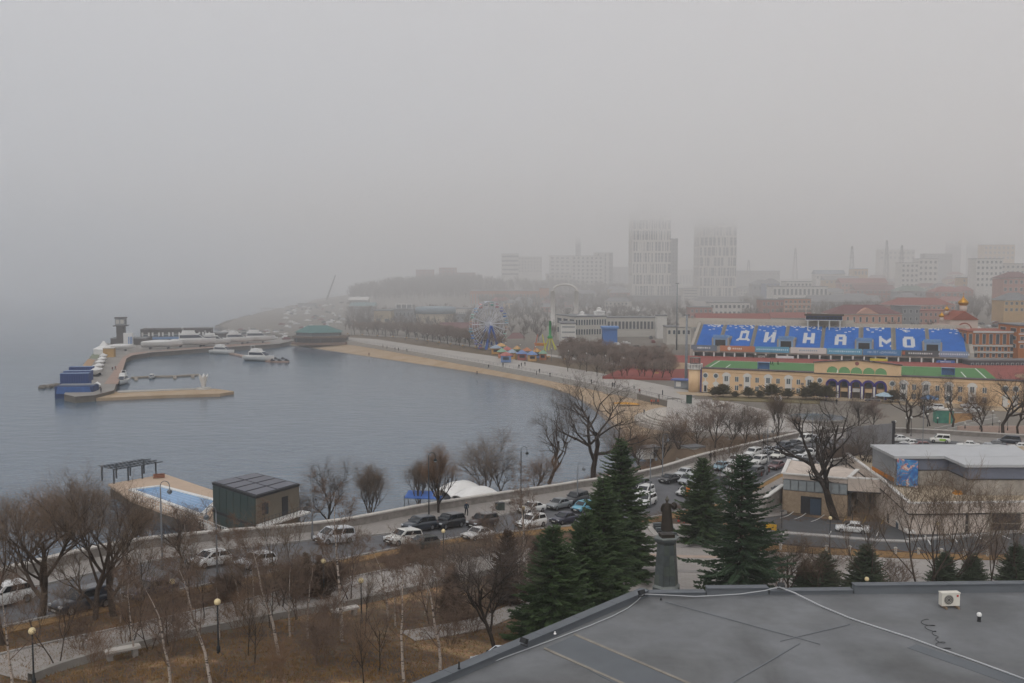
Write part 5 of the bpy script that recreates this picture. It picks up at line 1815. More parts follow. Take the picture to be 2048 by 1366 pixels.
PM = [person_mesh('person_standing', False), person_mesh('person_walking', True)]
COATS = {}


def person(p, label, coat='2a2c33', trous='2b2b30', walk=0, rz=0, s_=1.0, group='people out for a walk'):
    t = thing('person', label, 'person', p, rz, group, s_)
    b_ = put('body', PM[walk], t)
    paint(b_, mat('coat_' + coat, coat, .9, var=.1), mat('trousers_' + trous, trous, .9, var=.1))
    return t


person(on(933, 1034) + Vector((0, 0, .15)), 'person in dark blue coat walking along the parapet by the black car', '25303d', '23252a', 1, R(200))
person(on(1421, 925) + Vector((0, 0, .15)), 'left person of the dark clothed pair leaning at the parapet', '1d1f24', '202125', 0, 0)
person(on(1429, 923) + Vector((0, 0, .15)), 'right person of the dark clothed pair leaning at the parapet', '1b1c22', '202125', 0, R(20))
person(on(1231, 985) + Vector((0, 0, .15)), 'person in black by the parapet right of the tallest spruce', '1a1b1e', '1c1d20', 1, R(60))
person(on(1233, 1000) + Vector((0, 0, .15)), 'person in dark coat on the pavement behind the tallest spruce', '2a2a30', '202124', 0, R(160))
# ================================================================ promenade, beach, stadium
def gz(x, y):
    return ground(float(x), float(y))


def vgz(x, y):
    return np.maximum(zc(x, y), np.where(y < 560, 3.0, 2.2))


def flat(name, pts, z, m, thick=.3):
    mb = MB(); mb.prism(pts, z - thick, z)
    return struct(mb.build(name, m))


SHORE = [(22, 222)] + P2((1240, 868, 0), (1215, 850, 0), (1190, 825, 0), (1165, 805, 0), (1130, 785, 0), (1070, 765, .3), (960, 745, .3), (800, 722, .3), (650, 700, .3), (580, 690, .3)) + [(-125, 540)]
WB = [(40, 222), (45, 230), (47.5, 245), (47.5, 264)] + P2((1330, 800, 3), (1215, 776, 3), (1100, 752, 3), (900, 717, 3), (700, 682, 3)) + [(-118, 548)]
n = 120
A, B = resample(smooth(SHORE), n), resample(smooth(WB), n)
rows = []
for t_ in np.linspace(-.25, 1.04, 12):
    p = A * (1 - t_) + B * t_
    z = 1.6 * np.clip(t_, -1, 1) - .05
    rows.append([(x, y, z) for x, y in p])
mb = MB(); mb.smooth = True; mb.grid(rows)
struct(mb.build('beach', m_sand))
def wet_band():
    rows = []
    for t_ in (-.12, .1):
        p = A * (1 - t_) + B * t_
        rows.append([(x, y, 1.6 * t_ - .05 + .012) for x, y in p])
    mb = MB(); mb.smooth = True; mb.grid(rows)
    struct(mb.build('wet_sand', mat('wet_sand', '6f6152', .5, var=.15, scale=.3)))
wet_band()
# sea wall of pale slabs with rail, promenade behind
Wl = resample(smooth(WB), 90)
sw = thing('sea_wall', 'long pale concrete sea wall between beach and promenade', 'wall')
for i in range(14, 89):
    p, q = Wl[i], Wl[i + 1]
    d = q - p
    ln = float(np.hypot(*d))
    c = (p + q) / 2
    mb = MB(); mb.box((0, 0, 0), (ln - .03, .5, 3.6))
    mb.build('wall_slab', m_conc, sw, (c[0], c[1], 1.55), math.atan2(d[1], d[0]))
Wr = resample([(x + .4, y + .2) for x, y in smooth(WB)][3:], 120)
rl = thing('promenade_railing', 'thin metal railing along the sea wall of the promenade', 'railing')
mb = MB()
for h in (.55, 1.05):
    mb.tube([(x, y, 3.3 + h) for x, y in Wr], .03, 4)
mb.build('rail', m_pole2, rl)
mb = MB()
for x, y in Wr[::1]:
    mb.box((x, y, 3.8), (.06, .06, 1.05))
mb.build('posts', m_pole2, rl)['kind'] = 'stuff'
TL = [(x + 15 + 2.5 * math.sin(y * .02), y + 7) for x, y in WB[4:]]
drape('promenade', WB[4:], TL, m_prom, .14, 120, 6, f=vgz)
TL2 = [(x + 4.5, y + 2) for x, y in TL]
TLC = [p for p in resample(TL, 80) if p[1] > 335]
drape('lawn_strip', TLC, [(x + 15, y + 7) for x, y in TLC], mat('winter_lawn', '6f5f4d', .95, scale=.1, col2='5d5343', bump=.4), .1, 120, 5, f=vgz)
drape('promenade_lane', [(x + 18, y + 8) for x, y in TLC], [(x + 22, y + 10) for x, y in TLC], m_prom, .13, 120, 3, f=vgz)
# white round amphitheatre steps at the end of the beach
am = thing('amphitheatre_steps', 'pale curved stone steps at the near end of the beach', 'steps')
ac = at(1405, 815, 3.4)
m_st = mat('pale_step_stone', 'b5aea5', .85, var=.07, scale=.4)
for k in range(6):
    r_ = 18 - k * 1.0 if k < 4 else 18 - k * 1.0 - (k - 3) * 1.6
    pts = [(ac.x - 1 + r_ * math.cos(t_), ac.y - 8 + r_ * 1.15 * math.sin(t_)) for t_ in np.linspace(R(125), R(265), 30)]
    pts += [(ac.x + 14, ac.y - 30), (ac.x + 14, ac.y + 10)]
    mb = MB(); mb.prism(pts, .2, 1.5 + k * .39); mb.build('step', m_st if k % 2 == 0 else mat('pale_step_stone2', 'aba49b', .85, var=.07), am)
for k in range(3):
    r_ = 9 - k * .5
    mb = MB()
    mb.tube([(ac.x + 10 + r_ * math.cos(t_), ac.y - 6 + r_ * math.sin(t_), 3.6 + k * .3) for t_ in np.linspace(R(110), R(230), 16)], .35, 4)
    mb.build('curved_seat', m_st, am)
flat('square', [tuple(at(x, y, 3.4)[:2]) for x, y in ((1335, 800), (1480, 800), (1800, 815), (2080, 850), (2080, 880), (1640, 862), (1480, 870), (1330, 858))], 3.55, m_prom, .5)
# dark planted strip and pale path before the stadium
drape('park_lane', P2((1060, 735, 3.6), (1200, 760, 3.7), (1390, 795, 3.8)), P2((1060, 738, 3.6), (1200, 764, 3.7), (1385, 800, 3.8)), m_prom, .22, 60, 3, f=vgz)
drape('stadium_walk', P2((1350, 782, 3.9), (1480, 790, 3.9), (1700, 797, 3.9), (2080, 820, 3.9)), P2((1360, 787, 3.9), (1480, 795, 3.9), (1700, 803, 3.9), (2080, 828, 3.9)), mat('tan_walk', 'a8977f', .9), .2, 60, 3, f=vgz)
drape('stadium_lawn', P2((1425, 792, 3.9), (1540, 796, 3.9), (1640, 801, 3.9)), P2((1425, 798, 3.9), (1540, 804, 3.9), (1640, 808, 3.9)), mat('stadium_lawn', '6b6348', .95, scale=.2, col2='7c7050'), .28, 60, 3, f=vgz)
for k, (px0, py0, px1, py1) in enumerate(((1205, 792, 1240, 784), (1245, 800, 1283, 790), (722, 690, 742, 684), (745, 697, 765, 690), (768, 703, 785, 697))):
    t = thing('beach_steps', ('step flight to the beach in front of the red dressed walkers' if k == 0 else 'step flight to the beach beside the orange boat' if k == 1 else ('first', 'second', 'third')[k - 2] + ' step flight down to the far beach counted from the restaurant'), 'steps')
    a_, b_ = at(px0, py0, 1.2), at(px1, py1 + 4, 1.2)
    d = (b_ - a_); ln = max(d.length * .5, 8)
    for s_ in range(5):
        c = a_.lerp(b_, .5) + Vector((.9 * s_, .6 * s_, 0))
        mb = MB(); mb.box((0, 0, 0), (ln, 1.0, .5)); mb.build('step', m_conc if s_ % 2 else m_concd, t, (c.x, c.y, 1.2 + .42 * s_), math.atan2(-52, 30))
t = thing('beached_boat', 'orange yellow upturned boat on the sand by the amphitheatre steps', 'boat', at(1253, 809, 1.2), R(-20))
mb = MB(); mb.smooth = True
mb.grid([[(x, y * math.sqrt(max(0, 1 - (x / 4.2) ** 2)), .15 + .55 * math.sqrt(max(0, 1 - (x / 4.2) ** 2)) * (1 - y * y)) for y in (-1, -.6, 0, .6, 1)] for x in np.linspace(-4.2, 4.2, 11)])
mb.build('hull', mat('boat_orange', 'c08b35', .7), t)
mb = MB(); mb.tube([(3, .5, .5), (7.5, 1.2, .5)], .08, 5); mb.build('oar', mat('old_timber2', '8a7660', .9), t)

# ---------------------------------------------------------------- stadium ground
fa0, fa1 = at(1402, 783, 4.0), at(2048, 816, 4.0)
fu = Vector((fa1.x - fa0.x, fa1.y - fa0.y, 0)); FLEN = fu.length * 1.25; fu.normalize()
fv = Vector((-fu.y, fu.x, 0))                 # away from the viewer
FANG = math.atan2(fu.y, fu.x)


def fac_u(px):
    """distance along the yellow facade of the point seen in column px"""
    k = (px - 1024) / F
    return (k * fa0.y - fa0.x) / (fu.x - k * fu.y)


s0, s1 = at(1385, 712, 4.2), at(1940, 728, 4.2)
su = Vector((s1.x - s0.x, s1.y - s0.y, 0)); SLEN = su.length; su.normalize()
sv = Vector((-su.y, su.x, 0))
SANG = math.atan2(su.y, su.x)
m_track = mat('running_track', '8a4a43', .9, var=.08, scale=.1)
m_turf = mat('artificial_turf', '4c7a46', .9, var=.08, scale=.15)
m_wl = mat('pitch_line', 'c9cfc4', .8, var=.05)
tq = [tuple((s0 + su * u + sv * v)[:2]) for u, v in ((-15, 0), (SLEN + 60, 0), (SLEN + 60, -92), (-15, -92))]
flat('running_track', tq, 4.35, m_track, 1.2)
pc = [s0 + su * u + sv * v for u, v in ((12, -19), (SLEN + 3, -19), (SLEN + 3, -80), (12, -80))]
flat('football_pitch', [tuple(p[:2]) for p in pc], 4.37, m_turf, .1)
def pline(u0, v0, u1, v1, w=.35):
    a_, b_ = s0 + su * u0 + sv * v0, s0 + su * u1 + sv * v1
    d = (b_ - a_).normalized(); n_ = Vector((-d.y, d.x, 0)) * w
    mb = MB(); mb.prism([tuple(p[:2]) for p in (a_ + n_, b_ + n_, b_ - n_, a_ - n_)], 4.36, 4.385)
    struct(mb.build('pitch_line', m_wl))
pline(14, -20, 14, -79, .22); pline(SLEN, -20, SLEN, -79, .22); pline(14, -20, SLEN, -20, .2); pline(20, -35, 20, -62, .2); pline(SLEN - 6, -35, SLEN - 6, -62, .2); pline(SLEN / 2 + 6, -20, SLEN / 2 + 6, -79, .2)
for u, v, lab in ((-2, -46, 'left'), (SLEN + 22, -46, 'right')):
    mb = MB(); q = s0 + su * u + sv * v
    mb.prism([(q.x + 12 * math.cos(a_) , q.y + 14 * math.sin(a_)) for a_ in np.linspace(0, 6.28, 24)[:-1]], 4.36, 4.38)
    struct(mb.build('sandy_infield', mat('sandy_infield', '9c8468', .95, var=.12, scale=.2)))
m_dug = mat('dugout_blue', '4f74ad', .5, var=.06)
for px, py, lab in ((1527, 738, 'left blue dugout standing on the green pitch'), (1896, 750, 'right blue dugout standing on the green pitch')):
    t = thing('dugout', lab, 'dugout', at(px, py, 4.38), SANG)
    mb = MB(); mb.box((0, .6, 1.2), (4, .15, 2.4)); mb.build('back', m_dug, t)
    mb = MB(); mb.box((0, 0, 2.45), (4.2, 1.6, .12)); mb.build('roof', mat('dugout_roof', '7f9cc4', .4), t)
    for sx in (-2, 2):
        mb = MB(); mb.box((sx, 0, 1.2), (.12, 1.4, 2.4)); mb.build('side', m_dug, t)
for px, py, lab, c in ((1541, 730, 'left footballer of three on the pitch', '23252a'), (1545, 731, 'middle footballer of three on the pitch', '2a3140'), (1556, 730, 'right footballer of three on the pitch', '303338')):
    person(at(px, py, 4.38), lab, c, '23252a', 1, R(60), 1.05)

# ---------------------------------------------------------------- grandstand
m_stc = mat('stand_concrete', 'a09a92', .9, var=.1, scale=.3)
m_seatb = mat('seat_blue', '3a78c4', .55, var=.1, scale=.35)
m_seatw = mat('seat_white', 'd5d6d8', .55, var=.04)
ST = thing('grandstand', 'long blue seated stadium stand with white Cyrillic letters', 'grandstand', (s0.x, s0.y, 4.2), SANG)
ZF, ZT, DEP = 4.3, 12.2, 20.0          # height of first row, last row, depth of the seating
NR = 26
mb = MB()
for i in range(NR):
    y0, y1 = 1.2 + DEP * i / NR, 1.2 + DEP * (i + 1) / NR
    mb.bx(0, SLEN, y0, 22.6, ZF + (ZT - ZF) * i / NR - (0.32 if i else 2.6), ZF + (ZT - ZF) * i / NR)
mb.build('terrace', m_stc, ST)
mb = MB(); mb.bx(-1.2, SLEN + 1.2, 22.6, 23.4, -.5, ZT + 1.4); mb.build('back_wall', mat('stand_back_wall', 'b3aca3', .9), ST)
for i in range(12):
    mb = MB(); mb.bx(-10 + i * (SLEN + 4) / 12 * 1.0, -10 + (i + 1) * (SLEN + 4) / 12 - .06, 23.5, 23.8, ZT - 1.5, ZT + 2.6)
    mb.build('back_panel', mat('stand_back_panel', 'b9b2a8', .9, var=.06), ST) if i < 8 else None
mb = MB()
mb.add([(-1.2, 0, -.5), (-1.2, 23, -.5), (-1.2, 23, ZT + 1), (-1.2, 1, ZF - .2), (0, 0, -.5), (0, 23, -.5), (0, 23, ZT + 1), (0, 1, ZF - .2)], [(0, 1, 2, 3), (7, 6, 5, 4), (3, 2, 6, 7), (0, 3, 7, 4)])
mb.build('side_wall', m_stc, ST)
mb = MB()
mb.add([(SLEN, 0, -.5), (SLEN, 23, -.5), (SLEN, 23, ZT + 1), (SLEN, 1, ZF - .2), (SLEN + 1.4, 0, -.5), (SLEN + 1.4, 23, -.5), (SLEN + 1.4, 23, ZT + 1), (SLEN + 1.4, 1, ZF - .2)], [(0, 1, 2, 3), (7, 6, 5, 4), (3, 2, 6, 7), (0, 3, 7, 4)])
mb.build('side_wall', m_stc, ST)


def lettering(tx, size, m):
    """readable words as letters; writing too blurred to read in the photo as uneven strokes"""
    if tx[0] != '~':
        return text_mesh(tx, size, .01, m)
    g = random.Random(tx)
    n_ = int(tx[1:]); mb = MB()
    for k in range(n_):
        x = (k - (n_ - 1) / 2) * size * .8
        mb.box((x, 0, 0), (size * g.uniform(.35, .6), size * g.uniform(.45, .7), .02))
    return mb.mesh('lettering', m)


def stand_u(px, py):
    """distance along the stand of the seat seen at a pixel (iterating on the slope)"""
    lo, hi = 4.2, 4.2 + ZT + 2
    for _ in range(40):
        z = (lo + hi) / 2
        p = at(px, py, z)
        d = Vector((p.x - s0.x, p.y - s0.y, 0))
        if 4.2 + ZF + (ZT - ZF) * (d.dot(sv) - 1.2) / DEP > z: lo = z
        else: hi = z
    p = at(px, py, z)
    d = Vector((p.x - s0.x, p.y - s0.y, 0))
    return d.dot(su), (d.dot(sv) - 1.2) / DEP


LET = {  # rows from top to bottom
    'Д': ['00111111100', '00111111100', '00110001100', '00110001100', '00110001100', '00110001100', '00110001100', '00110001100', '01111111110', '11111111111', '11000000011'],
    'И': ['111000111', '111000111', '111001111', '111001111', '111011111', '111110111', '111110111', '111100111', '111100111', '111000111', '111000111'],
    'Н': ['111000111', '111000111', '111000111', '111000111', '111111111', '111111111', '111111111', '111000111', '111000111', '111000111', '111000111'],
    'А': ['011111110', '111111111', '111000111', '111000111', '111000111', '111111111', '111111111', '111000111', '111000111', '111000111', '111000111'],
    'М': ['11000000011', '11100000111', '11110001111', '11111011111', '11111111111', '11011111011', '11001110011', '11000100011', '11000000011', '11100000111', '11100000111'],
    'О': ['011111110', '111111111', '111000111', '111000111', '111000111', '111000111', '111000111', '111000111', '111000111', '111111111', '011111110'],
}
letters = []
for ch, px, py in (('Д', 1486, 675), ('И', 1537, 677), ('Н', 1617, 680), ('А', 1680, 683), ('М', 1772, 686), ('О', 1817, 687)):
    u, r_ = stand_u(px, py)
    letters.append((ch, u, r_))
portals = []
for px, py in ((1443, 683), (1573, 686), (1728, 693), (1864, 697)):
    u, r_ = stand_u(px, py)
    portals.append(u)
aisles = [stand_u(px, 675)[0] for px in (1444, 1508, 1573, 1646, 1723, 1788, 1855)]
edges = [0.6] + aisles + [SLEN - .6]
g = random.Random(3)
SW = .5
for b_i in range(8):
    u0, u1 = edges[b_i] + .7, edges[b_i + 1] - .7
    mb = MB()
    cols = int((u1 - u0) / SW)
    dot = -1
    for r_ in range(NR - 1):
        zz = ZF + (ZT - ZF) * r_ / NR
        yy = 1.2 + DEP * r_ / NR + .25
        run = None
        for c in range(cols + 1):
            x = u0 + c * SW
            k = None
            if c < cols:
                k = 0
                if any(abs(x - pu) < 3.4 for pu in portals) and r_ < NR * .46:
                    k = None
                fr = r_ / NR
                for ch, lu, lr in letters:
                    G_ = LET[ch]
                    wch = len(G_[0]) * .5
                    cx_ = int((x - lu + wch / 2) / .5)
                    rr_ = int((lr * NR + 5.5 - r_))
                    if 0 <= x - lu + wch / 2 < wch and 0 <= rr_ < 11 and G_[rr_][min(cx_, len(G_[0]) - 1)] == '1' and k is not None:
                        k = 1
                if k == 0 and r_ > NR * .68 and (dot == r_ * 1000 + c - 1 or g.random() < .03 + .09 * (fr - .68) / .3):
                    dot = r_ * 1000 + c if dot != r_ * 1000 + c - 1 else -1
                    k = 1
                if r_ == NR - 2 and g.random() < .3: k = 1
            if run and (k != run[0]):
                mb.mi = run[0]
                mb.bx(run[1], x - .03, yy, yy + .42, zz + .02, zz + .3)
                mb.bx(run[1], x - .03, yy + .34, yy + .46, zz + .28, zz + .62)
                run = None
            if k is not None and run is None:
                run = (k, x)
    o = mb.build('seat_block', [m_seatb, m_seatw], ST)
    o['kind'] = 'stuff'
    o['label'] = 'block of blue seats with white ones set as dots and letters'
for j in range(9):
    x = edges[j]
    mb = MB()
    for r_ in range(NR * 2):
        mb.bx(x - .45, x + .45, 1.2 + DEP * r_ / NR / 2, 1.2 + DEP * (r_ + 1) / NR / 2 + .3, ZF + (ZT - ZF) * r_ / NR / 2 - .15, ZF + (ZT - ZF) * (r_ + .55) / NR / 2)
    mb.build('aisle_stairs', mat('aisle_concrete', '8f8a80', .9), ST)
m_lb = mat('portal_blue', '86a5c6', .6, var=.06)
for u in portals:
    zt_ = ZF + (ZT - ZF) * .40
    mb = MB(); mb.bx(u - 2.9, u + 2.9, 2.0, 9.6, ZF - .6, zt_ + .9); pb = mb.build('portal', m_lb, ST)
    mb = MB(); mb.bx(u - 2.1, u + 2.1, 1.94, 1.99, ZF - .1, zt_ - .5); mb.build('opening', m_dk, pb)
    mb = MB(); mb.bx(u - 3.0, u + 3.0, 1.8, 2.5, zt_ + .2, zt_ + 1.5); mb.build('lintel', mat('portal_band', '6f95c4', .6), pb)
    for sx in (-1, 1):
        mb = MB(); mb.bx(u + sx * 3.2 - .3, u + sx * 3.2 + .3, 1.7, 9.6, ZF - .8, zt_ + .2); mb.build('cheek_wall', m_stc, pb)
# banners along the front rail, with lettering as far as it can be read
bx_ = [0, 13.3, 37, 61, 83, 101, 122, 143, SLEN]
BN = [(1378, 1430, '6f7a85', '~7', 'd9dcdf'), (1437, 1507, 'b57a5c', '~5', 'e2d3c8'), (1509, 1577, '5f9dbb', '~16', 'bcd8e2'), (1580, 1652, 'cfccc7', '~9', '8ea6b4'), (1654, 1724, '62a0bf', '~15', 'bcd8e2'), (1726, 1802, '4c7fb0', '100 ЛЕТ «ДИНАМО»', 'c5d6e6'), (1804, 1878, '565a5e', '~11', 'cfd1d2'), (1880, 1936, '8795ae', '~14', 'd5d9e2')]
for a_, b_, c, tx, tc_ in BN:
    u0 = stand_u(a_, 703)[0]; u1 = stand_u(b_, 705)[0]
    mb = MB(); mb.bx(u0, u1, .72, .95, ZF - 2.0, ZF + .35)
    o = mb.build('banner', mat('banner_' + c, c, .6, var=.05, scale=.3), ST)
    tm = lettering(tx, min(1.5, (u1 - u0) * 1.3 / len(tx)) if tx[0] != '~' else 1.0, mat('lettering_' + tc_, tc_, .6, var=.02))
    l_ = put('lettering', tm, o, ((u0 + u1) / 2, .70, ZF - .8))
    l_.rotation_euler = (math.pi / 2, 0, 0)
    if tx == '~5':
        mb = MB(); mb.tube([((u0 + u1) / 2 - 3.2, .68, ZF - .8), ((u0 + u1) / 2 - 3.2, .66, ZF - .8)], .75, 12); mb.build('round_logo', mat('logo_white', 'ded8d2', .6), o)
    if tx == '~11':
        mb = MB(); mb.box(((u0 + u1) / 2 - 6.0, .69, ZF - .8), (1.0, .04, 1.2)); mb.build('orange_logo', mat('logo_orange', 'a85a3c', .6), o)
mb = MB(); mb.bx(0, SLEN, 1.0, 1.9, ZF - 2.6, ZF - .31); mb.build('front_wall', m_stc, ST)
mb = MB(); mb.bx(0, SLEN, 4.2, 4.4, -.5, ZF - 2.4); mb.build('undercroft_wall', mat('undercroft', '8d9092', .8), ST)
for i in range(26):
    x = .3 + i * (SLEN - .6) / 25
    mb = MB(); mb.bx(x - .28, x + .28, .9, 1.5, -.4, ZF - 2.61); mb.build('column', m_white, ST)
for px, c, tx in ((1519, '4f4b47', 'LEON'), (1568, 'd5d7da', ''), (1758, 'c9b93c', ''), (1893, '5272b0', '~8')):
    u = stand_u(px, 716)[0]
    t = put('field_board', None, ST, (u, .2, 0))
    mb = MB(); mb.box((0, 0, .55), (6.5, .12, 1.1)); mb.build('board', mat('board_' + c, c, .6, var=.05), t)
    if tx:
        l_ = put('lettering', lettering(tx, 1.1 if tx[0] != '~' else .6, m_white), t, (0, -.07, .55)); l_.rotation_euler = (math.pi / 2, 0, 0)
# commentary box on the back rows
ub = stand_u(1648, 655)[0]
CB = thing('commentary_box', 'raised commentary box with dark glass on top of the blue stand', 'booth', s0 + su * ub + sv * 20.5 + Vector((0, 0, 4.2 + ZT - 3.2)), SANG)
for x in (-6.4, -2.2, 2.2, 6.4):
    mb = MB(); mb.bx(x - .2, x + .2, -3, -2.6, -2.2, 1.6); mb.build('post', m_white, CB)
mb = MB(); mb.bx(-7.3, 7.3, -3.2, 1.8, 1.6, 1.85); mb.build('floor', m_white, CB)
mb = MB(); mb.bx(-7.2, 7.2, -3, 1.8, 1.86, 3.6); mb.build('cabin', mat('booth_blue', '34406a', .4, var=.1), CB)
for i in range(9):
    mb = MB(); mb.bx(-7 + i * 1.57, -7 + i * 1.57 + 1.35, -3.06, -3.01, 2.2, 3.2); mb.build('window', m_glass, CB)
mb = MB(); mb.bx(-7.8, 7.8, -3.6, 2.2, 3.6, 4.3); mb.build('roof', mat('booth_roof', '5b544d', .8), CB)
mb = MB(); mb.tube([(-7.2, -2.8, 1.8), (-7.2, -2.8, 7.5)], .12, 6); mb.build('flag_pole', m_white, CB)

# ---------------------------------------------------------------- yellow west building
m_yw = mat('apricot_plaster', 'dbbb94', .9, var=.06, scale=.25)
m_pur = mat('purple_trim', '453a78', .7, var=.08)
m_wtrim = mat('white_trim', 'd3d0ca', .7, var=.04)
m_vgl = mat('grey_glass', '5b666c', .2, var=.25, scale=.7, spec=.5)
FB = thing('stadium_building', 'long apricot two storey stadium front with white arches and purple portal', 'building', (fa0.x, fa0.y, 3.9), FANG)
HB = 7.0
u_c0, u_c1 = fac_u(1631), fac_u(1806)
arcs = [fac_u(x) for x in (1667.7, 1691.5, 1716, 1741, 1765)]
AW = (arcs[1] - arcs[0]) * .36
FD = 3.2


def wall_with_arches(mb, u0, u1, z0, z1, centers, r_, zs, zc_, y0, y1):
    """wall between u0..u1 with openings: straight from zs to zc_, round top of radius r_"""
    xs_ = [u0]
    for c in centers: xs_ += [c - r_, c + r_]
    xs_.append(u1)
    for i in range(0, len(xs_), 2):
        mb.bx(xs_[i], xs_[i + 1], y0, y1, z0, z1)
    for c in centers:
        if zs > z0: mb.bx(c - r_, c + r_, y0, y1, z0, zs)
        K = 12
        prof = [(c + r_ * math.cos(a_), zc_ + r_ * math.sin(a_)) for a_ in np.linspace(math.pi, 0, K + 1)]
        for j in range(K):
            (xa, za), (xb, zb_) = prof[j], prof[j + 1]
            vs = []
            for y in (y0, y1):
                vs += [(xa, y, za), (xb, y, zb_), (xb, y, z1), (xa, y, z1)]
            mb.add(vs, [(0, 1, 2, 3), (7, 6, 5, 4), (0, 4, 5, 1), (2, 6, 7, 3)])


mb = MB()
wall_with_arches(mb, 0, FLEN, 0, HB, arcs, AW + .55, 0, 3.9, 0, FD)
mb.build('wall', m_yw, FB)
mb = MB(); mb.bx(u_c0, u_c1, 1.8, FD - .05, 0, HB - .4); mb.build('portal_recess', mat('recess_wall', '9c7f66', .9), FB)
mb = MB(); mb.bx(-.15, u_c0 - .1, -.25, FD + .1, HB, HB + .22); mb.build('roof_edge', mat('roof_edge', '4d4546', .7), FB)
mb = MB(); mb.bx(u_c1 + .1, FLEN, -.25, FD + .1, HB, HB + .22); mb.build('roof_edge', MATS['roof_edge'], FB)
mb = MB(); mb.bx(-.1, FLEN, -.12, -.01, HB - 1.0, HB - .85); mb.build('string_course', mat('string_course', 'c29f78', .9), FB)
mb = MB(); mb.bx(u_c0, u_c1, -.3, -.05, HB - .1, HB + .12); mb.build('portal_cornice', MATS['roof_edge'], FB)
# raised middle with five open half-round windows and a low gable
mb = MB()
wall_with_arches(mb, u_c0, u_c1, HB + .12, HB + 3.0, arcs, AW + .45, HB + .2, HB + .5, 0, .9)
mb.build('upper_wall', m_yw, FB)
mb = MB()
mid = (u_c0 + u_c1) / 2
mb.add([(u_c0, 0, HB + 3.0), (u_c1, 0, HB + 3.0), (mid, 0, HB + 4.0), (u_c0, .9, HB + 3.0), (u_c1, .9, HB + 3.0), (mid, .9, HB + 4.0)], [(0, 1, 2), (5, 4, 3), (0, 2, 5, 3), (2, 1, 4, 5)])
mb.build('gable', m_yw, FB)
for sx, xa, xb in ((1, u_c0 - .3, mid), (-1, mid, u_c1 + .3)):
    mb = MB()
    za, zb_ = (HB + 3.0, HB + 4.08) if sx == 1 else (HB + 4.08, HB + 3.0)
    mb.add([(xa, -.3, za), (xb, -.3, zb_), (xb, 1.2, zb_), (xa, 1.2, za), (xa, -.3, za + .2), (xb, -.3, zb_ + .2), (xb, 1.2, zb_ + .2), (xa, 1.2, za + .2)], [(3, 2, 1, 0), (4, 5, 6, 7), (0, 1, 5, 4), (2, 3, 7, 6), (1, 2, 6, 5), (3, 0, 4, 7)])
    mb.build('gable_coping', MATS['roof_edge'], FB)
mb = MB(); mb.tube([(mid, -.02, HB + 3.15), (mid, -.08, HB + 3.15)], .55, 12); mb.build('emblem', mat('emblem_red', '8d5a55', .7), FB)
for c in arcs:
    o = put('portal_arch', None, FB, (c, 0, 0))
    mb = MB(); K = 14
    ro, ri = AW + .6, AW + .02
    for sx in (-1, 1):
        mb.bx(min(sx * ri, sx * ro), max(sx * ri, sx * ro), -.22, 1.2, 0, 3.9)
    for j in range(K):
        a0, a1 = math.pi * j / K, math.pi * (j + 1) / K
        vs = []
        for y in (-.22, 1.2):
            vs += [(ro * math.cos(a0), y, 3.9 + ro * math.sin(a0)), (ro * math.cos(a1), y, 3.9 + ro * math.sin(a1)), (ri * math.cos(a1), y, 3.9 + ri * math.sin(a1)), (ri * math.cos(a0), y, 3.9 + ri * math.sin(a0))]
        mb.add(vs, [(0, 1, 2, 3), (7, 6, 5, 4), (0, 4, 5, 1), (2, 6, 7, 3)])
    mb.build('purple_surround', m_pur, o)
    mb = MB(); mb.box((0, 1.0, 2.55), (AW * 1.7, .5, 1.0)); mb.build('balcony', m_yw if abs(c - arcs[2]) > .1 else m_wtrim, o)
    mb = MB(); mb.box((0, 1.7, 4.1), (AW * 1.2, .15, 1.5)); mb.build('window', m_vgl, o)
    mb = MB(); mb.box((0, 1.7, 1.0), (AW * 1.4, .15, 2.0)); mb.build('door', mat('brown_glass_door', '4f463f', .4), o)
for i in range(4):
    c = (arcs[i] + arcs[i + 1]) / 2
    mb = MB(); mb.box((c, -.12, 1.9), (.5, .3, 3.8)); mb.build('pilaster', m_wtrim, FB)


def win(o, x, z, w, h, mullions=1):
    mb = MB(); mb.box((x, -.04, z), (w, .1, h)); f_ = mb.build('window', m_wtrim, o)
    n_ = mullions + 1
    for k in range(n_):
        mb = MB(); mb.box((x - w / 2 + w * (k + .5) / n_, -.085, z), (w / n_ - .12, .03, h - .14)); mb.build('pane', m_vgl, f_)


def arched_bay(px):
    x = fac_u(px)
    o = put('arched_bay', None, FB, (x, 0, 0))
    mb = MB()
    mb.box((0, -.06, 2.6), (1.9, .12, 5.2))
    for j in range(10):
        a0, a1 = math.pi * j / 10, math.pi * (j + 1) / 10
        vs = []
        for y in (-.14, -.0):
            vs += [(0, y, 4.9), (1.3 * math.cos(a0), y, 4.9 + 1.25 * math.sin(a0)), (1.3 * math.cos(a1), y, 4.9 + 1.25 * math.sin(a1))]
        mb.add(vs, [(0, 1, 2), (5, 4, 3), (1, 4, 5, 2)])
    mb.build('white_arch', m_wtrim, o)
    mb = MB(); mb.box((0, -.17, 4.3), (1.0, .04, 1.5)); mb.build('pane', m_vgl, o)
    mb = MB(); mb.box((0, -.17, 1.6), (1.0, .04, 1.5)); mb.build('pane', m_vgl, o)
    mb = MB(); mb.box((0, -.2, 4.3), (.08, .04, 1.5)); mb.build('mullion', m_wtrim, o)


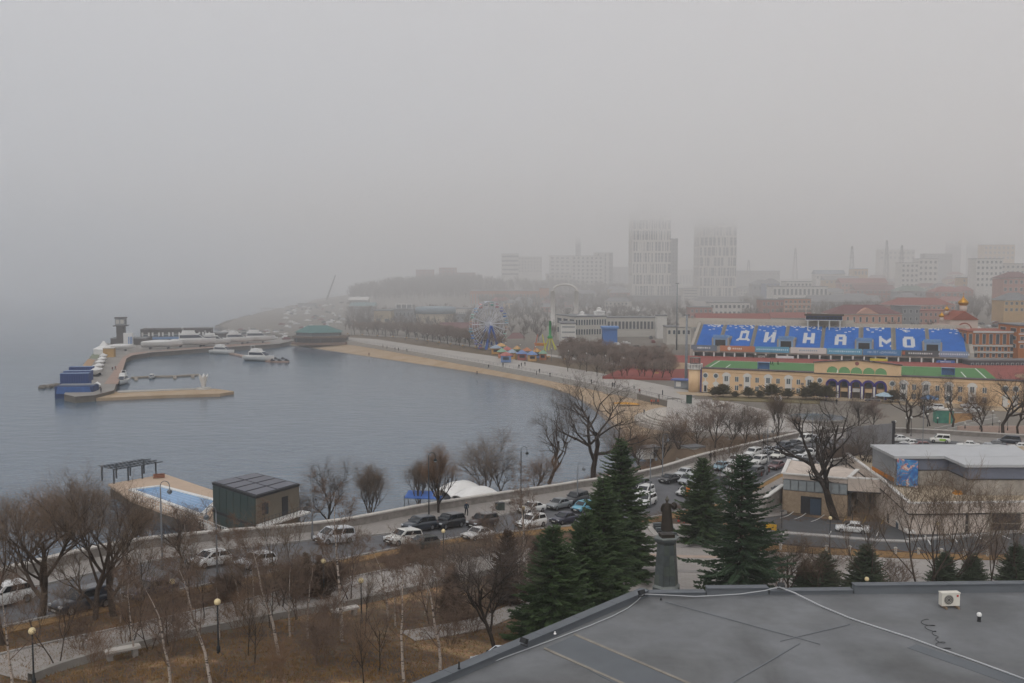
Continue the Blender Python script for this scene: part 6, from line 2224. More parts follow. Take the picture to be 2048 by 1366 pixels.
def round_bay(px):
    x = fac_u(px)
    o = put('round_bay', None, FB, (x, 0, 0))
    mb = MB(); mb.tube([(0, 0, 5.0), (0, -.14, 5.0)], .85, 16); mb.box((0, -.05, 3.6), (.3, .1, 2.0))
    for j in range(8):
        a0, a1 = math.pi * j / 8, math.pi * (j + 1) / 8
        vs = []
        for y in (-.12, 0):
            vs += [(0, y, 2.4), (.95 * math.cos(a0), y, 2.4 + .9 * math.sin(a0)), (.95 * math.cos(a1), y, 2.4 + .9 * math.sin(a1))]
        mb.add(vs, [(0, 1, 2), (5, 4, 3), (1, 4, 5, 2)])
    mb.box((0, -.05, 1.2), (1.2, .1, 2.4))
    mb.build('white_surround', m_wtrim, o)
    mb = MB(); mb.tube([(0, -.14, 5.0), (0, -.19, 5.0)], .6, 16); mb.build('round_window', m_vgl, o)
    mb = MB(); mb.box((0, -.13, 1.1), (.7, .05, 1.8)); mb.build('door', m_dk if px < 1420 else m_wtrim, o)


for px in (1455, 1497, 1539, 1580, 1622, 1812, 1857, 1903, 1950): arched_bay(px)
for px in (1413, 1434, 1643, 1789, 2017, 2038): round_bay(px)
for px in (1476, 1517, 1559, 1600, 1833, 1880, 1926, 1975):
    x = fac_u(px)
    win(FB, x, 4.25, 1.05, 1.5)
    win(FB, x, 1.7, 1.05, 1.5)
mb = MB(); mb.box((0, -.1, HB / 2), (.35, .35, HB)); mb.build('corner_trim', m_pur, FB)
for px, z in ((1484, 2.6), (1524, 2.5), (1555, 2.7), (1608, 3.8), (1566, 2.4), (1590, 2.3)):
    x = fac_u(px)
    mb = MB(); mb.box((x, -.2, z), (.8, .3, .55)); mb.build('air_conditioner', mat('facade_ac', '8b8078', .7), FB)
# round corner tower
TW = thing('corner_tower', 'apricot round corner tower with white balustrade and dark lantern', 'tower', (fa0.x - 1.6, fa0.y + 1.4, 3.9))
mb = MB(); mb.smooth = True; mb.lathe((0, 0, -.3), [(1.9, 0), (1.9, 6.9)], 20); mb.build('shaft', m_yw, TW)
mb = MB(); mb.lathe((0, 0, 6.6), [(1.9, 0), (2.3, .15), (2.3, .3)], 20); mb.build('cornice', m_wtrim, TW)
for k in range(14):
    a_ = 2 * math.pi * k / 14
    mb = MB(); mb.box((2.1 * math.cos(a_), 2.1 * math.sin(a_), 7.5), (.28, .28, 1.2)); mb.build('baluster', m_wtrim, TW)
mb = MB(); mb.lathe((0, 0, 8.1), [(2.3, 0), (2.3, .2)], 20); mb.build('handrail', m_wtrim, TW)
mb = MB(); mb.lathe((0, 0, 6.9), [(1.5, 0), (1.5, 1.3)], 12); mb.build('core', m_wtrim, TW)
mb = MB(); mb.lathe((0, 0, 8.25), [(1.7, 0), (1.7, .15)], 16)
for k in range(8):
    a_ = 2 * math.pi * k / 8
    mb.tube([(1.5 * math.cos(a_), 1.5 * math.sin(a_), 8.3), (1.5 * math.cos(a_), 1.5 * math.sin(a_), 10)], .1, 4)
mb.lathe((0, 0, 9.95), [(1.7, 0), (1.6, .2)], 16); mb.build('lantern', mat('lantern_grey', '6a6763', .7), TW)
t = thing('gate_kiosk', 'low blue roofed gate kiosk left of the apricot tower', 'kiosk', at(1367, 776, 3.9), FANG)
mb = MB(); mb.box((0, 0, 1.2), (5, 3, 2.4)); mb.build('wall', m_gw, t)
mb = MB(); mb.box((0, 0, 2.6), (7, 4.2, .35)); mb.build('roof', mat('kiosk_roof', '5a6aa0', .6), t)
mb = MB(); mb.box((-1.2, -1.55, 1.3), (1.5, .08, 1.5)); mb.build('window', m_wtrim, t)
# floodlight masts
for px, py, ptop, w, lab in ((1372, 770, 628, .42, 'thick grey floodlight mast beside the stadium gate'), (1353, 700, 565, .3, 'thin tall mast left of the blue stand')):
    p = on(px, py, gz)
    h = at(px, ptop, Y=p.y).z - p.z
    t = thing('floodlight_mast', lab, 'mast', p)
    mb = MB(); mb.smooth = True; mb.lathe((0, 0, -.2), [(w * 1.3, 0), (w, h * .5), (w * .7, h)], 10); mb.build('pole', mat('mast_grey', '84888c', .6), t)
    mb = MB(); mb.box((0, 0, h * .985), (w * 5, .3, .25)); mb.build('crossbar', m_pole2, t)
t = thing('gallery_pole', 'slim white pole behind the blue stand near the grey house', 'mast', at(1838, 655, 8.0))
mb = MB(); mb.tube([(0, 0, -3), (0, 0, 12)], .3, 6); mb.build('pole', m_white, t)
mb = MB(); mb.box((0, 0, 12), (1.4, .4, .3)); mb.build('head', m_white, t)
# clipped pines before the facade
species('pine', conifer(150, 4.2, 2.6, 1.0, .3, .35, .7, .1), m_barkd, mat('pine_needles', '4b4a33', .9, scale=.8, col2='5d5238'))
for i, (px, s_) in enumerate(((1431, .8), (1446, 1.0), (1497, .8), (1543, 1.1), (1575, .8), (1612, .9), (1628, 1.3), (1652, 1.1), (1785, .9), (1520, .6), (1470, .5))):
    p = on(px, 795 + (px - 1431) * .03, gz)
    tree('pine_tree', 'pine', p, 'small spreading pine before the apricot facade, %s from the corner tower' % ('first second fifth eighth ninth tenth eleventh twelfth thirteenth seventh third'.split()[i] if i != 8 else 'last'), 'pine', s_, None, None, s_ * .9)
t = thing('wing_statue', 'white Y shaped wing sculpture before the apricot building', 'sculpture', on(1556, 812, gz))
for sx in (-1, 1):
    mb = MB(); mb.smooth = True; mb.tube([(sx * .2, 0, 0), (sx * .25, 0, 1.2), (sx * .8, 0, 2.0), (sx * .55, 0, 2.7)], [.4, .4, .3, .06], 7); mb.build('wing', m_white, t)
t = thing('fountain_basin', 'oval blue grey fountain basin in the square', 'fountain', on(1635, 838, lambda x, y: 3.6))
mb = MB(); mb.smooth = True; mb.lathe((0, 0, -.1), [(7.2, 0), (7.2, .7), (6.8, .75), (6.8, .3)], 32); mb.build('rim', m_concd, t)
mb = MB(); mb.lathe((0, 0, .2), [(6.7, 0), (6.7, .2)], 32); mb.build('water', mat('basin_water', '5b7280', .15), t)
# ================================================================ the town in the haze
m_brick = mat('red_brick', '8d5547', .9, var=.12, scale=.5)
m_brick2 = mat('orange_brick', 'a8704c', .9, var=.1, scale=.4)
m_pale = mat('pale_render', 'bcb8b0', .9, var=.06, scale=.2)
m_pale2 = mat('white_panels', 'cbc9c4', .85, var=.05, scale=.2)
m_pink = mat('pink_plaster', 'bd9484', .9, var=.06, scale=.2)
m_rose = mat('rose_plaster', 'a87f74', .9, var=.08, scale=.2)
m_ocre = mat('ochre_plaster', 'b39468', .9, var=.08, scale=.2)
m_greyb = mat('grey_block', '83868a', .85, var=.08, scale=.2)
m_dgrey = mat('charcoal_block', '4b4e53', .8, var=.1, scale=.2)
m_rroof = mat('red_metal_roof', '84483f', .7, var=.1, scale=.3)
m_mroof = mat('maroon_roof', '6d4a4a', .75, var=.1, scale=.3)
m_groof = mat('grey_roof', '77787a', .8, var=.1, scale=.3)
m_wg = mat('town_glass', '4b545b', .25, var=.3, scale=.15, spec=.5)
m_wf = mat('window_frame_white', 'c2c1bd', .7, var=.05)
WINM = {}


def win_mesh(w, h, fr=.12, m_g=None, m_f=None):
    k = (round(w, 1), round(h, 1), id(m_g), id(m_f))
    if k not in WINM:
        mb = MB(); mb.box((0, 0, 0), (w, .12, h)); mb.mi = 1
        mb.box((0, -.05, 0), (w - fr * 2, .06, h - fr * 2))
        WINM[k] = mb.mesh('town_window', [m_f or m_wf, m_g or m_wg])
    return WINM[k]


def house(name, label, px0, px1, Y, ptop, m_w, cols=6, rows=3, depth=14, roof='flat', m_r=None, rz=0.0, ww=.55, wh=.5, rh=2.5, side=2, pbase=None, band=None, cat='building', m_g=None, m_f=None, zoff=0, base_h=0.0, nowin=False):
    """a house whose front spans columns px0..px1 at distance Y and whose eaves reach row ptop"""
    A, B = at(px0, ptop, Y=Y), at(px1, ptop, Y=Y)
    w = (B.x - A.x) / max(math.cos(rz), .3)
    cx_ = (A.x + B.x) / 2
    zt = A.z
    zg = min(gz(A.x, Y), gz(B.x, Y)) - 1.0
    h = zt - zg
    vis = h if pbase is None else zt - at(px0, pbase, Y=Y).z     # only storeys that can be seen carry windows
    t = thing(name, label, cat, (cx_, Y, zg), rz)
    mb = MB(); mb.bx(-w / 2, w / 2, 0, depth, 0, h); wl = mb.build('wall', m_w, t)
    m_r = m_r or m_groof
    if roof == 'flat':
        mb = MB(); mb.bx(-w / 2 - .2, w / 2 + .2, -.2, depth + .2, h, h + .5); mb.build('roof', m_r, t)
    else:
        e = .6
        ins = w * .5 if roof == 'pyr' else (min(depth * .5, w * .35) if roof == 'hip' else -e)
        zz = h + .01
        vs = [(-w / 2 - e, -e, zz), (w / 2 + e, -e, zz), (w / 2 + e, depth + e, zz), (-w / 2 - e, depth + e, zz), (-w / 2 + ins, depth / 2, zz + rh), (w / 2 - ins, depth / 2, zz + rh)]
        mb = MB(); mb.add(vs, [(0, 1, 5, 4), (2, 3, 4, 5), (1, 2, 5), (3, 0, 4), (3, 2, 1, 0)]); mb.build('roof', m_r, t)
        mb = MB(); mb.bx(-w / 2 - .3, w / 2 + .3, -.3, depth + .3, h - .4, h); mb.build('cornice', m_wf, t)
    if not nowin:
        fh = vis / rows
        cw = w / cols
        me = win_mesh(cw * ww, fh * wh, .1 if cw < 3 else .15, m_g, m_f)
        for r_ in range(rows):
            z = h - fh * (r_ + .55)
            for c in range(cols):
                put('window', me, t, (-w / 2 + cw * (c + .5), -.05, z))
            if band is not None and r_ < rows - 1:
                mb = MB(); mb.bx(-w / 2, w / 2, -.12, -.01, h - fh * (r_ + 1) - .3, h - fh * (r_ + 1) + .3); mb.build('band', band, t)
        if side:
            me = win_mesh(depth / side * ww, fh * wh, .1, m_g, m_f)
            sx = -1 if cx_ > 0 else 1
            for r_ in range(rows):
                for c in range(side):
                    o = put('window', me, t, (sx * (w / 2 + .05), depth * (c + .5) / side, h - fh * (r_ + .55)), sx * math.pi / 2)
    return t


# ---- the two tall tower blocks
m_tow = mat('tower_white_ribs', 'c4c0b8', .8, var=.05, scale=.1)
m_towg = mat('tower_glass', '454c53', .25, var=.25, scale=.1, spec=.5)


def tower(label, px0, px1, Y, ptop, pbase, tiers, cols, seed, mg=None, top_step=True):
    g = random.Random(seed)
    A, B = at(px0, ptop, Y=Y), at(px1, ptop, Y=Y)
    w = B.x - A.x
    zb = at(px0, pbase, Y=Y).z
    t = thing('tower_block', label, 'tower', ((A.x + B.x) / 2, Y, zb))
    h = A.z - zb
    D_ = w * .85
    mb = MB(); mb.bx(-w / 2, w / 2, 0, D_, 0, h); mb.build('core', mg or m_towg, t)
    th = h / tiers
    for k in range(tiers + 1):
        mb = MB(); mb.bx(-w / 2 - .5, w / 2 + .5, -.5, D_ + .5, k * th - .95, k * th + .95); mb.build('floor_band', m_tow, t)
    for k in range(tiers):
        off = (k % 2) * .35
        x = -w / 2
        edges = []
        while x < w / 2 - 1:
            edges.append(x)
            x += w / cols * g.choice((.7, 1.0, 1.25))
        for i, x in enumerate(edges):
            wd = g.choice((.45, .7, 1.1)) * w / 38
            mb = MB(); mb.bx(max(x - wd + off, -w / 2 - .4), min(x + wd + off, w / 2 + .4), -.45, -.01, k * th + .51, (k + 1) * th - .51); mb.build('rib', m_tow, t)
        for j in range(5):
            y = D_ * (j + .5) / 5
            mb = MB(); mb.bx(-w / 2 - .45, -w / 2 - .01, y - .9, y + .9, k * th + .51, (k + 1) * th - .51); mb.build('rib', m_tow, t)
        for f_ in (1, 2):                        # spandrels between the three storeys of a tier
            mb = MB(); mb.bx(-w / 2 - .06, w / 2 + .06, -.1, -.02, k * th + th * f_ / 3 - .35, k * th + th * f_ / 3 + .35); mb.build('spandrel', m_greyb, t)
    if top_step:
        mb = MB(); mb.bx(-w * .25, w * .3, 1, D_ - 1, h + .51, h + 5); mb.build('roof_plant', m_greyb, t)
    return t


tower('left and wider of two tall white ribbed towers fading into cloud', 1266, 1342, 950, 415, 592, 8, 13, 4)
house('tower_annex', 'slightly lower grey wing attached behind the wider ribbed tower', 1338, 1356, 965, 478, m_greyb, 3, 14, 30, side=0, pbase=592, ww=.6)
tower('right and slimmer of two tall white ribbed towers', 1400, 1474, 1020, 432, 594, 8, 11, 9)
house('podium', 'dark glazed podium under the wider ribbed tower', 1262, 1362, 930, 592, m_dgrey, 8, 2, 40, side=0, m_f=m_dgrey, pbase=612)
house('podium', 'dark glazed podium under the slimmer ribbed tower', 1388, 1502, 1000, 594, m_dgrey, 10, 1, 40, side=0, m_f=m_dgrey, pbase=606)
house('parking_decks', 'pale open parking decks between the two towers', 1366, 1396, 1000, 578, m_pale, 1, 6, 25, side=0, ww=.9, wh=.45, m_g=m_dgrey, pbase=612)
house('long_shed', 'long low blue grey shed on the skyline between the towers', 1352, 1402, 1400, 540, m_pale, 8, 1, 40, side=0)
house('warehouse', 'pale warehouse on the skyline left of the wider tower', 1222, 1268, 1400, 534, m_greyb, 4, 1, 30, side=0, m_r=m_pale2)

# ---- white slabs at centre on the hill
house('office_slab', 'white office slab with regular window grid on the hill left of the towers', 1144, 1206, 1120, 512, m_pale2, 7, 8, 24, side=0, ww=.5, wh=.55, pbase=575)
house('office_slab', 'tall blind white end of the office slab', 1190, 1218, 1150, 506, m_pale2, 2, 8, 24, side=0, ww=.25, wh=.8, pbase=572)
house('office_slab', 'dark edge wing right of the white office slab', 1216, 1226, 1160, 506, m_greyb, 1, 8, 24, side=0, pbase=572)
house('office_slab', 'lower white slab behind the office slab to the left', 1100, 1150, 1200, 512, m_pale2, 5, 5, 24, side=0, ww=.6, pbase=550)
house('mast_block', 'faint slim mast like tower rising behind the white office slab', 1152, 1162, 1320, 474, m_greyb, 1, 6, 12, side=0, pbase=540)
house('hill_hotel', 'pale hill building with horizontal window bands left of the slabs', 1003, 1038, 1180, 508, m_pale2, 1, 5, 22, side=0, ww=.94, wh=.45, pbase=552)
house('hill_hotel', 'pale hill building with window grid joined to the banded one', 1036, 1084, 1200, 514, m_pale2, 8, 5, 20, side=0, pbase=545)
house('hill_wing', 'low pale wing below the white slabs on the hill', 1092, 1146, 1130, 548, m_pale, 6, 2, 16, side=0, pbase=566)
house('red_brick_block', 'left dark red brick block on top of the headland', 832, 866, 1160, 540, m_brick, 4, 3, 18, side=0, m_r=m_mroof, pbase=556)
house('red_brick_block', 'right dark red brick block on top of the headland', 878, 912, 1165, 536, m_brick, 4, 3, 18, side=0, m_r=m_mroof, pbase=556)
house('red_brick_wing', 'low red wing between headland block and hill trees', 908, 950, 1175, 546, m_brick, 6, 2, 14, side=0, m_r=m_mroof, pbase=556)
t = house('orange_brick_hall', 'long orange brick hall with ribbed glass front behind the fairground', 940, 1085, 900, 582, m_brick2, 26, 1, 30, side=0, ww=.45, wh=.75, m_g=m_greyb, pbase=616)
house('orange_brick_hall', 'plain orange brick end block of the ribbed hall', 1080, 1098, 890, 576, m_brick2, 2, 1, 30, side=0, wh=.1, pbase=616)
house('grey_shopping_hall', 'low wide beige hall behind the fairground trees', 905, 962, 720, 618, m_pale, 14, 1, 20, side=0, ww=.4, pbase=635)

# ---- round aquarium and its neighbours
AQ = thing('aquarium', 'round pale aquarium drum with blue grey roof band', 'building', (*at(868, 650, Y=640)[:2], gz(-50, 640) - 1))
wq = (905 - 826) / F * 640 / 2
hq = at(868, 628, Y=640).z - AQ.location.z
mb = MB(); mb.smooth = True; mb.lathe((0, wq, 0), [(wq, 0), (wq, hq)], 36); mb.build('drum', mat('aquarium_beige', 'b1a58f', .9, var=.06, scale=.1), AQ)
mb = MB(); mb.smooth = True; mb.lathe((0, wq, hq), [(wq * 1.06, 0), (wq * 1.06, 3.6), (wq * .95, 4.2)], 36); mb.build('roof_band', mat('aquarium_band', '7f8d96', .6), AQ)
house('aquarium_wing', 'tan slab wing left of the aquarium drum', 748, 782, 640, 622, mat('tan_slab', 'a89a80', .9), 2, 1, 18, side=0, wh=.2)
house('aquarium_wing', 'dark glazed link between tan slab and aquarium drum', 782, 828, 660, 620, m_greyb, 6, 2, 16, side=0)
house('art_panel_house', 'grey house with orange panel right of the aquarium drum', 903, 930, 650, 630, m_greyb, 3, 2, 14, side=0)
house('frame_pavilion', 'pavilion with open white roof frame above the aquarium link', 792, 826, 680, 612, m_greyb, 5, 1, 12, side=0, wh=.7)
t = thing('roof_pergola', 'white open roof frame on the pavilion behind the aquarium', 'pergola', (*at(808, 618, Y=676)[:2], at(808, 618, Y=676).z))
for k in range(4):
    mb = MB(); mb.box((-5.4 + k * 3.6, 0, 1.2), (.5, .5, 5)); mb.build('post', m_white, t)
for z in (.2, 3.6):
    mb = MB(); mb.box((0, 0, z), (11.6, .5, .4)); mb.build('beam', m_white, t)
house('teal_shed', 'long low shed with teal roof behind the aquarium parking', 700, 748, 760, 612, m_greyb, 8, 1, 16, 'gable', mat('teal_roof', '6f8a8c', .7), side=0, pbase=628)
house('white_shed', 'white roofed shed on the shore left of the aquarium', 698, 735, 860, 600, m_greyb, 6, 1, 14, 'gable', m_pale2, side=0, pbase=610)
house('maroon_market', 'long low maroon roofed market hall behind the promenade trees', 880, 955, 560, 660, m_pale, 14, 1, 12, 'gable', m_mroof, side=0, rh=4, pbase=668)
house('maroon_market', 'maroon roofed pavilion right of the big wheel', 1008, 1058, 520, 686, mat('pavilion_wall', '5d5a5c', .9), 8, 1, 14, 'hip', m_mroof, side=0, rh=5, pbase=700)

# ---- white glass building by the park
house('concert_house', 'grey panelled end block of the white rooftop building by the park', 1122, 1152, 470, 648, m_pale2, 1, 4, 20, rz=0, side=0, ww=.9, wh=.35, m_g=m_gw, pbase=690)
t = house('concert_house', 'long glazed building with white roof turrets behind the park trees', 1150, 1214, 490, 634, m_pale, 12, 2, 26, side=3, rz=R(18), ww=.7, wh=.6, pbase=672)
for k, (px, py) in enumerate(((1164, 640), (1198, 632))):
    o = thing('roof_turret', ('left' if k == 0 else 'right') + ' small white turret on the glazed building roof', 'turret', at(px, py - 2, Y=500))
    mb = MB(); mb.box((0, 0, 0), (5, 5, 3)); mb.build('drum', m_white, o)
    mb = MB(); mb.lathe((0, 0, 1.5), [(3, 0), (3.2, .4), (1.2, .7), (1.2, 2.0), (.2, 2.4)], 10); mb.build('cap', m_white, o)
t = thing('blue_booth', 'bright blue tall booth right of the glazed building', 'booth', at(1221, 692, 4.2))
mb = MB(); mb.bx(-3.6, 3.2, 0, 6, 0, 8.2); mb.build('body', mat('booth_bright_blue', '4470ae', .6, var=.06), t)
mb = MB(); mb.bx(-4.2, 3.8, -.8, 6.6, 8.2, 9.2); mb.build('roof', mat('booth_roof_blue', '6288bd', .6), t)
house('long_gallery', 'long low beige gallery left of the stadium stand', 1214, 1330, 520, 636, m_pale, 16, 1, 12, side=0, ww=.75, wh=.6, m_g=m_dgrey, pbase=662)
house('billboard_house', 'white billboard wall on the gallery by the stand', 1314, 1334, 505, 632, m_pale2, 1, 1, 6, side=0, nowin=True)
house('low_shed', 'low beige shed at the left end of the blue stand', 1334, 1382, 470, 655, m_pale, 5, 1, 12, side=0, pbase=672)

# ---- houses behind the stand
house('brick_house', 'red brick house with flat grey roof left of the two brick houses behind the stand', 1380, 1425, 640, 615, m_brick, 5, 2, 14, side=0, pbase=640)
house('white_house', 'white low house with dark glass front behind the stand', 1420, 1500, 650, 606, m_pale2, 9, 2, 14, side=0, ww=.6, pbase=632)
house('brick_house', 'red brick house with brown roof in the middle behind the stand', 1524, 1568, 640, 600, m_brick, 5, 2, 14, side=0, pbase=628)
house('brick_house', 'orange brick house with three window rows behind the stand', 1568, 1622, 640, 598, m_brick2, 6, 3, 14, side=0, band=m_pale, pbase=628)
house('red_roof_range', 'long low building with red roof just behind the blue stand', 1395, 1540, 540, 640, m_greyb, 16, 1, 10, 'gable', m_rroof, side=0, rh=3.4, pbase=650)
house('red_roof_range', 'low red roofed annex left of the commentary box', 1545, 1625, 560, 636, m_dgrey, 8, 1, 10, 'gable', m_rroof, side=0, rh=3, pbase=650)
house('portico_house', 'blue and white house with column like window front on the rise', 1546, 1656, 800, 574, m_pale2, 13, 1, 20, side=0, ww=.6, wh=.7, pbase=592)
house('portico_house', 'small upper storey on the blue and white house', 1572, 1624, 806, 564, m_pale2, 7, 1, 14, side=0, ww=.5, pbase=574)
house('long_grey_roof', 'long grey roofed building behind the pink house', 1620, 1760, 720, 602, m_greyb, 16, 1, 14, 'gable', m_groof, side=0, rh=4, pbase=622)
PH = house('pink_house', 'pink classical house with pediment and maroon hipped roof behind the stand', 1664, 1804, 520, 628, m_pink, 11, 2, 18, 'hip', m_mroof, side=0, ww=.38, wh=.55, rh=4.6, pbase=668)
mb = MB(); mb.add([(-6, -.7, 0), (6, -.7, 0), (0, -.7, 3.2), (-6, 4, 0), (6, 4, 0), (0, 4, 3.2)], [(0, 1, 2), (5, 4, 3), (0, 2, 5, 3), (2, 1, 4, 5), (3, 4, 1, 0)])
mb.build('pediment', m_pink, PH, (0, 0, at(1700, 628, Y=520).z - PH.location.z + .05))
house('slate_house', 'narrow slate grey house right of the pink house', 1804, 1840, 530, 614, m_greyb, 3, 3, 16, side=0, ww=.4, pbase=660)
house('red_long_house', 'long rose house with red roof behind the slate house', 1780, 1910, 600, 610, m_rose, 14, 2, 16, 'hip', m_rroof, side=0, rh=4.2, pbase=632)
house('ochre_house', 'ochre brick house right of the slate house', 1838, 1905, 545, 622, m_rose, 7, 3, 16, 'flat', m_rroof, side=0, ww=.45, pbase=660)
# church
CH = thing('church', 'small red brick church with white arches and golden onion domes', 'church', (*at(1928, 660, Y=470)[:2], gz(*at(1928, 660, Y=470)[:2]) - .5))
hc = at(1928, 640, Y=470).z - CH.location.z
m_gold = mat('gold_dome', 'b8862c', .3, metal=.7, var=.08)
m_chw = mat('church_white', 'c9b8ae', .85, var=.05)
mb = MB(); mb.bx(-6.5, 6.5, 0, 12, 0, hc); mb.build('nave', m_chw, CH)
mb = MB(); mb.add([(-7, -.4, hc), (7, -.4, hc), (0, -.4, hc + 4.2), (-7, 12.4, hc), (7, 12.4, hc), (0, 12.4, hc + 4.2)], [(0, 1, 2), (5, 4, 3), (0, 2, 5, 3), (2, 1, 4, 5)]); mb.build('roof', m_brick, CH)
for r_, m_, y in ((3.6, m_brick, -.5), (3.0, m_chw, -.65), (1.4, m_dgrey, -.8)):
    mb = MB()
    pts = [(-r_, 0)] + [(-r_, hc * .55)] + [(r_ * math.cos(a_), hc * .55 + r_ * math.sin(a_)) for a_ in np.linspace(math.pi, 0, 12)] + [(r_, hc * .55), (r_, 0)]
    vs = [(x, y, z) for x, z in pts] + [(x, 0, z) for x, z in pts]
    n_ = len(pts)
    mb.add(vs, [tuple(range(n_))] + [(i, i + 1, n_ + i + 1, n_ + i) for i in range(n_ - 1)])
    mb.build('arch_panel', m_, CH)
mb = MB(); mb.bx(-11.5, -6.6, 1, 9, 0, hc * .8); mb.build('side_chapel', m_chw, CH)
def onion(x, y, z, r_, nm='dome'):
    mb = MB(); mb.smooth = True; mb.lathe((x, y, z - r_ * 1.6), [(r_ * .8, 0), (r_ * .8, r_ * 1.7)], 12); d_ = mb.build('drum', m_chw, CH)
    mb = MB(); mb.smooth = True; mb.lathe((x, y, z), [(r_ * .8, 0), (r_ * 1.15, r_ * .5), (r_ * 1.1, r_ * .9), (r_ * .6, r_ * 1.4), (r_ * .2, r_ * 1.8), (.06, r_ * 2.4)], 14); mb.build(nm, m_gold, d_)
    mb = MB(); mb.box((x, y, z + r_ * 2.7), (.12, .12, 1.4)); mb.box((x, y, z + r_ * 2.8), (.7, .12, .12)); mb.build('cross', m_gold, d_)
onion(2, 6, hc + 6.6, 2.1)
onion(-9, 4, hc * .8 + 3.2, 1.2)
onion(-4.5, 9, hc + 4.0, 1.1)
# school at the right of the stand
SC = house('brick_school', 'brick school with white framed window wall right of the stand', 1938, 2040, 385, 664, m_brick2, 8, 1, 16, side=3, ww=.55, wh=.8, pbase=690, m_r=m_brick, rz=R(-8))
scw = (2040 - 1938) / F * 385
for z0, z1, m_ in ((690, 693, m_wf), (703, 706, m_wf), (716, 719, m_wf), (662, 666, m_wf)):
    za, zb_ = at(1990, z1, Y=385).z - SC.location.z, at(1990, z0, Y=385).z - SC.location.z
    mb = MB(); mb.bx(-scw / 2 + 2, scw / 2 - .3, -.5, -.02, za, zb_); mb.build('white_band', m_, SC)
for r_, py in ((0, 698), (1, 711)):
    for c in range(8):
        z = at(1990, py, Y=385).z - SC.location.z
        put('window', win_mesh(1.3, 1.6), SC, (-scw / 2 + 3.2 + c * (scw - 4.4) / 7, -.06, z))
house('brick_school', 'second brick block of the school cut by the right edge', 2038, 2120, 380, 652, m_brick2, 6, 3, 16, side=2, band=m_wf, pbase=700)
house('school_entrance', 'low dark glazed entrance range below the school', 1940, 2060, 372, 722, m_dgrey, 12, 1, 6, side=0, pbase=735)

# ---- farther houses on the right slope
far = [
    ('white_slab', 'white angular office block with blank panels on the right slope', 1803, 1838, 900, 526, m_pale2, 4, 5, 'flat', None, 575),
    ('white_slab', 'white angular block with tall window strip joined to the blank one', 1838, 1876, 905, 518, m_pale2, 4, 5, 'flat', None, 575),
    ('beige_block', 'beige nine storey block with white top at the right', 1953, 2006, 780, 518, m_pale2, 6, 5, 'flat', None, 575),
    ('beige_block', 'white storeyed block at the right edge behind the beige one', 2002, 2060, 800, 528, m_pale, 6, 4, 'flat', None, 570),
    ('rose_block', 'rose brick block at the right edge below the white block', 2006, 2070, 640, 556, m_rose, 6, 3, 'hip', m_mroof, 600),
    ('ochre_block', 'ochre house at the right edge above the parked lorries', 2008, 2070, 560, 600, m_ocre, 6, 2, 'hip', m_groof, 625),
    ('rose_row', 'long rose row house with red roof on the slope', 1682, 1775, 860, 566, m_rose, 12, 2, 'gable', m_rroof, 585),
    ('brown_row', 'dark brown long row house below the rose row', 1712, 1790, 800, 580, m_brick, 9, 2, 'gable', m_mroof, 596),
    ('green_roof_house', 'house with grey green roof below the white slabs', 1795, 1858, 760, 582, m_greyb, 6, 1, 'hip', mat('green_grey_roof', '6c7a72', .8), 596),
    ('red_villa', 'villa with red roof and white trim left of the church dome', 1868, 1928, 740, 584, m_brick, 5, 2, 'hip', m_rroof, 604),
    ('grey_villa', 'house with pale grey roof behind the red villa', 1870, 1905, 800, 576, m_pale, 4, 1, 'hip', m_groof, 585),
    ('yellow_house', 'pale yellow house right of the white slabs', 1925, 1956, 820, 556, m_ocre, 4, 2, 'flat', None, 575),
    ('low_row', 'pale low row house far behind the portico house', 1632, 1690, 1000, 548, m_pale2, 8, 1, 'gable', mat('blue_grey_roof', '7d8a96', .8), 560),
    ('low_row', 'yellowish low row below the far pale row', 1650, 1720, 960, 560, m_ocre, 8, 1, 'gable', m_groof, 568),
    ('orange_shop', 'small shop with orange band and blue roof on the slope', 1708, 1736, 980, 538, m_ocre, 4, 1, 'flat', mat('blue_flat_roof', '6f8aa6', .8), 552),
    ('blue_roof_hall', 'hall with blue roof right of the slimmer tower', 1478, 1560, 1250, 542, m_greyb, 10, 1, 'flat', mat('blue_hall_roof', '5f7290', .8), 552),
    ('small_house', 'small grey house right of the slimmer tower foot', 1505, 1545, 900, 568, m_greyb, 4, 1, 'hip', m_groof, 582),
    ('small_house', 'small blue house behind the portico house', 1530, 1560, 880, 566, mat('blue_wall', '6c7c98', .9), 3, 1, 'hip', m_groof, 576),
    ('hill_row', 'faint row of houses on the right skyline', 1760, 1830, 1250, 500, m_pale, 8, 2, 'flat', None, 520),
    ('hill_row', 'faint yellowish block on the upper right slope', 1968, 2030, 1100, 490, m_ocre, 7, 3, 'flat', None, 520),
    ('hill_row', 'faint grey block on the upper slope behind the white slabs', 1850, 1905, 1150, 508, m_greyb, 7, 2, 'flat', None, 525),
]
for nm, lab, a_, b_, Y, pt, m_, c, r_, rf, mr, pb in far:
    house(nm, lab, a_, b_, Y, pt, m_, c, r_, 14, rf, mr, side=0, pbase=pb, rh=4)
for px0, px1, Y, pt, lab in ((1903, 1924, 1080, 445, 'left faint dark tower dissolving in cloud at upper right'), (1946, 1970, 1120, 430, 'middle faint tower dissolving in cloud at upper right'), (2008, 2032, 1150, 440, 'right faint tower dissolving in cloud near the right edge'), (1762, 1778, 1350, 462, 'faint slim tower in the cloud above the slope'), (1788, 1806, 1360, 455, 'faint second slim tower in the cloud above the slope')):
    house('hazy_tower', lab, px0, px1, Y + 350, pt, m_greyb, 4, 12, 18, side=0, pbase=540, cat='tower')
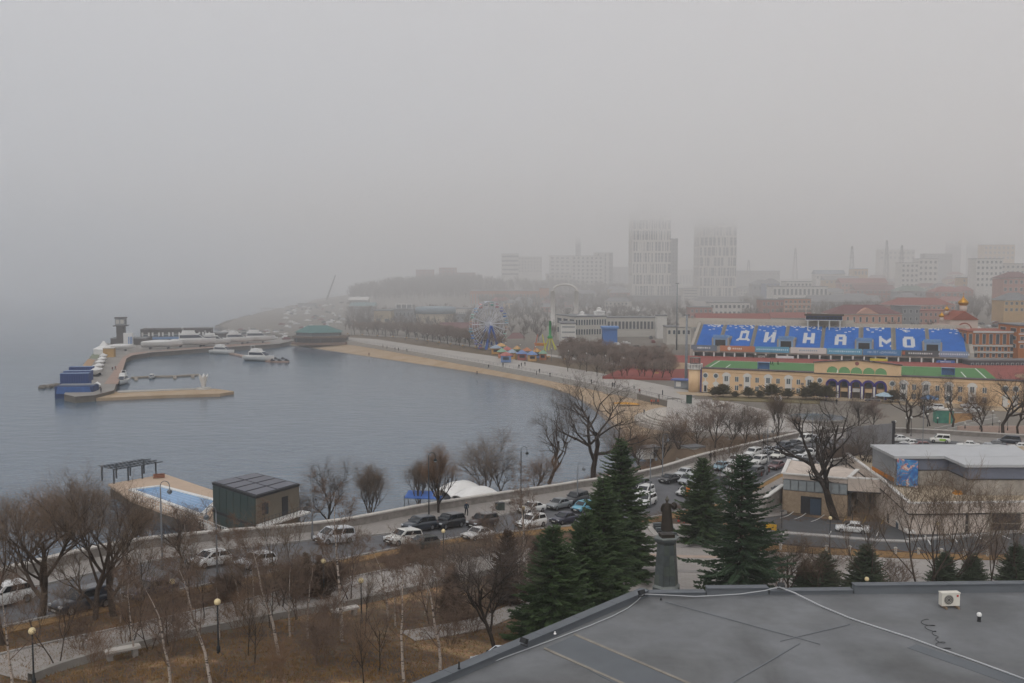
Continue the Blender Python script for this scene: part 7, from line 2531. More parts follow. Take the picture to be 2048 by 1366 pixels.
# lattice masts
for px, py, pt, Y, lab in ((1590, 545, 496, 1150, 'power pylon right of the slimmer tower'), (1703, 552, 492, 1000, 'lattice mast on the slope above the rose row'), (1772, 560, 480, 1000, 'lattice mast left of the white slabs'), (1802, 562, 490, 960, 'thin mast just left of the white slabs'), (1497, 545, 520, 1200, 'small pylon beside the slimmer tower')):
    b0, t0 = at(px, py, Y=Y), at(px, pt, Y=Y)
    h = t0.z - b0.z + 8
    t = thing('lattice_mast', lab, 'pylon', (b0.x, b0.y, b0.z - 8))
    mb = MB()
    for sx in (-1, 1):
        for sy in (-1, 1):
            mb.tube([(sx * 2.6, sy * 2.6, 0), (sx * .5, sy * .5, h)], .22, 4)
    mb.build('legs', m_pole2, t)
    mb = MB()
    for k in range(8):
        z0, z1 = h * k / 8, h * (k + 1) / 8
        w0, w1 = 2.6 - 2.1 * k / 8, 2.6 - 2.1 * (k + 1) / 8
        mb.tube([(-w0, -w0, z0), (w1, -w1, z1)], .14, 3); mb.tube([(w0, -w0, z0), (-w1, -w1, z1)], .14, 3)
    mb.build('bracing', m_pole2, t)
    for zf in (.7, .82, .94):
        mb = MB(); mb.box((0, 0, h * zf), (7 * (1.4 - zf), .4, .4)); mb.build('crossarm', m_pole2, t)

# ================================================================ fairground
FW = at(978, 697, 3.6)
rw = 45 / F * FW.y
WH = thing('ferris_wheel', 'white ferris wheel with pastel gondolas and blue legs', 'ferris wheel', FW, R(38))
hub = Vector((0, 0, rw + 1.0))
m_fw = mat('wheel_white', 'c9cbd2', .5, var=.04)
m_fb = mat('wheel_blue', '3f62ac', .5, var=.06)
for sy in (-1.2, 1.2):
    for k in range(20):
        a_ = 2 * math.pi * k / 20
        mb = MB(); mb.tube([(0, sy * .6, hub.z), (rw * math.cos(a_), sy, hub.z + rw * math.sin(a_))], .13, 4); mb.build('spoke', m_fw, WH)
    for rr in (rw, rw * .72):
        mb = MB(); mb.tube([(rr * math.cos(a_), sy, hub.z + rr * math.sin(a_)) for a_ in np.linspace(0, 2 * math.pi, 41)], .12, 4); mb.build('rim', m_fw, WH)
mb = MB(); mb.tube([(0, -2, hub.z), (0, 2, hub.z)], .8, 12); mb.build('hub', m_fw, WH)
for sy in (-2.6, 2.6):
    for sx in (-3.6, 3.6):
        mb = MB(); mb.tube([(0, sy * .6, hub.z), (sx, sy, -.3)], [.4, .65], 6); mb.build('leg', m_fb, WH)
gcol = ['7aa6b5', '5b82b8', '8d8fc0', 'b0808a', '6fa59a', 'a0a4ac', 'c08a8a', '88a8c8', '8fb5a8', 'b59a8a']
for k in range(20):
    a_ = 2 * math.pi * (k + .5) / 20
    gx, gzv = rw * math.cos(a_), hub.z + rw * math.sin(a_)
    g_ = put('gondola', None, WH, (gx, 0, gzv))
    c = gcol[k % 10]
    mb = MB(); mb.smooth = True; mb.lathe((0, 0, -1.9), [(.5, 0), (.85, .2), (.85, .75)], 10); mb.build('tub', mat('gondola_' + c, c, .5), g_)
    mb = MB(); mb.smooth = True; mb.lathe((0, 0, -.35), [(1.05, 0), (.8, .3), (.1, .5)], 10); mb.build('canopy', mat('gondola_' + c, c, .5), g_)
    mb = MB(); mb.tube([(0, 0, -1.5), (0, 0, 0)], .06, 4); mb.build('stem', m_fw, g_)
t = thing('slingshot_arch', 'two tall pale pillars joined by an arch behind the fairground', 'ride', at(1129, 655, 5.0))
yw = t.location.y
wA = (1152 - 1105) / F * yw / 2
hA = at(1129, 582, Y=yw).z - 5.0
m_pil = mat('pale_pillar', 'cbc8c2', .6, var=.05)
for sx in (-1, 1):
    mb = MB(); mb.smooth = True; mb.tube([(sx * wA, 0, -1), (sx * wA, 0, hA)], 1.35, 10); mb.build('pillar', m_pil, t)
    mb = MB(); mb.box((sx * wA, 0, hA), (2.6, 2.2, .8)); mb.build('capital', m_pil, t)
mb = MB(); mb.smooth = True; mb.tube([(wA * math.cos(a_), 0, hA + 4.0 * math.sin(a_)) for a_ in np.linspace(0, math.pi, 17)], .75, 6); mb.build('arch', m_pil, t)
t = thing('swing_tower', 'green swing tower on splayed yellow legs in the fairground', 'ride', at(1100, 700, 3.6))
ys_ = t.location.y
hz = at(1100, 642, Y=ys_).z - 3.6
m_gr = mat('ride_green', '3f8f55', .5, var=.06)
m_yl = mat('ride_yellow', 'bdbb4a', .5, var=.06)
mb = MB(); mb.smooth = True; mb.tube([(0, 0, hz * .42), (0, 0, hz)], .55, 8); mb.build('mast', m_gr, t)
mb = MB(); mb.lathe((0, 0, hz * .40), [(1.0, 0), (1.3, .4), (1.0, 1.2)], 10); mb.build('hub', m_gr, t)
for k in range(6):
    a_ = 2 * math.pi * k / 6 + .3
    mb = MB(); mb.tube([(.5 * math.cos(a_), .5 * math.sin(a_), hz * .45), (3.2 * math.cos(a_), 3.2 * math.sin(a_), 0)], .2, 5); mb.build('leg', m_yl, t)
t = thing('swing_ride', 'red and yellow A frame swing ride left of the green tower', 'ride', at(1080, 702, 3.6))
for sx in (-2.6, 2.6):
    for sy in (-2, 2):
        mb = MB(); mb.tube([(sx * .4, 0, 7.5), (sx, sy, 0)], .22, 5); mb.build('leg', mat('ride_red', 'ad6a5c', .5) if sx < 0 else m_yl, t)
mb = MB(); mb.box((0, 0, 3.0), (4.2, 1.6, 1.2), taper=1.3); mb.build('boat', mat('ride_orange', 'bf7f3f', .5), t)
g = random.Random(9)
kc = ['b0785a', '6f86ad', 'b98f57', '7d9c86', 'a86a63', '8f9ba8', 'c09a6a', '6d7fa6']
for i, (px, py) in enumerate(((1004, 716), (1014, 712), (1024, 718), (1034, 710), (1044, 720), (1054, 714), (1064, 722), (1074, 716), (1086, 720), (1012, 724), (992, 708), (1002, 704))):
    p = at(px, py, 3.6)
    t = thing('fair_kiosk', 'small %s fairground kiosk with %s roof, %s from the left' % (('orange', 'blue', 'tan', 'green', 'red', 'grey')[i % 6], ('peaked', 'tented')[i % 2], 'third fourth sixth eighth ninth tenth eleventh twelfth thirteenth fifth first second'.split()[i]), 'kiosk', p, g.uniform(-.3, .3))
    w = g.uniform(2.4, 4.2)
    mb = MB(); mb.box((0, 0, 1.3), (w, w * .8, 2.6)); mb.build('wall', mat('kiosk_' + kc[i % 8], kc[i % 8], .7), t)
    mb = MB(); mb.lathe((0, 0, 2.6), [(w * .75, 0), (w * .7, .2), (.1, 1.5)], 4 if i % 2 else 8); mb.build('roof', mat('kiosk_roof_' + kc[(i + 3) % 8], kc[(i + 3) % 8], .7), t)
    mb = MB(); mb.box((0, -w * .41, 1.5), (w * .6, .06, 1.0)); mb.build('hatch', m_dgrey, t)

# ================================================================ trees of the promenade and the town
g = random.Random(17)
line = resample([(x + 17.5, y + 8) for x, y in TL], 46)
for r_ in range(3):
    for i, (x, y) in enumerate(line):
        x_, y_ = x + r_ * 5.5 + g.uniform(-1.2, 1.2) - 2, y + r_ * 2.5 + g.uniform(-1.2, 1.2)
        px = 1024 + F * x_ / y_
        if 1000 < px < 1125 or px > 1345 or y_ > 600 or y_ < 300: continue
        s_ = g.uniform(.85, 1.12)
        tree('promenade_tree', g.choice(('linden', 'linden2')), (x_, y_, gz(x_, y_)), 'bare linden in the clipped rows along the promenade', 'tree', s_ * 1.05, None, 'bare lindens in rows along the promenade', s_ * .95)
pk = [(px, py) for px in range(1122, 1345, 17) for py in (716, 728, 742, 756)]
for px, py in pk:
    px += g.uniform(-6, 6); py += g.uniform(-4, 4)
    if py > 722 + (px - 1090) * .2 + 14 or py < 700 + (px - 1090) * .13: continue
    p = on(px, py, gz)
    s_ = g.uniform(.6, .9)
    tree('grove_tree', g.choice(('linden', 'linden2')), p, 'bare tree of the small park left of the stadium', 'tree', s_, None, 'bare trees of the small park by the stadium')
# far bare woods that read as one mass
def wood(name, pts, label, m, seed, h0=5, h1=13):
    g = random.Random(seed)
    mb = MB()
    for x, y in pts:
        z = gz(x, y)
        h = g.uniform(h0, h1)
        base = Vector((x, y, z - .5))
        top = base + Vector((0, 0, h * .45))
        mb.tube([base, top], [.22, .15], 3, cap=False)
        for k in range(13):
            a_ = g.uniform(0, 6.28)
            e = Vector((math.cos(a_) * h * g.uniform(.12, .36), math.sin(a_) * h * g.uniform(.12, .36), h * g.uniform(.55, 1.0)))
            s_ = base.lerp(top, g.uniform(.6, 1))
            q = base + e
            mb.tube([s_, q], [.12, .05], 3, cap=False)
            for j in range(3):
                mb.tube([s_.lerp(q, g.uniform(.4, .9)), q + Vector((g.gauss(0, .9), g.gauss(0, .9), g.uniform(-.4, .9)))], [.07, .03], 3, cap=False)
    o = mb.build(name, m)
    o['kind'] = 'stuff'
    o['label'] = label
m_wood = mat('hazy_wood', '5f564f', .95, var=.15, scale=.1)
pts = []
for i in range(1500):
    px = g.uniform(770, 1260)
    Y = g.uniform(980, 1110) if px < 960 else g.uniform(820, 1110)
    x = (px - 1024) / F * Y
    if x < coast_x(Y) + 12: continue
    pts.append((x, Y))
for i in range(700):
    px = g.uniform(700, 960)
    Y = g.uniform(960, 1130)
    x = (px - 1024) / F * Y
    if x < coast_x(Y) + 8: continue
    pts.append((x, Y))
wood('hill_wood', pts, 'bare grey wood covering the headland and the slope behind the fairground', m_wood, 3)
pts = []
for i in range(1200):
    px = g.uniform(1480, 2080)
    Y = g.uniform(600, 1150)
    pts.append(((px - 1024) / F * Y, Y))
wood('slope_wood', pts, 'scattered bare trees between the houses on the right slope', m_wood, 4, 6, 10)
pts = [((px - 1024) / F * Y, Y) for px, Y in [(g.uniform(1640, 1905), g.uniform(440, 515)) for i in range(90)] + [(g.uniform(1215, 1380), g.uniform(540, 900)) for i in range(160)] + [(g.uniform(960, 1230), g.uniform(500, 800)) for i in range(180)] + [(g.uniform(690, 960), g.uniform(600, 760)) for i in range(200)]]
wood('town_wood', [q for q in pts if q[0] > coast_x(q[1]) + 20], 'bare trees scattered between fairground and town houses', m_wood, 5, 5, 9)
g = random.Random(77)
for i in range(62):
    px, Y = (g.uniform(1480, 2060), g.uniform(700, 1250)) if i < 46 else (g.uniform(960, 1255), g.uniform(720, 980))
    x = (px - 1024) / F * Y
    w, d, h = g.uniform(9, 22), g.uniform(8, 12), g.choice((5, 7, 9, 12))
    t = thing('small_house', 'small hazy house scattered among the bare trees of the far town', 'house', (x, Y, gz(x, Y) - 1), g.gauss(0, .15), 'small hazy houses of the far town')
    mb = MB(); mb.bx(-w / 2, w / 2, 0, d, 0, h); mb.build('wall', g.choice((m_pale, m_ocre, m_rose, m_greyb, m_brick, m_pale2)), t)
    mb = MB(); mb.add([(-w / 2 - .5, -.5, h + .01), (w / 2 + .5, -.5, h + .01), (w / 2 + .5, d + .5, h + .01), (-w / 2 - .5, d + .5, h + .01), (-w / 2 + 3, d / 2, h + 3), (w / 2 - 3, d / 2, h + 3)], [(0, 1, 5, 4), (2, 3, 4, 5), (1, 2, 5), (3, 0, 4)])
    mb.build('roof', g.choice((m_rroof, m_groof, m_mroof, m_groof)), t)
    for c in range(int(w / 3)):
        for r_ in range(int((h - 1) / 3)):
            put('window', win_mesh(1.4, 1.5), t, (-w / 2 + 3 * (c + .6), -.05, h - 1.6 - 3 * r_))
# parked cars far off: one small body each
cm = MB(); cm.box((0, 0, .55), (4.4, 1.75, .75)); cm.box((-.2, 0, 1.2), (2.5, 1.55, .6), taper=.82)
CFAR = cm.mesh('far_car', [paintmat('b9bbbd')])
cols_ = [WHT, 'b5b7b9', GRY, NVY, WHT, 'c8c8c6', '6b3434', BLK]
def far_cars(n_, f_, label, group, seed):
    g = random.Random(seed)
    for i in range(n_):
        x, y = f_(g)
        if x < coast_x(y) + 6: continue
        o = put('parked_car', CFAR, None, (x, y, gz(x, y) + .05), g.choice((0, math.pi / 2)) + g.gauss(0, .15))
        paint(o, paintmat(g.choice(cols_)))
        tag(o, label, 'car', group)
far_cars(95, lambda g: (lambda px, Y: ((px - 1024) / F * Y, Y))(g.uniform(560, 740), g.uniform(620, 960)), 'tiny hazy parked car on the shore car park behind the marina', 'cars on the far shore car park', 1)
far_cars(40, lambda g: (lambda px, Y: ((px - 1024) / F * Y, Y))(g.uniform(1215, 1300), g.uniform(640, 900)), 'tiny hazy car on the street below the wider tower', 'cars on the street below the towers', 2)
far_cars(26, lambda g: (lambda px, Y: ((px - 1024) / F * Y, Y))(g.uniform(1955, 2048), g.uniform(500, 580)), 'small parked lorry or car on the lot behind the church', 'vehicles behind the church', 3)
far_cars(16, lambda g: (lambda px, Y: ((px - 1024) / F * Y, Y))(g.uniform(1120, 1340), g.uniform(440, 520)), 'small parked car near the white glazed building', 'cars near the glazed building', 4)
g = random.Random(6)
for i in range(46):
    p = at(g.uniform(440, 575), g.uniform(661, 681), 2.0)
    o = put('parked_car', CFAR, None, (p.x, p.y, 2.02), g.gauss(.2, .3)); paint(o, paintmat(g.choice(cols_)))
    tag(o, 'tiny car parked behind the yachts on the marina ground', 'car', 'cars parked on the marina')
# ================================================================ marina
def Q(px, py, z=2.0):
    return tuple(at(px, py, z)[:2])


m_quay = mat('quay_slabs', '9a8478', .9, var=.08, scale=.2)
m_quayw = mat('quay_wall', '6e6860', .9, var=.15, scale=.4)
outer = [Q(128, 788), Q(142, 768), Q(165, 738), Q(190, 703), Q(206, 688), Q(280, 676), Q(430, 664), Q(470, 655)]
mar = outer + [Q(520, 660), Q(590, 680), Q(560, 687), Q(540, 689), Q(420, 696), Q(300, 705), Q(262, 711), Q(250, 716), Q(232, 768), Q(228, 780), Q(190, 790), Q(150, 793)]
mb = MB(); mb.prism(mar, -2, 1.95); struct(mb.build('marina_quay', m_quayw))
mb = MB(); mb.prism([(x * .999, y * .999) for x, y in mar], 1.95, 2.0); struct(mb.build('marina_paving', mat('marina_paving', '8a8681', .9, var=.12, scale=.1)))
mb = MB(); mb.prism([Q(222, 750), Q(246, 714), Q(262, 706), Q(420, 692), Q(540, 684), Q(541, 688), Q(420, 696), Q(300, 704), Q(264, 711), Q(253, 717), Q(236, 768), Q(208, 768)], 2.0, 2.06); struct(mb.build('quay_promenade', m_quay))
mb = MB(); mb.prism([Q(178, 792, 1), Q(230, 783, 1), Q(330, 779, 1), Q(430, 777, 1), Q(468, 782, 1), Q(440, 787, 1), Q(330, 790, 1), Q(190, 796, 1)], -2, .95); struct(mb.build('sand_spit', m_sand))
mb = MB(); mb.prism([Q(235, 783, 1), Q(390, 777.5, 1), Q(392, 779, 1), Q(236, 785.5, 1)], .9, 1.25); struct(mb.build('spit_walkway', m_conc))
t = thing('breakwater', 'dark rubble breakwater stub left of the blue barge', 'breakwater', (0, 0, 0))
a_, b_ = at(82, 772, .8), at(128, 767, .8)
g = random.Random(2)
for i in range(22):
    p = a_.lerp(b_, (i + .5) / 22)
    mb = MB(); mb.ball((0, 0, 0), g.uniform(.8, 1.3), 7, 5, (1, 1, .8)); mb.build('boulder', m_quayw, t, (p.x + g.gauss(0, .6), p.y + g.gauss(0, .8), .2))
for i in range(40):
    p = at(g.uniform(140, 200), g.uniform(790, 799), .3)
    mb = MB(); mb.ball((0, 0, 0), g.uniform(.5, 1.1), 7, 5, (1, 1, .7))
    tag(mb.build('boulder', m_concd if i % 3 else m_pale, None, (p.x, p.y, .2)), 'shore boulder at the tip of the marina quay', 'boulder', 'boulders at the marina tip')
# tower and dark club house
Yt = at(243, 690, 2).y
t = thing('watch_tower', 'dark square watch tower with glazed cab on the marina', 'tower', (*at(243, 690, 2)[:2], 2), R(8))
ht = at(243, 652, Y=Yt).z - 2
m_dkw = mat('dark_timber', '453f3c', .85, var=.15, scale=.4)
mb = MB(); mb.box((0, 0, ht / 2), (3.8, 3.8, ht)); mb.build('shaft', m_dkw, t)
mb = MB(); mb.box((0, 0, ht + .2), (6.4, 6.4, .5)); mb.build('gallery', m_dkw, t)
mb = MB(); mb.box((0, 0, ht + 2.2), (4.6, 4.6, 3.4)); cb = mb.build('cab', m_greyb, t)
for k in range(4):
    a_ = k * math.pi / 2
    for s_ in (-1.1, 1.1):
        mb = MB(); mb.box((s_, -2.33, ht + 2.3), (1.7, .08, 2.0)); o = mb.build('window', m_pale if k != 1 else m_wg, cb); o.rotation_euler = (0, 0, a_)
mb = MB(); mb.box((0, 0, ht + 4.2), (5.2, 5.2, .5)); mb.build('roof', m_dkw, t)
CBH = house('club_house', 'long dark two storey marina club house with white windows and blue band', 286, 418, at(350, 686, 2).y, 660, m_dkw, 7, 1, 12, side=0, ww=.62, wh=.3, m_f=m_pale2, rz=R(12), pbase=680, m_r=m_dkw)
wc = (418 - 286) / F * at(350, 686, 2).y / math.cos(R(12))
for c in range(7):
    for s_ in (-1, 1):
        mb = MB(); mb.box((-wc / 2 + wc / 7 * (c + .5) + s_ * wc / 22, -.14, at(350, 668, Y=CBH.location.y).z - CBH.location.z), (wc / 40, .08, 1.9)); mb.build('mullion', m_pale2, CBH)
mb = MB(); mb.bx(-wc / 2 + 6, wc / 2 + 1, -1.6, -.3, at(350, 678, Y=CBH.location.y).z - CBH.location.z, at(350, 673.5, Y=CBH.location.y).z - CBH.location.z); mb.build('blue_band', mat('club_blue', '5f86b3', .6), CBH)
house('club_wing', 'low dark wing between watch tower and club house', 222, 288, at(260, 690, 2).y, 678, m_dkw, 8, 1, 10, side=0, nowin=True, rz=R(5))
house('club_wing', 'low dark wing at the right end of the club house', 416, 446, at(430, 684, 2).y + 2, 668, m_dkw, 3, 1, 10, side=0, nowin=True)
t = thing('ad_cube', 'white advertising wall with blue stripes beside the watch tower', 'billboard', (*at(256, 691, 2)[:2], 2), R(5))
hh = at(256, 666, Y=t.location.y).z - 2
mb = MB(); mb.bx(-2.2, 2.2, 0, 2, 0, hh); mb.build('panel', m_white, t)
for x in (.2, 1.0, 1.7):
    mb = MB(); mb.bx(x, x + .45, -.05, -.01, .8, hh * .7); mb.build('stripe', mat('ad_blue', '5b82b5', .6), t)
t = thing('peaked_tent', 'white peaked tent on the marina quay', 'tent', (*Q(208, 708), 2.06), R(10))
mb = MB(); mb.lathe((0, 0, 0), [(4.6, 0), (4.6, 2.2), (4.8, 2.3), (2.0, 3.6), (.2, 6)], 8); mb.build('canopy', m_white, t)
mb = MB(); mb.tube([(0, 0, 0), (0, 0, 6.4)], .1, 5); mb.build('pole', m_pole2, t)
t = thing('tan_shed', 'tan box shed in front of the peaked tent', 'shed', (*Q(219, 714), 2.06), R(10))
mb = MB(); mb.box((0, 0, 1.9), (4.4, 4, 3.8)); mb.build('wall', m_ocre, t)
mb = MB(); mb.box((0, 0, 3.9), (4.8, 4.4, .2)); mb.build('roof', m_pale, t)
flat('green_strip', [Q(178, 716), Q(196, 696), Q(206, 698), Q(195, 718)], 2.07, mat('faded_green', '7d8370', .9))
flat('timber_deck', [Q(160, 738), Q(176, 718), Q(190, 720), Q(178, 740)], 2.07, mat('deck_tan', 'a2866b', .9))
# blue containers and barge at the tip
m_cont = mat('container_blue', '2f4576', .6, var=.12, scale=.5)
for px, py, L_, lab, h in ((152, 772, 9, 'front dark blue container on the marina tip', 4.2), (157, 760, 9, 'middle blue container with pale roof on the marina tip', 3.2), (164, 751, 8, 'rear blue container on the marina tip', 3.2)):
    t = thing('shipping_container', lab, 'container', (*Q(px, py), 2.0), R(6))
    mb = MB(); mb.box((0, 0, h / 2), (L_, 3, h)); mb.build('box', m_cont, t)
    mb = MB(); mb.box((0, 0, h + .05), (L_, 3, .1)); mb.build('roof', mat('container_roof', '6c7e9e', .6), t)
    for k in range(12):
        mb = MB(); mb.box((-L_ / 2 + L_ * (k + .5) / 12, -1.55, h / 2), (.22, .1, h - .4)); mb.build('rib', m_cont, t)
t = thing('sheet_pile_corner', 'dark blue sheet pile corner with tarpaulin at the quay tip', 'barge', (*Q(150, 790, 1.0), 0), R(6))
mb = MB(); mb.box((0, 2, 1.6), (11.5, 6, 4.4)); mb.build('hull', mat('barge_blue', '2b3f66', .7, var=.2), t)
mb = MB(); mb.box((0, -.6, 2.6), (10.6, 1.4, 2.2), taper=.9); mb.build('tarpaulin', mat('tarp_blue', '3f5f94', .7, var=.2, scale=.6), t)
mb = MB(); mb.box((0, 3.5, 3.9), (10.8, 3, .3)); mb.build('deck', m_greyb, t)

# boats ---------------------------------------------------------------
m_hull = mat('boat_white', 'd3d2cf', .4, var=.04, scale=.5)
m_bgl = mat('boat_glass', '3b424d', .2, var=.1)
m_anti = mat('antifouling', '3b434f', .7)


def hull_mesh(L_, B_, H_, cover=False):
    mb = MB(); mb.smooth = True
    rows = []
    for i in range(11):
        t_ = i / 10
        x = -L_ / 2 + L_ * t_
        k = (1 - max(0, (t_ - .45) / .55) ** 2.2)
        w = B_ / 2 * k + .03
        sh = H_ * (1 + .25 * t_ * t_)
        rows.append([(x, -w, sh), (x, -w * .96, sh * .5), (x - .25 * (t_ > .8), -w * .45, .12 * H_ + .35 * H_ * max(0, t_ - .7) / .3), (x, w * 0, .35 * H_ * max(0, t_ - .7) / .3), (x - .25 * (t_ > .8), w * .45, .12 * H_ + .35 * H_ * max(0, t_ - .7) / .3), (x, w * .96, sh * .5), (x, w, sh)])
    mb.grid(rows)
    top = [[r_[0], (r_[0][0], 0, r_[0][2] + (.9 * math.sin(math.pi * min(1, i / 10 + .1)) if cover else .06)), r_[-1]] for i, r_ in enumerate(rows)]
    mb.grid(top)
    mb.smooth = False
    mb.add(rows[0], [tuple(range(7))])
    return mb.mesh('hull', [m_hull])


def yacht(px, py, L_, label, rz, z=0.0, fly=True, cat='yacht', group='yachts in the marina', cover=False, cradle=0):
    t = thing('motor_yacht' if not cover else 'wrapped_boat', label, cat, (*at(px, py, z)[:2], z + cradle - .15), rz, group)
    L_ *= 1.25
    B_, H_ = L_ * .3, L_ * .14
    put('hull', hull_mesh(L_, B_, H_, cover), t)
    if cradle:
        for x in (-L_ * .3, L_ * .15):
            mb = MB(); mb.box((x, 0, -cradle / 2 + .1), (.4, B_ * .8, cradle)); mb.build('cradle', m_dgrey, t)
    if cover:
        return t
    mb = MB(); mb.smooth = False
    x0, x1 = -L_ * .32, L_ * .26
    mb.add([(x0, -B_ * .38, H_), (x1, -B_ * .3, H_ * 1.15), (x1, B_ * .3, H_ * 1.15), (x0, B_ * .38, H_), (x0 + .1 * L_ * .1, -B_ * .33, H_ * 1.95), (x1 - L_ * .16, -B_ * .26, H_ * 1.95), (x1 - L_ * .16, B_ * .26, H_ * 1.95), (x0 + .01 * L_, B_ * .33, H_ * 1.95)], [(0, 1, 5, 4), (1, 2, 6, 5), (2, 3, 7, 6), (3, 0, 4, 7), (4, 5, 6, 7)])
    mb.build('cabin', m_hull, t)
    for s_ in (-1, 1):
        mb = MB(); mb.add([(x0 + .5, s_ * (B_ * .375 + .03), H_ * 1.25), (x1 - L_ * .05, s_ * (B_ * .31 + .03), H_ * 1.32), (x1 - L_ * .13, s_ * (B_ * .285 + .03), H_ * 1.75), (x0 + .5, s_ * (B_ * .345 + .03), H_ * 1.75)], [(0, 1, 2, 3)]); mb.build('side_window', m_bgl, t)
    mb = MB(); mb.add([(x1 + .02, -B_ * .27, H_ * 1.22), (x1 + .02, B_ * .27, H_ * 1.22), (x1 - L_ * .145, B_ * .24, H_ * 1.88), (x1 - L_ * .145, -B_ * .24, H_ * 1.88)], [(0, 1, 2, 3)]); mb.build('windscreen', m_bgl, t)
    if fly:
        mb = MB(); mb.box((x0 + L_ * .2, 0, H_ * 2.2), (L_ * .3, B_ * .62, H_ * .5), taper=.85); mb.build('flybridge', m_hull, t)
        mb = MB(); mb.tube([(x0 + L_ * .1, -B_ * .28, H_ * 2.2), (x0 + L_ * .06, -B_ * .2, H_ * 3.0), (x0 + L_ * .06, B_ * .2, H_ * 3.0), (x0 + L_ * .1, B_ * .28, H_ * 2.2)], .12, 5); mb.build('radar_arch', m_hull, t)
    mb = MB(); mb.tube([(L_ * .48, 0, H_ * 1.7), (L_ * .3, -B_ * .3, H_ * 1.6), (0, -B_ * .46, H_ * 1.5)], .04, 4); mb.tube([(L_ * .48, 0, H_ * 1.7), (L_ * .3, B_ * .3, H_ * 1.6), (0, B_ * .46, H_ * 1.5)], .04, 4); mb.build('rail', m_pole2, t)
    return t


yacht(520, 722, 13, 'white motor yacht with flybridge moored at the end of the jetty', R(-28))
yacht(446, 708, 11, 'white motor yacht moored at the foot of the jetty', R(-25))
yacht(245, 768, 9, 'broad white cabin cruiser moored bow out at the quay corner', R(-78))
yacht(303, 757, 5, 'small open boat moored on the floating pontoon', R(-80), fly=False, cat='boat')
yacht(388, 694, 17, 'large white yacht ashore right of the wrapped hull', R(8), 2.0, cradle=1.0)
yacht(428, 692, 13, 'white yacht ashore behind the moored yacht', R(6), 2.0, cradle=1.0)
yacht(475, 688, 13, 'white yacht ashore at the middle of the long quay', R(6), 2.0, cradle=1.0)
yacht(516, 686, 14, 'white yacht ashore at the right end of the long quay', R(6), 2.0, cradle=1.0)
yacht(325, 698, 15, 'large shrink wrapped white hull on its cradle before the club house', R(8), 2.0, cover=True, cat='boat', cradle=1.0)
yacht(243, 702, 10, 'cream wrapped boat beside the advertising wall', R(10), 2.0, cover=True, cat='boat', cradle=.9)
for i, (px, py, L_) in enumerate(((192, 752, 9), (196, 742, 8), (199, 734, 8), (203, 727, 7.5), (206, 720, 7), (186, 746, 7))):
    yacht(px, py, L_, 'white wrapped boat in the row on the left quay, %s from the tip' % ('first third fourth fifth sixth second'.split()[i]), R(-75), 2.0, cover=True, cat='boat', group='wrapped boats along the left quay', cradle=.8)
yacht(196, 776, 5, 'small boat with blue cover near the containers', R(-60), 2.0, cover=True, cat='boat', cradle=.4)
# pontoons
def pontoon(name, label, pts, w, m, z=.55):
    t = thing(name, label, 'pontoon')
    for i in range(len(pts) - 1):
        a_, b_ = Vector(Q(*pts[i], z)), Vector(Q(*pts[i + 1], z))
        n_ = max(1, int((b_ - a_).length / 6))
        chain_boxes('deck_section', a_, b_, n_, w, -.2, z, m, t, .12)
    return t
m_pon = mat('pontoon_deck', '8d857a', .9, var=.12, scale=.4)
p1 = pontoon('floating_pontoon', 'floating pontoon with finger berths inside the basin', [(262, 754), (300, 752), (350, 751), (398, 748)], 2.0, m_pon)
for px, py in ((272, 757), (350, 754), (386, 752)):
    a_ = Vector(Q(px, py - 3, .5)); b_ = Vector(Q(px, py + 2, .5))
    chain_boxes('finger_berth', a_, b_, 1, 1.2, -.2, .5, m_pon, p1)
pontoon('jetty', 'jetty leaving the long quay past the moored yachts', [(462, 706), (500, 714), (545, 722), (578, 722)], 2.4, m_quay)
for i in range(5):
    p = at(545 + i * 7, 722 - (i % 2) * 3, .6)
    t = thing('jet_ski', 'dark jet ski on the jetty end, %s from the yacht' % ('first', 'second', 'third', 'fourth', 'fifth')[i], 'jet ski', (p.x, p.y, .6), R(-20))
    mb = MB(); mb.smooth = True; mb.ball((0, 0, .35), .9, 8, 6, (1.4, .5, .4)); mb.build('hull', m_dgrey, t)
    mb = MB(); mb.box((-.2, 0, .8), (1.0, .4, .4), taper=.7); mb.build('seat', m_trim, t)
# flower sculpture at the end of the spit
t = thing('petal_sculpture', 'tall white petal shaped sculpture on the sand spit', 'sculpture', (*Q(407, 778, 1), .95))
hs_ = at(407, 748, Y=t.location.y).z - .95
for k in range(7):
    a_ = 2 * math.pi * k / 7
    mb = MB(); mb.smooth = True
    rows = []
    for i in range(7):
        s_ = i / 6
        r_ = .5 + 1.3 * s_ ** 1.3
        w = .9 * math.sin(math.pi * min(.98, s_ * .85 + .12))
        rows.append([(r_ * math.cos(a_ + d_ * w / max(r_, .8)), r_ * math.sin(a_ + d_ * w / max(r_, .8)), s_ * hs_) for d_ in (-1, 0, 1)])
    mb.grid(rows); mb.grid([[(x * .95, y * .95, z) for x, y, z in r_] for r_ in rows])
    mb.build('petal', m_white, t)
mb = MB(); mb.lathe((0, 0, 0), [(2.6, 0), (2.4, .5), (1.0, .6)], 14); mb.build('base', m_conc, t)
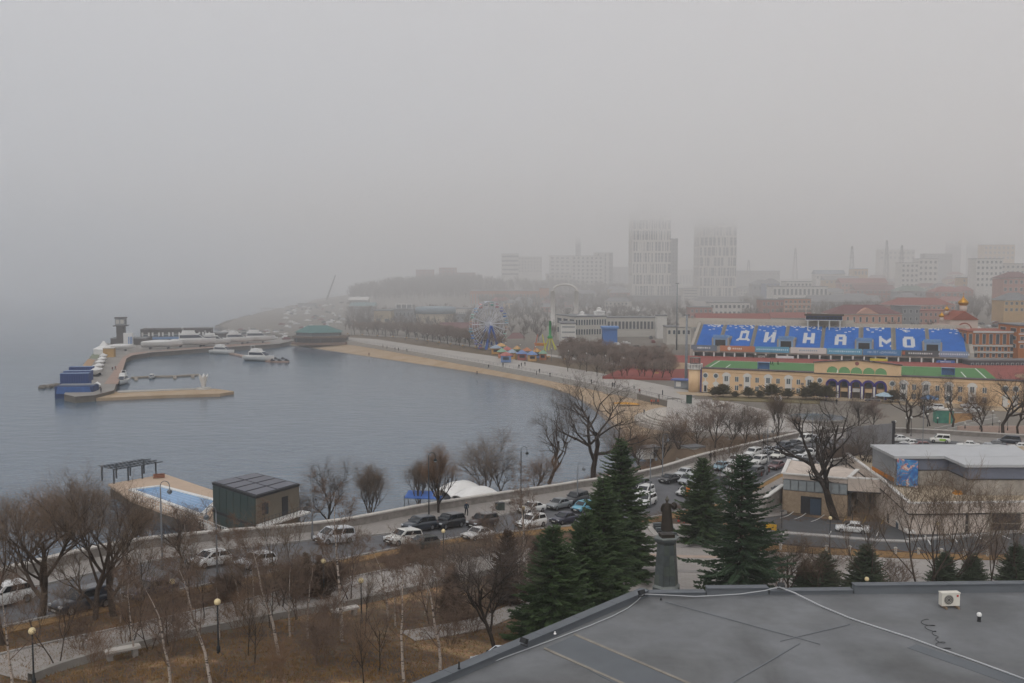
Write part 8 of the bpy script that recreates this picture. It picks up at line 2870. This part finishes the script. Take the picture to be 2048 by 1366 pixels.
# restaurant with teal hipped roof
RS = thing('beach_restaurant', 'dark low restaurant with teal hipped roof standing on the beach', 'restaurant', (*at(636, 688, 2)[:2], 1.5), R(2))
wr = (692 - 580) / F * RS.location.y / 2
mb = MB(); mb.prism([(-wr, 4), (-wr * .25, -3), (wr, 2), (wr, 16), (-wr, 16)], 0, 1.1); mb.build('terrace', mat('terrace_brown', '7d6557', .9), RS)
mb = MB(); mb.prism([(-wr * .9, 5), (-wr * .22, -1.4), (wr * .95, 3), (wr * .95, 15), (-wr * .9, 15)], 1.1, 3.4); mb.build('glazing', m_dkw, RS)
mb = MB(); mb.prism([(-wr * .97, 4.4), (-wr * .24, -2.2), (wr, 2.4), (wr, 15.5), (-wr * .97, 15.5)], 3.4, 4.4); mb.build('balcony_band', mat('band_brown', '6a5c50', .9), RS)
mb = MB(); mb.prism([(-wr * .85, 6), (-wr * .2, 0), (wr * .7, 4), (wr * .7, 15), (-wr * .85, 15)], 4.4, 6.2); mb.build('upper_glazing', m_greyb, RS)
mb = MB()
bs = [(-wr * .92, 5), (-wr * .2, -1.5), (wr * .78, 3.2), (wr * .78, 16), (-wr * .92, 16)]
mb.add([(x, y, 6.2) for x, y in bs] + [(-wr * .45, 9, 9.6), (wr * .25, 9, 9.6)], [(0, 1, 5), (1, 2, 6, 5), (2, 3, 6), (3, 4, 5, 6), (4, 0, 5)])
mb.build('roof', mat('teal_hip_roof', '4f7371', .7, var=.08, scale=.3), RS)
for i, (x, y) in enumerate(((-wr * .8, 3), (-wr * .5, 0), (wr * .1, -.5), (wr * .5, 1))):
    mb = MB(); mb.box((x, y, 2.2), (.4, .4, 2.2)); mb.build('post', m_dgrey, RS)
# crane and piers at the far shore
t = thing('crawler_crane', 'mobile crane with long raised boom on the far shore', 'crane', at(650, 612, 2.6))
yc = t.location.y
tip = at(671, 550, Y=yc) - t.location
mb = MB(); mb.tube([(0, 0, 2), tuple(tip)], [1.1, .6], 5); mb.build('boom', m_pole2, t)
mb = MB(); mb.box((0, 0, 1.2), (7, 4, 2.6)); mb.build('body', m_dgrey, t)
mb = MB(); mb.box((2.5, -1.5, 2.8), (1.8, 1.4, 1.6)); mb.build('cab', m_pale, t)
for pts, lab in ((((522, 616), (600, 619)), 'long thin pier far out on the left shore'), (((640, 600), (690, 603)), 'short far pier beyond the crane')):
    t = thing('far_pier', lab, 'pier')
    a_, b_ = Vector(Q(*pts[0], 2)), Vector(Q(*pts[1], 2))
    chain_boxes('deck', a_, b_, 6, 4, 1.2, 2.2, m_concd, t, .1)
    for i in range(7):
        p = a_.lerp(b_, i / 6)
        mb = MB(); mb.box((p.x, p.y, 0), (1, 1, 2.6)); mb.build('pile', m_concd, t)
t = thing('shore_shed', 'grey shed where the long pier meets the far shore', 'shed', at(615, 620, 2.4))
mb = MB(); mb.box((0, 0, 3), (16, 8, 6)); mb.build('wall', m_greyb, t)
mb = MB(); mb.box((0, 0, 6.2), (17, 9, .5)); mb.build('roof', m_groof, t)
# rubble edge of the far shore
mb = MB()
for i in range(420):
    y = g.uniform(600, 1250)
    x = coast_x(y) + g.uniform(-3, 1)
    mb.ball((x, y, g.uniform(.2, 2.0)), g.uniform(.8, 1.8), 5, 4, (1, 1, .8))
o = mb.build('rubble', m_quayw); o['kind'] = 'stuff'; o['label'] = 'rubble armour along the far shore'

# ================================================================ pool barge below the parapet
ZD = 2.0
m_pdeck = mat('pool_deck_tiles', 'b5a08c', .85, var=.06, scale=.4)
m_pool = mat('pool_water', '6f9cc4', .12, var=.1, scale=.4, spec=.6)
m_gglass = mat('dark_green_cladding', '33413f', .5, var=.12, scale=.4)
BG = thing('pool_barge', 'floating swimming pool deck with pale blue basin by the shore', 'pool')
dk = [Q(216, 968), Q(330, 948), Q(440, 985), Q(600, 1020), Q(430, 1062), Q(262, 1000)]
pool = [Q(266, 982), Q(322, 975), Q(430, 1003), Q(400, 1030)]
mb = MB(); mb.prism(dk, ZD - .35, ZD); mb.build('deck', m_pdeck, BG)
dkh = dk
def ins(poly, k):
    c = sum((Vector(p) for p in poly), Vector((0, 0))) / len(poly)
    return [tuple(c + (Vector(p) - c) * k) for p in poly]
mb = MB(); mb.prism(ins(dk, .97), -1.2, ZD - .36); mb.build('hull', mat('barge_hull', '5a5652', .9, var=.2), BG)
rim = ins(pool, 1.06)
for i in range(4):
    a_, b_ = Vector(rim[i]), Vector(rim[(i + 1) % 4])
    chain_boxes('pool_coping', a_, b_, max(2, int((b_ - a_).length / 2.5)), .8, ZD + .003, ZD + .28, m_white, BG)
mb = MB(); mb.prism(ins(pool, 1.03), ZD + .002, ZD + .14); mb.build('pool_water', m_pool, BG)
for i in range(1, 5):
    a_ = Vector(pool[0]).lerp(Vector(pool[3]), i / 5); b_ = Vector(pool[1]).lerp(Vector(pool[2]), i / 5)
for i in range(1, 6):
    a_ = Vector(pool[0]).lerp(Vector(pool[1]), i / 6); b_ = Vector(pool[3]).lerp(Vector(pool[2]), i / 6)
    chain_boxes('lane_line', a_, b_, 1, .12, ZD + .141, ZD + .15, mat('lane_blue', '4f7cb0', .4), BG)
mb = MB()
for px, py in [(262 + i * 5.2, 1000 + i * 1.93) for i in range(40)]:
    p = at(px, py, ZD)
    mb.box((p.x, p.y, ZD + .55), (.06, .06, 1.1))
fp = [at(262 + i * 5.2, 1000 + i * 1.93, ZD) for i in range(40)]
for h in (.6, 1.1): mb.tube([(p.x, p.y, ZD + h) for p in fp], .04, 4)
o = mb.build('fence', m_white, BG)
# pergola
PG = thing('deck_pergola', 'dark steel pergola frame at the far end of the pool deck', 'pergola')
pg0, pg1 = at(222, 966, ZD), at(306, 951, ZD)
du = (pg1 - pg0).normalized(); dvv = Vector((-du.y, du.x, 0))
ht = at(222, 938, Y=pg0.y).z - ZD
m_steel = mat('pergola_steel', '33383d', .6, var=.1)
for i in range(4):
    for j in (0, 1):
        p = pg0 + du * ((pg1 - pg0).length * i / 3) + dvv * (-1.0 + 4.0 * j)
        mb = MB(); mb.box((p.x, p.y, ZD + ht / 2), (.22, .22, ht)); mb.build('post', m_steel, PG)
for i in range(12):
    p = pg0 + du * ((pg1 - pg0).length * i / 11)
    q0, q1 = p + dvv * -1.8, p + dvv * 4.0
    mb = MB(); mb.tube([(q0.x, q0.y, ZD + ht + .1), (q1.x, q1.y, ZD + ht + .1)], .09, 4); mb.build('rafter', m_steel, PG)
for k in (-1.0, 1.0, 3.0):
    a_, b_ = pg0 + dvv * k, pg1 + dvv * k + du * 1.5
    mb = MB(); mb.tube([(a_.x, a_.y, ZD + ht), (b_.x, b_.y, ZD + ht)], .1, 4); mb.build('beam', m_steel, PG)
t = thing('deck_furniture', 'stack of folded sun loungers on the pool deck', 'loungers', at(318, 956, ZD), R(20))
for k in range(5):
    mb = MB(); mb.box((0, k * .35 - .7, .4 + .12 * (k % 2)), (2.0, .08, .5), rx=R(20)); mb.build('lounger', mat('lounger_wood', '8a5f4c', .8), t)
# two storey pool house
ph = [Q(427, 1010), Q(510, 1040), Q(598, 1015), Q(512, 992)]
ph = [tuple(at(428, 1052, ZD)[:2]), tuple(at(513, 1085, ZD)[:2]), tuple(at(598, 1056, ZD)[:2]), tuple(at(512, 1030, ZD)[:2])]
PHS = thing('pool_house', 'dark green two storey box house with solar flat roof beside the pool', 'building', (0, 0, 0))
hp = at(428, 965, Y=ph[0][1]).z
m_tan = mat('tan_cladding', '6d665a', .85, var=.12, scale=.6)
mb = MB(); mb.prism(ph, .3, hp - .3); mb.build('wall', m_gglass, PHS)
def onface(a_, b_, s0_, s1_, z0_, z1_, nm, m_, out=.06):
    a_, b_ = Vector(a_), Vector(b_)
    p, q = a_.lerp(b_, s0_), a_.lerp(b_, s1_)
    d = (q - p)
    n_ = Vector((d.y, -d.x)).normalized() * out
    chain_boxes(nm, p + n_, q + n_, 1, out * 2, z0_, z1_, m_, PHS, .0)
zmid = .3 + (hp - .3) * .5
onface(ph[1], ph[2], 0, 1, zmid + .2, hp - .35, 'tan_wall', m_tan)
onface(ph[1], ph[2], 0, 1, .5, zmid - .3, 'tan_wall', m_tan)
onface(ph[1], ph[2], .58, .72, zmid + .25, hp - 1.2, 'door', m_dk, .1)
onface(ph[1], ph[2], .12, .26, zmid + 1.2, hp - 1.2, 'window', m_glass, .1)
for k in range(6):
    onface(ph[0], ph[1], k / 6 + .005, (k + 1) / 6 - .005, zmid + .1, hp - .4, 'glass_panel', m_gglass, .05)
    onface(ph[0], ph[1], k / 6 + .005, (k + 1) / 6 - .005, .6, zmid - .3, 'glass_panel', m_gglass, .05)
onface(ph[0], ph[1], 0, 1, zmid - .25, zmid + .08, 'floor_band', m_dk, .12)
onface(ph[1], ph[2], .0, 1.06, zmid - .1, zmid + .12, 'balcony', m_white, .9)
mb = MB(); mb.prism(ins(ph, 1.03), hp - .3, hp + .05); rf = mb.build('roof', m_dk, PHS)
m_sol = mat('solar_panel', '3a3d4c', .3, var=.15, scale=.8)
A_, B_, C_, D_ = [Vector(p) for p in ph]
for i in range(2):
    for j in range(4):
        u0, u1 = (.03, .485) if i == 0 else (.515, .97)
        v0, v1 = j / 4 + .02, (j + 1) / 4 - .02
        f_ = lambda u, v: tuple(A_.lerp(B_, v).lerp(D_.lerp(C_, v), u))
        mb = MB(); mb.prism([f_(u0, v0), f_(u1, v0), f_(u1, v1), f_(u0, v1)], hp + .06, hp + .12); mb.build('roof_panel', m_sol, rf)
mb = MB()
fp = [Vector(ph[2]) + (Vector(ph[1]) - Vector(ph[2])) * s_ + Vector((.9, -.9)) for s_ in np.linspace(-.1, 1, 14)]
for h in (.5, 1.0): mb.tube([(p.x, p.y, zmid + .12 + h) for p in fp], .03, 4)
for p in fp: mb.box((p.x, p.y, zmid + .6), (.05, .05, 1.0))
mb.build('balcony_rail', m_steel, PHS)
t = thing('gangway', 'pale gangway with pickets from the pool deck to the slope', 'gangway')
a_, b_ = at(420, 1062, ZD), at(480, 1092, 5.5)
mb = MB(); mb.tube([a_, b_], .7, 4); mb.build('deck', m_concd, t)
for i in range(24):
    p = a_.lerp(b_, i / 23)
    mb = MB(); mb.box((p.x - .6, p.y - .4, p.z + .9), (.07, .07, 1.1)); mb.build('picket', m_white, t)
# white arched tent and blue awnings on the shore
t = thing('arched_tent', 'white double arched membrane tent on the shore below the parapet', 'tent', at(955, 1006, 4.0), R(35), scale=.72)
for k in range(2):
    mb = MB(); mb.smooth = True
    rows = []
    for i in range(9):
        x = -4.5 + 9 * i / 8
        hh = 3.6 * (1 - (x / 6.4) ** 2)
        rows.append([(x, y_ * (3.2 + .25 * abs(x)) + k * 7.0, hh * math.sqrt(max(0, 1 - y_ * y_)) * (1 + .12 * abs(x) / 4)) for y_ in np.linspace(-1, 1, 13)])
    mb.grid(rows); mb.grid([[(x, y, z - .12) for x, y, z in r_] for r_ in rows])
    mb.build('membrane', m_white, t, None)
mb = MB(); mb.box((0, 3, .6), (8, 10, 1.2)); mb.build('stage', m_dgrey, t)
for px, py, L_, lab in ((850, 1028, 6.5, 'long blue awning on posts below the parapet by the tall lamp'), (925, 1010, 3.5, 'small blue awning beside the white tent')):
    t = thing('blue_awning', lab, 'awning', on(px, py, zslope), R(-10))
    for sx in (-1, 1):
        for y in (-1.2, 1.2):
            mb = MB(); mb.box((sx * L_ / 2, y, 1.0), (.12, .12, 4.6)); mb.build('post', m_pole2, t)
    mb = MB(); mb.box((0, 0, 3.3), (L_, 2.8, .14), rx=R(14)); mb.build('canopy', mat('awning_blue', '3f67b0', .6, var=.08), t)
# beach huts and cars under the grove
for i, (px, py, lab) in enumerate(((1300, 915, 'white beach hut below the parapet left of the grove'), (1330, 918, 'low white shed below the parapet in the grove'), (1385, 915, 'pale hut between the grove trunks'), (1345, 905, 'white hut behind the low shed in the grove'))):
    p = on(px, py, zslope)
    t = thing('beach_hut', lab, 'hut', p, R(25))
    mb = MB(); mb.box((0, 0, 1.1), (5 - i * .6, 2.6, 2.2)); mb.build('wall', m_pale2, t)
    mb = MB(); mb.box((0, 0, 2.3), (5.4 - i * .6, 3.1, .2)); mb.build('roof', m_groof, t)
    mb = MB(); mb.box((.5, -1.33, 1.0), (1.0, .06, 1.7)); mb.build('door', m_dk, t)
# right side beyond the road: kiosk, orange wall, ramp walls, pink wall
t = thing('green_kiosk', 'green painted kiosk beyond the road beside the orange wall', 'kiosk', at(1886, 846, 3.6), R(-12))
mb = MB(); mb.box((0, 0, 1.6), (4.0, 3.0, 3.2)); mb.build('wall', mat('kiosk_green', '4f8f77', .6, scale=1.2, col2='3d6e66'), t)
mb = MB(); mb.box((0, 0, 3.3), (4.4, 3.4, .2)); mb.build('roof', m_pale, t)
mb = MB(); mb.box((2.03, 0, 1.6), (.05, 2.4, 2.6)); mb.build('side', mat('kiosk_pink', 'b08a78', .7), t)
t = thing('orange_wall', 'plain orange plastered garden wall right of the green kiosk', 'wall')
chain_boxes('wall', Q(1897, 848, 3.6), Q(1945, 848, 3.6), 3, .4, 3, 6.2, mat('orange_plaster', 'b58e63', .9, var=.06), t, .02)
chain_boxes('coping', Q(1897, 848, 3.6), Q(1945, 848, 3.6), 3, .6, 6.203, 6.4, m_conc, t)
for k, (a_, b_) in enumerate((((1870, 861, 3.6), (1990, 840, 3.6)), ((1880, 866, 3.6), (1995, 846, 3.6)))):
    t = thing('ramp_wall', ('upper' if k == 0 else 'lower') + ' low pale ramp wall rising to the right beyond the road', 'wall')
    A_, B_ = Vector(Q(*a_)), Vector(Q(*b_))
    for i in range(8):
        p, q = A_.lerp(B_, i / 8), A_.lerp(B_, (i + 1) / 8)
        chain_boxes('wall', p, q, 1, .4, 3, 4.2 + i * .12, m_conc, t, .01)
t = thing('pink_wall', 'wide plain pinkish retaining wall beyond the road at the right', 'wall')
chain_boxes('wall', Q(1915, 868, 3.6), Q(2070, 868, 3.6), 6, .5, 2.5, 5.4, mat('pink_retaining', 'b59e92', .9, var=.05), t, .02)
flat('pink_yard', [Q(1900, 850), Q(2080, 835), Q(2080, 868), Q(1915, 868)], 3.62, mat('pink_yard', 'ab988c', .9, var=.06), .2)
for px, py, lab, c in ((1768, 806, 'pale blue parasol kiosk before the purple arches', '9fb4c0'), (1858, 812, 'blue parasol stall before the right facade', '5b84b0')):
    t = thing('parasol', lab, 'parasol', on(px, py, gz))
    mb = MB(); mb.tube([(0, 0, -.1), (0, 0, 2.6)], .05, 5); mb.build('pole', m_white, t)
    mb = MB(); mb.lathe((0, 0, 2.0), [(2.4, 0), (2.2, .15), (1.2, .6), (.05, 1.0)], 10); mb.build('canopy', mat('parasol_' + c, c, .7), t)
car(0, 0, 'sedan', GRY, 'dark car parked before the purple arches', R(160), pos=Vector((*Q(1745, 806, 4.0), ground(*Q(1745, 806, 4.0)) + .25)))
for i, (px, py, c, lab) in enumerate(((1870, 822, WHT, 'first white car under the right avenue trees'), (1938, 818, 'c9cacb', 'silver car under the right avenue trees'), (1945, 826, WHT, 'second white car under the right avenue trees'))):
    q_ = Q(px, py, 4.0)
    car(0, 0, 'suv', c, lab, R(170), pos=Vector((*q_, ground(*q_) + .25)))
# people on promenade and square
g = random.Random(31)
pl = [(1303, 808, 'b8553c', 'first person of the red jacketed group on the pale steps'), (1308, 808, 'a84a3a', 'second person of the red jacketed group on the pale steps'), (1312, 807, '2a3040', 'dark coated person beside the red jacketed group'), (1316, 808, '9a4a3a', 'last person of the red jacketed group on the pale steps'),
      (1318, 797, '23252b', 'person in black on the promenade end near the sea wall rail'), (1325, 788, '3a3d48', 'person with pram near the end of the promenade'), (1354, 834, '2a2c33', 'lone person walking on the pale steps'), (1378, 806, '2c4a3c', 'green rubbish bin sized person at the square edge'),
      (1279, 786, '703838', 'person in red on the promenade by the beach steps'), (1268, 776, 'c8c8c4', 'person in white near the lawn of the promenade'), (1225, 772, '25272c', 'left walker of a couple on the promenade'), (1229, 773, '2d3a4a', 'right walker of a couple on the promenade'), (1183, 766, '24262b', 'single dark walker on the middle promenade'),
      (1100, 752, '26282d', 'walker above the sea wall right of the kiosks'), (1073, 748, '2b2d33', 'left of two dark walkers by the sea wall'), (1079, 744, '23252a', 'right of two dark walkers by the sea wall'), (1038, 735, '2a2c31', 'walker in front of the fair kiosks'), (1050, 730, '22242a', 'person by the fair entrance'), (1043, 731, '303238', 'second person by the fair entrance'),
      (1006, 732, '2d2f36', 'walker below the big wheel'), (977, 735, '25272b', 'walker left of the big wheel on the promenade'), (766, 694, '24262c', 'far walker by the beach steps'), (774, 696, '2a2c32', 'second far walker by the beach steps'), (790, 699, '23252a', 'third far walker on the promenade'), (797, 700, '2b2d31', 'fourth far walker on the promenade'), (814, 702, '2a2a30', 'fifth far walker on the promenade'),
      (738, 710, '6b4a48', 'person standing on the far beach'), (954, 748, '2c2e34', 'person standing on the beach near the water'), (1673, 808, '24262b', 'person running before the purple arches'), (1288, 828, '3b4450', 'person sitting at the sand edge of the steps')]
for px, py, c, lab in pl:
    zz = 3.4 if not lab.endswith('beach') and 'water' not in lab else 1.0
    p = at(px, py + 2, zz)
    zz2 = max(gz(p.x, p.y), 3.0) + .2 if zz > 2 else 1.0
    if 1285 < px < 1360 and py > 800: zz2 = 3.6 if px > 1295 else 2.4
    if px == 1378:
        t = thing('litter_bin', 'tall dark green bin at the edge of the square', 'bin', (p.x, p.y, 3.6))
        mb = MB(); mb.box((0, 0, 1.1), (1.4, 1.0, 2.2)); mb.build('box', mat('bin_green2', '2f463c', .7), t)
        mb = MB(); mb.box((0, 0, 2.25), (1.5, 1.1, .1)); mb.build('lid', m_dk, t)
        continue
    p = at(px, py + 2, zz2)
    person((p.x, p.y, zz2), lab, c, '23252a', g.randrange(2), g.uniform(0, 6.28))
for px, py, c, lab in ((225, 742, '6b3a34', 'left person in red on the marina quay'), (231, 740, '7a4038', 'right person in red on the marina quay'), (202, 786, '2a2c33', 'dark person on the marina tip near the sand spit')):
    person((*Q(px, py, 2.06), 2.06), lab, c, '25262b', 1, 1.0)
# benches, bins and lamp posts along the promenade
pr = resample([(x + 9, y + 4) for x, y in TL], 26)
for i, (x, y) in enumerate(pr):
    if 1024 + F * x / y > 1330: continue
    t = thing('promenade_lamp', 'slim lamp post of the row on the promenade', 'lamp', (x - 2, y, gz(x, y) + .1), 0, 'lamp posts in a row on the promenade')
    mb = MB(); mb.tube([(0, 0, 0), (0, 0, 5)], [.1, .06], 5); mb.build('pole', m_pole2, t)
    put('globe', GLOBEW, t, (0, 0, 5.1))
    t = thing('promenade_bench', 'bench of the row along the promenade lawn', 'bench', (x + 3.4, y + 3, gz(x, y) + .1), -.9, 'benches in a row along the promenade')
    mb = MB(); mb.box((0, 0, .45), (1.8, .5, .08)); mb.build('seat', m_ocre, t)
    mb = MB(); mb.box((0, .25, .75), (1.8, .06, .5)); mb.build('backrest', m_ocre, t)
    for sx in (-.7, .7):
        mb = MB(); mb.box((sx, 0, .2), (.1, .5, .42)); mb.build('leg', m_pole2, t)
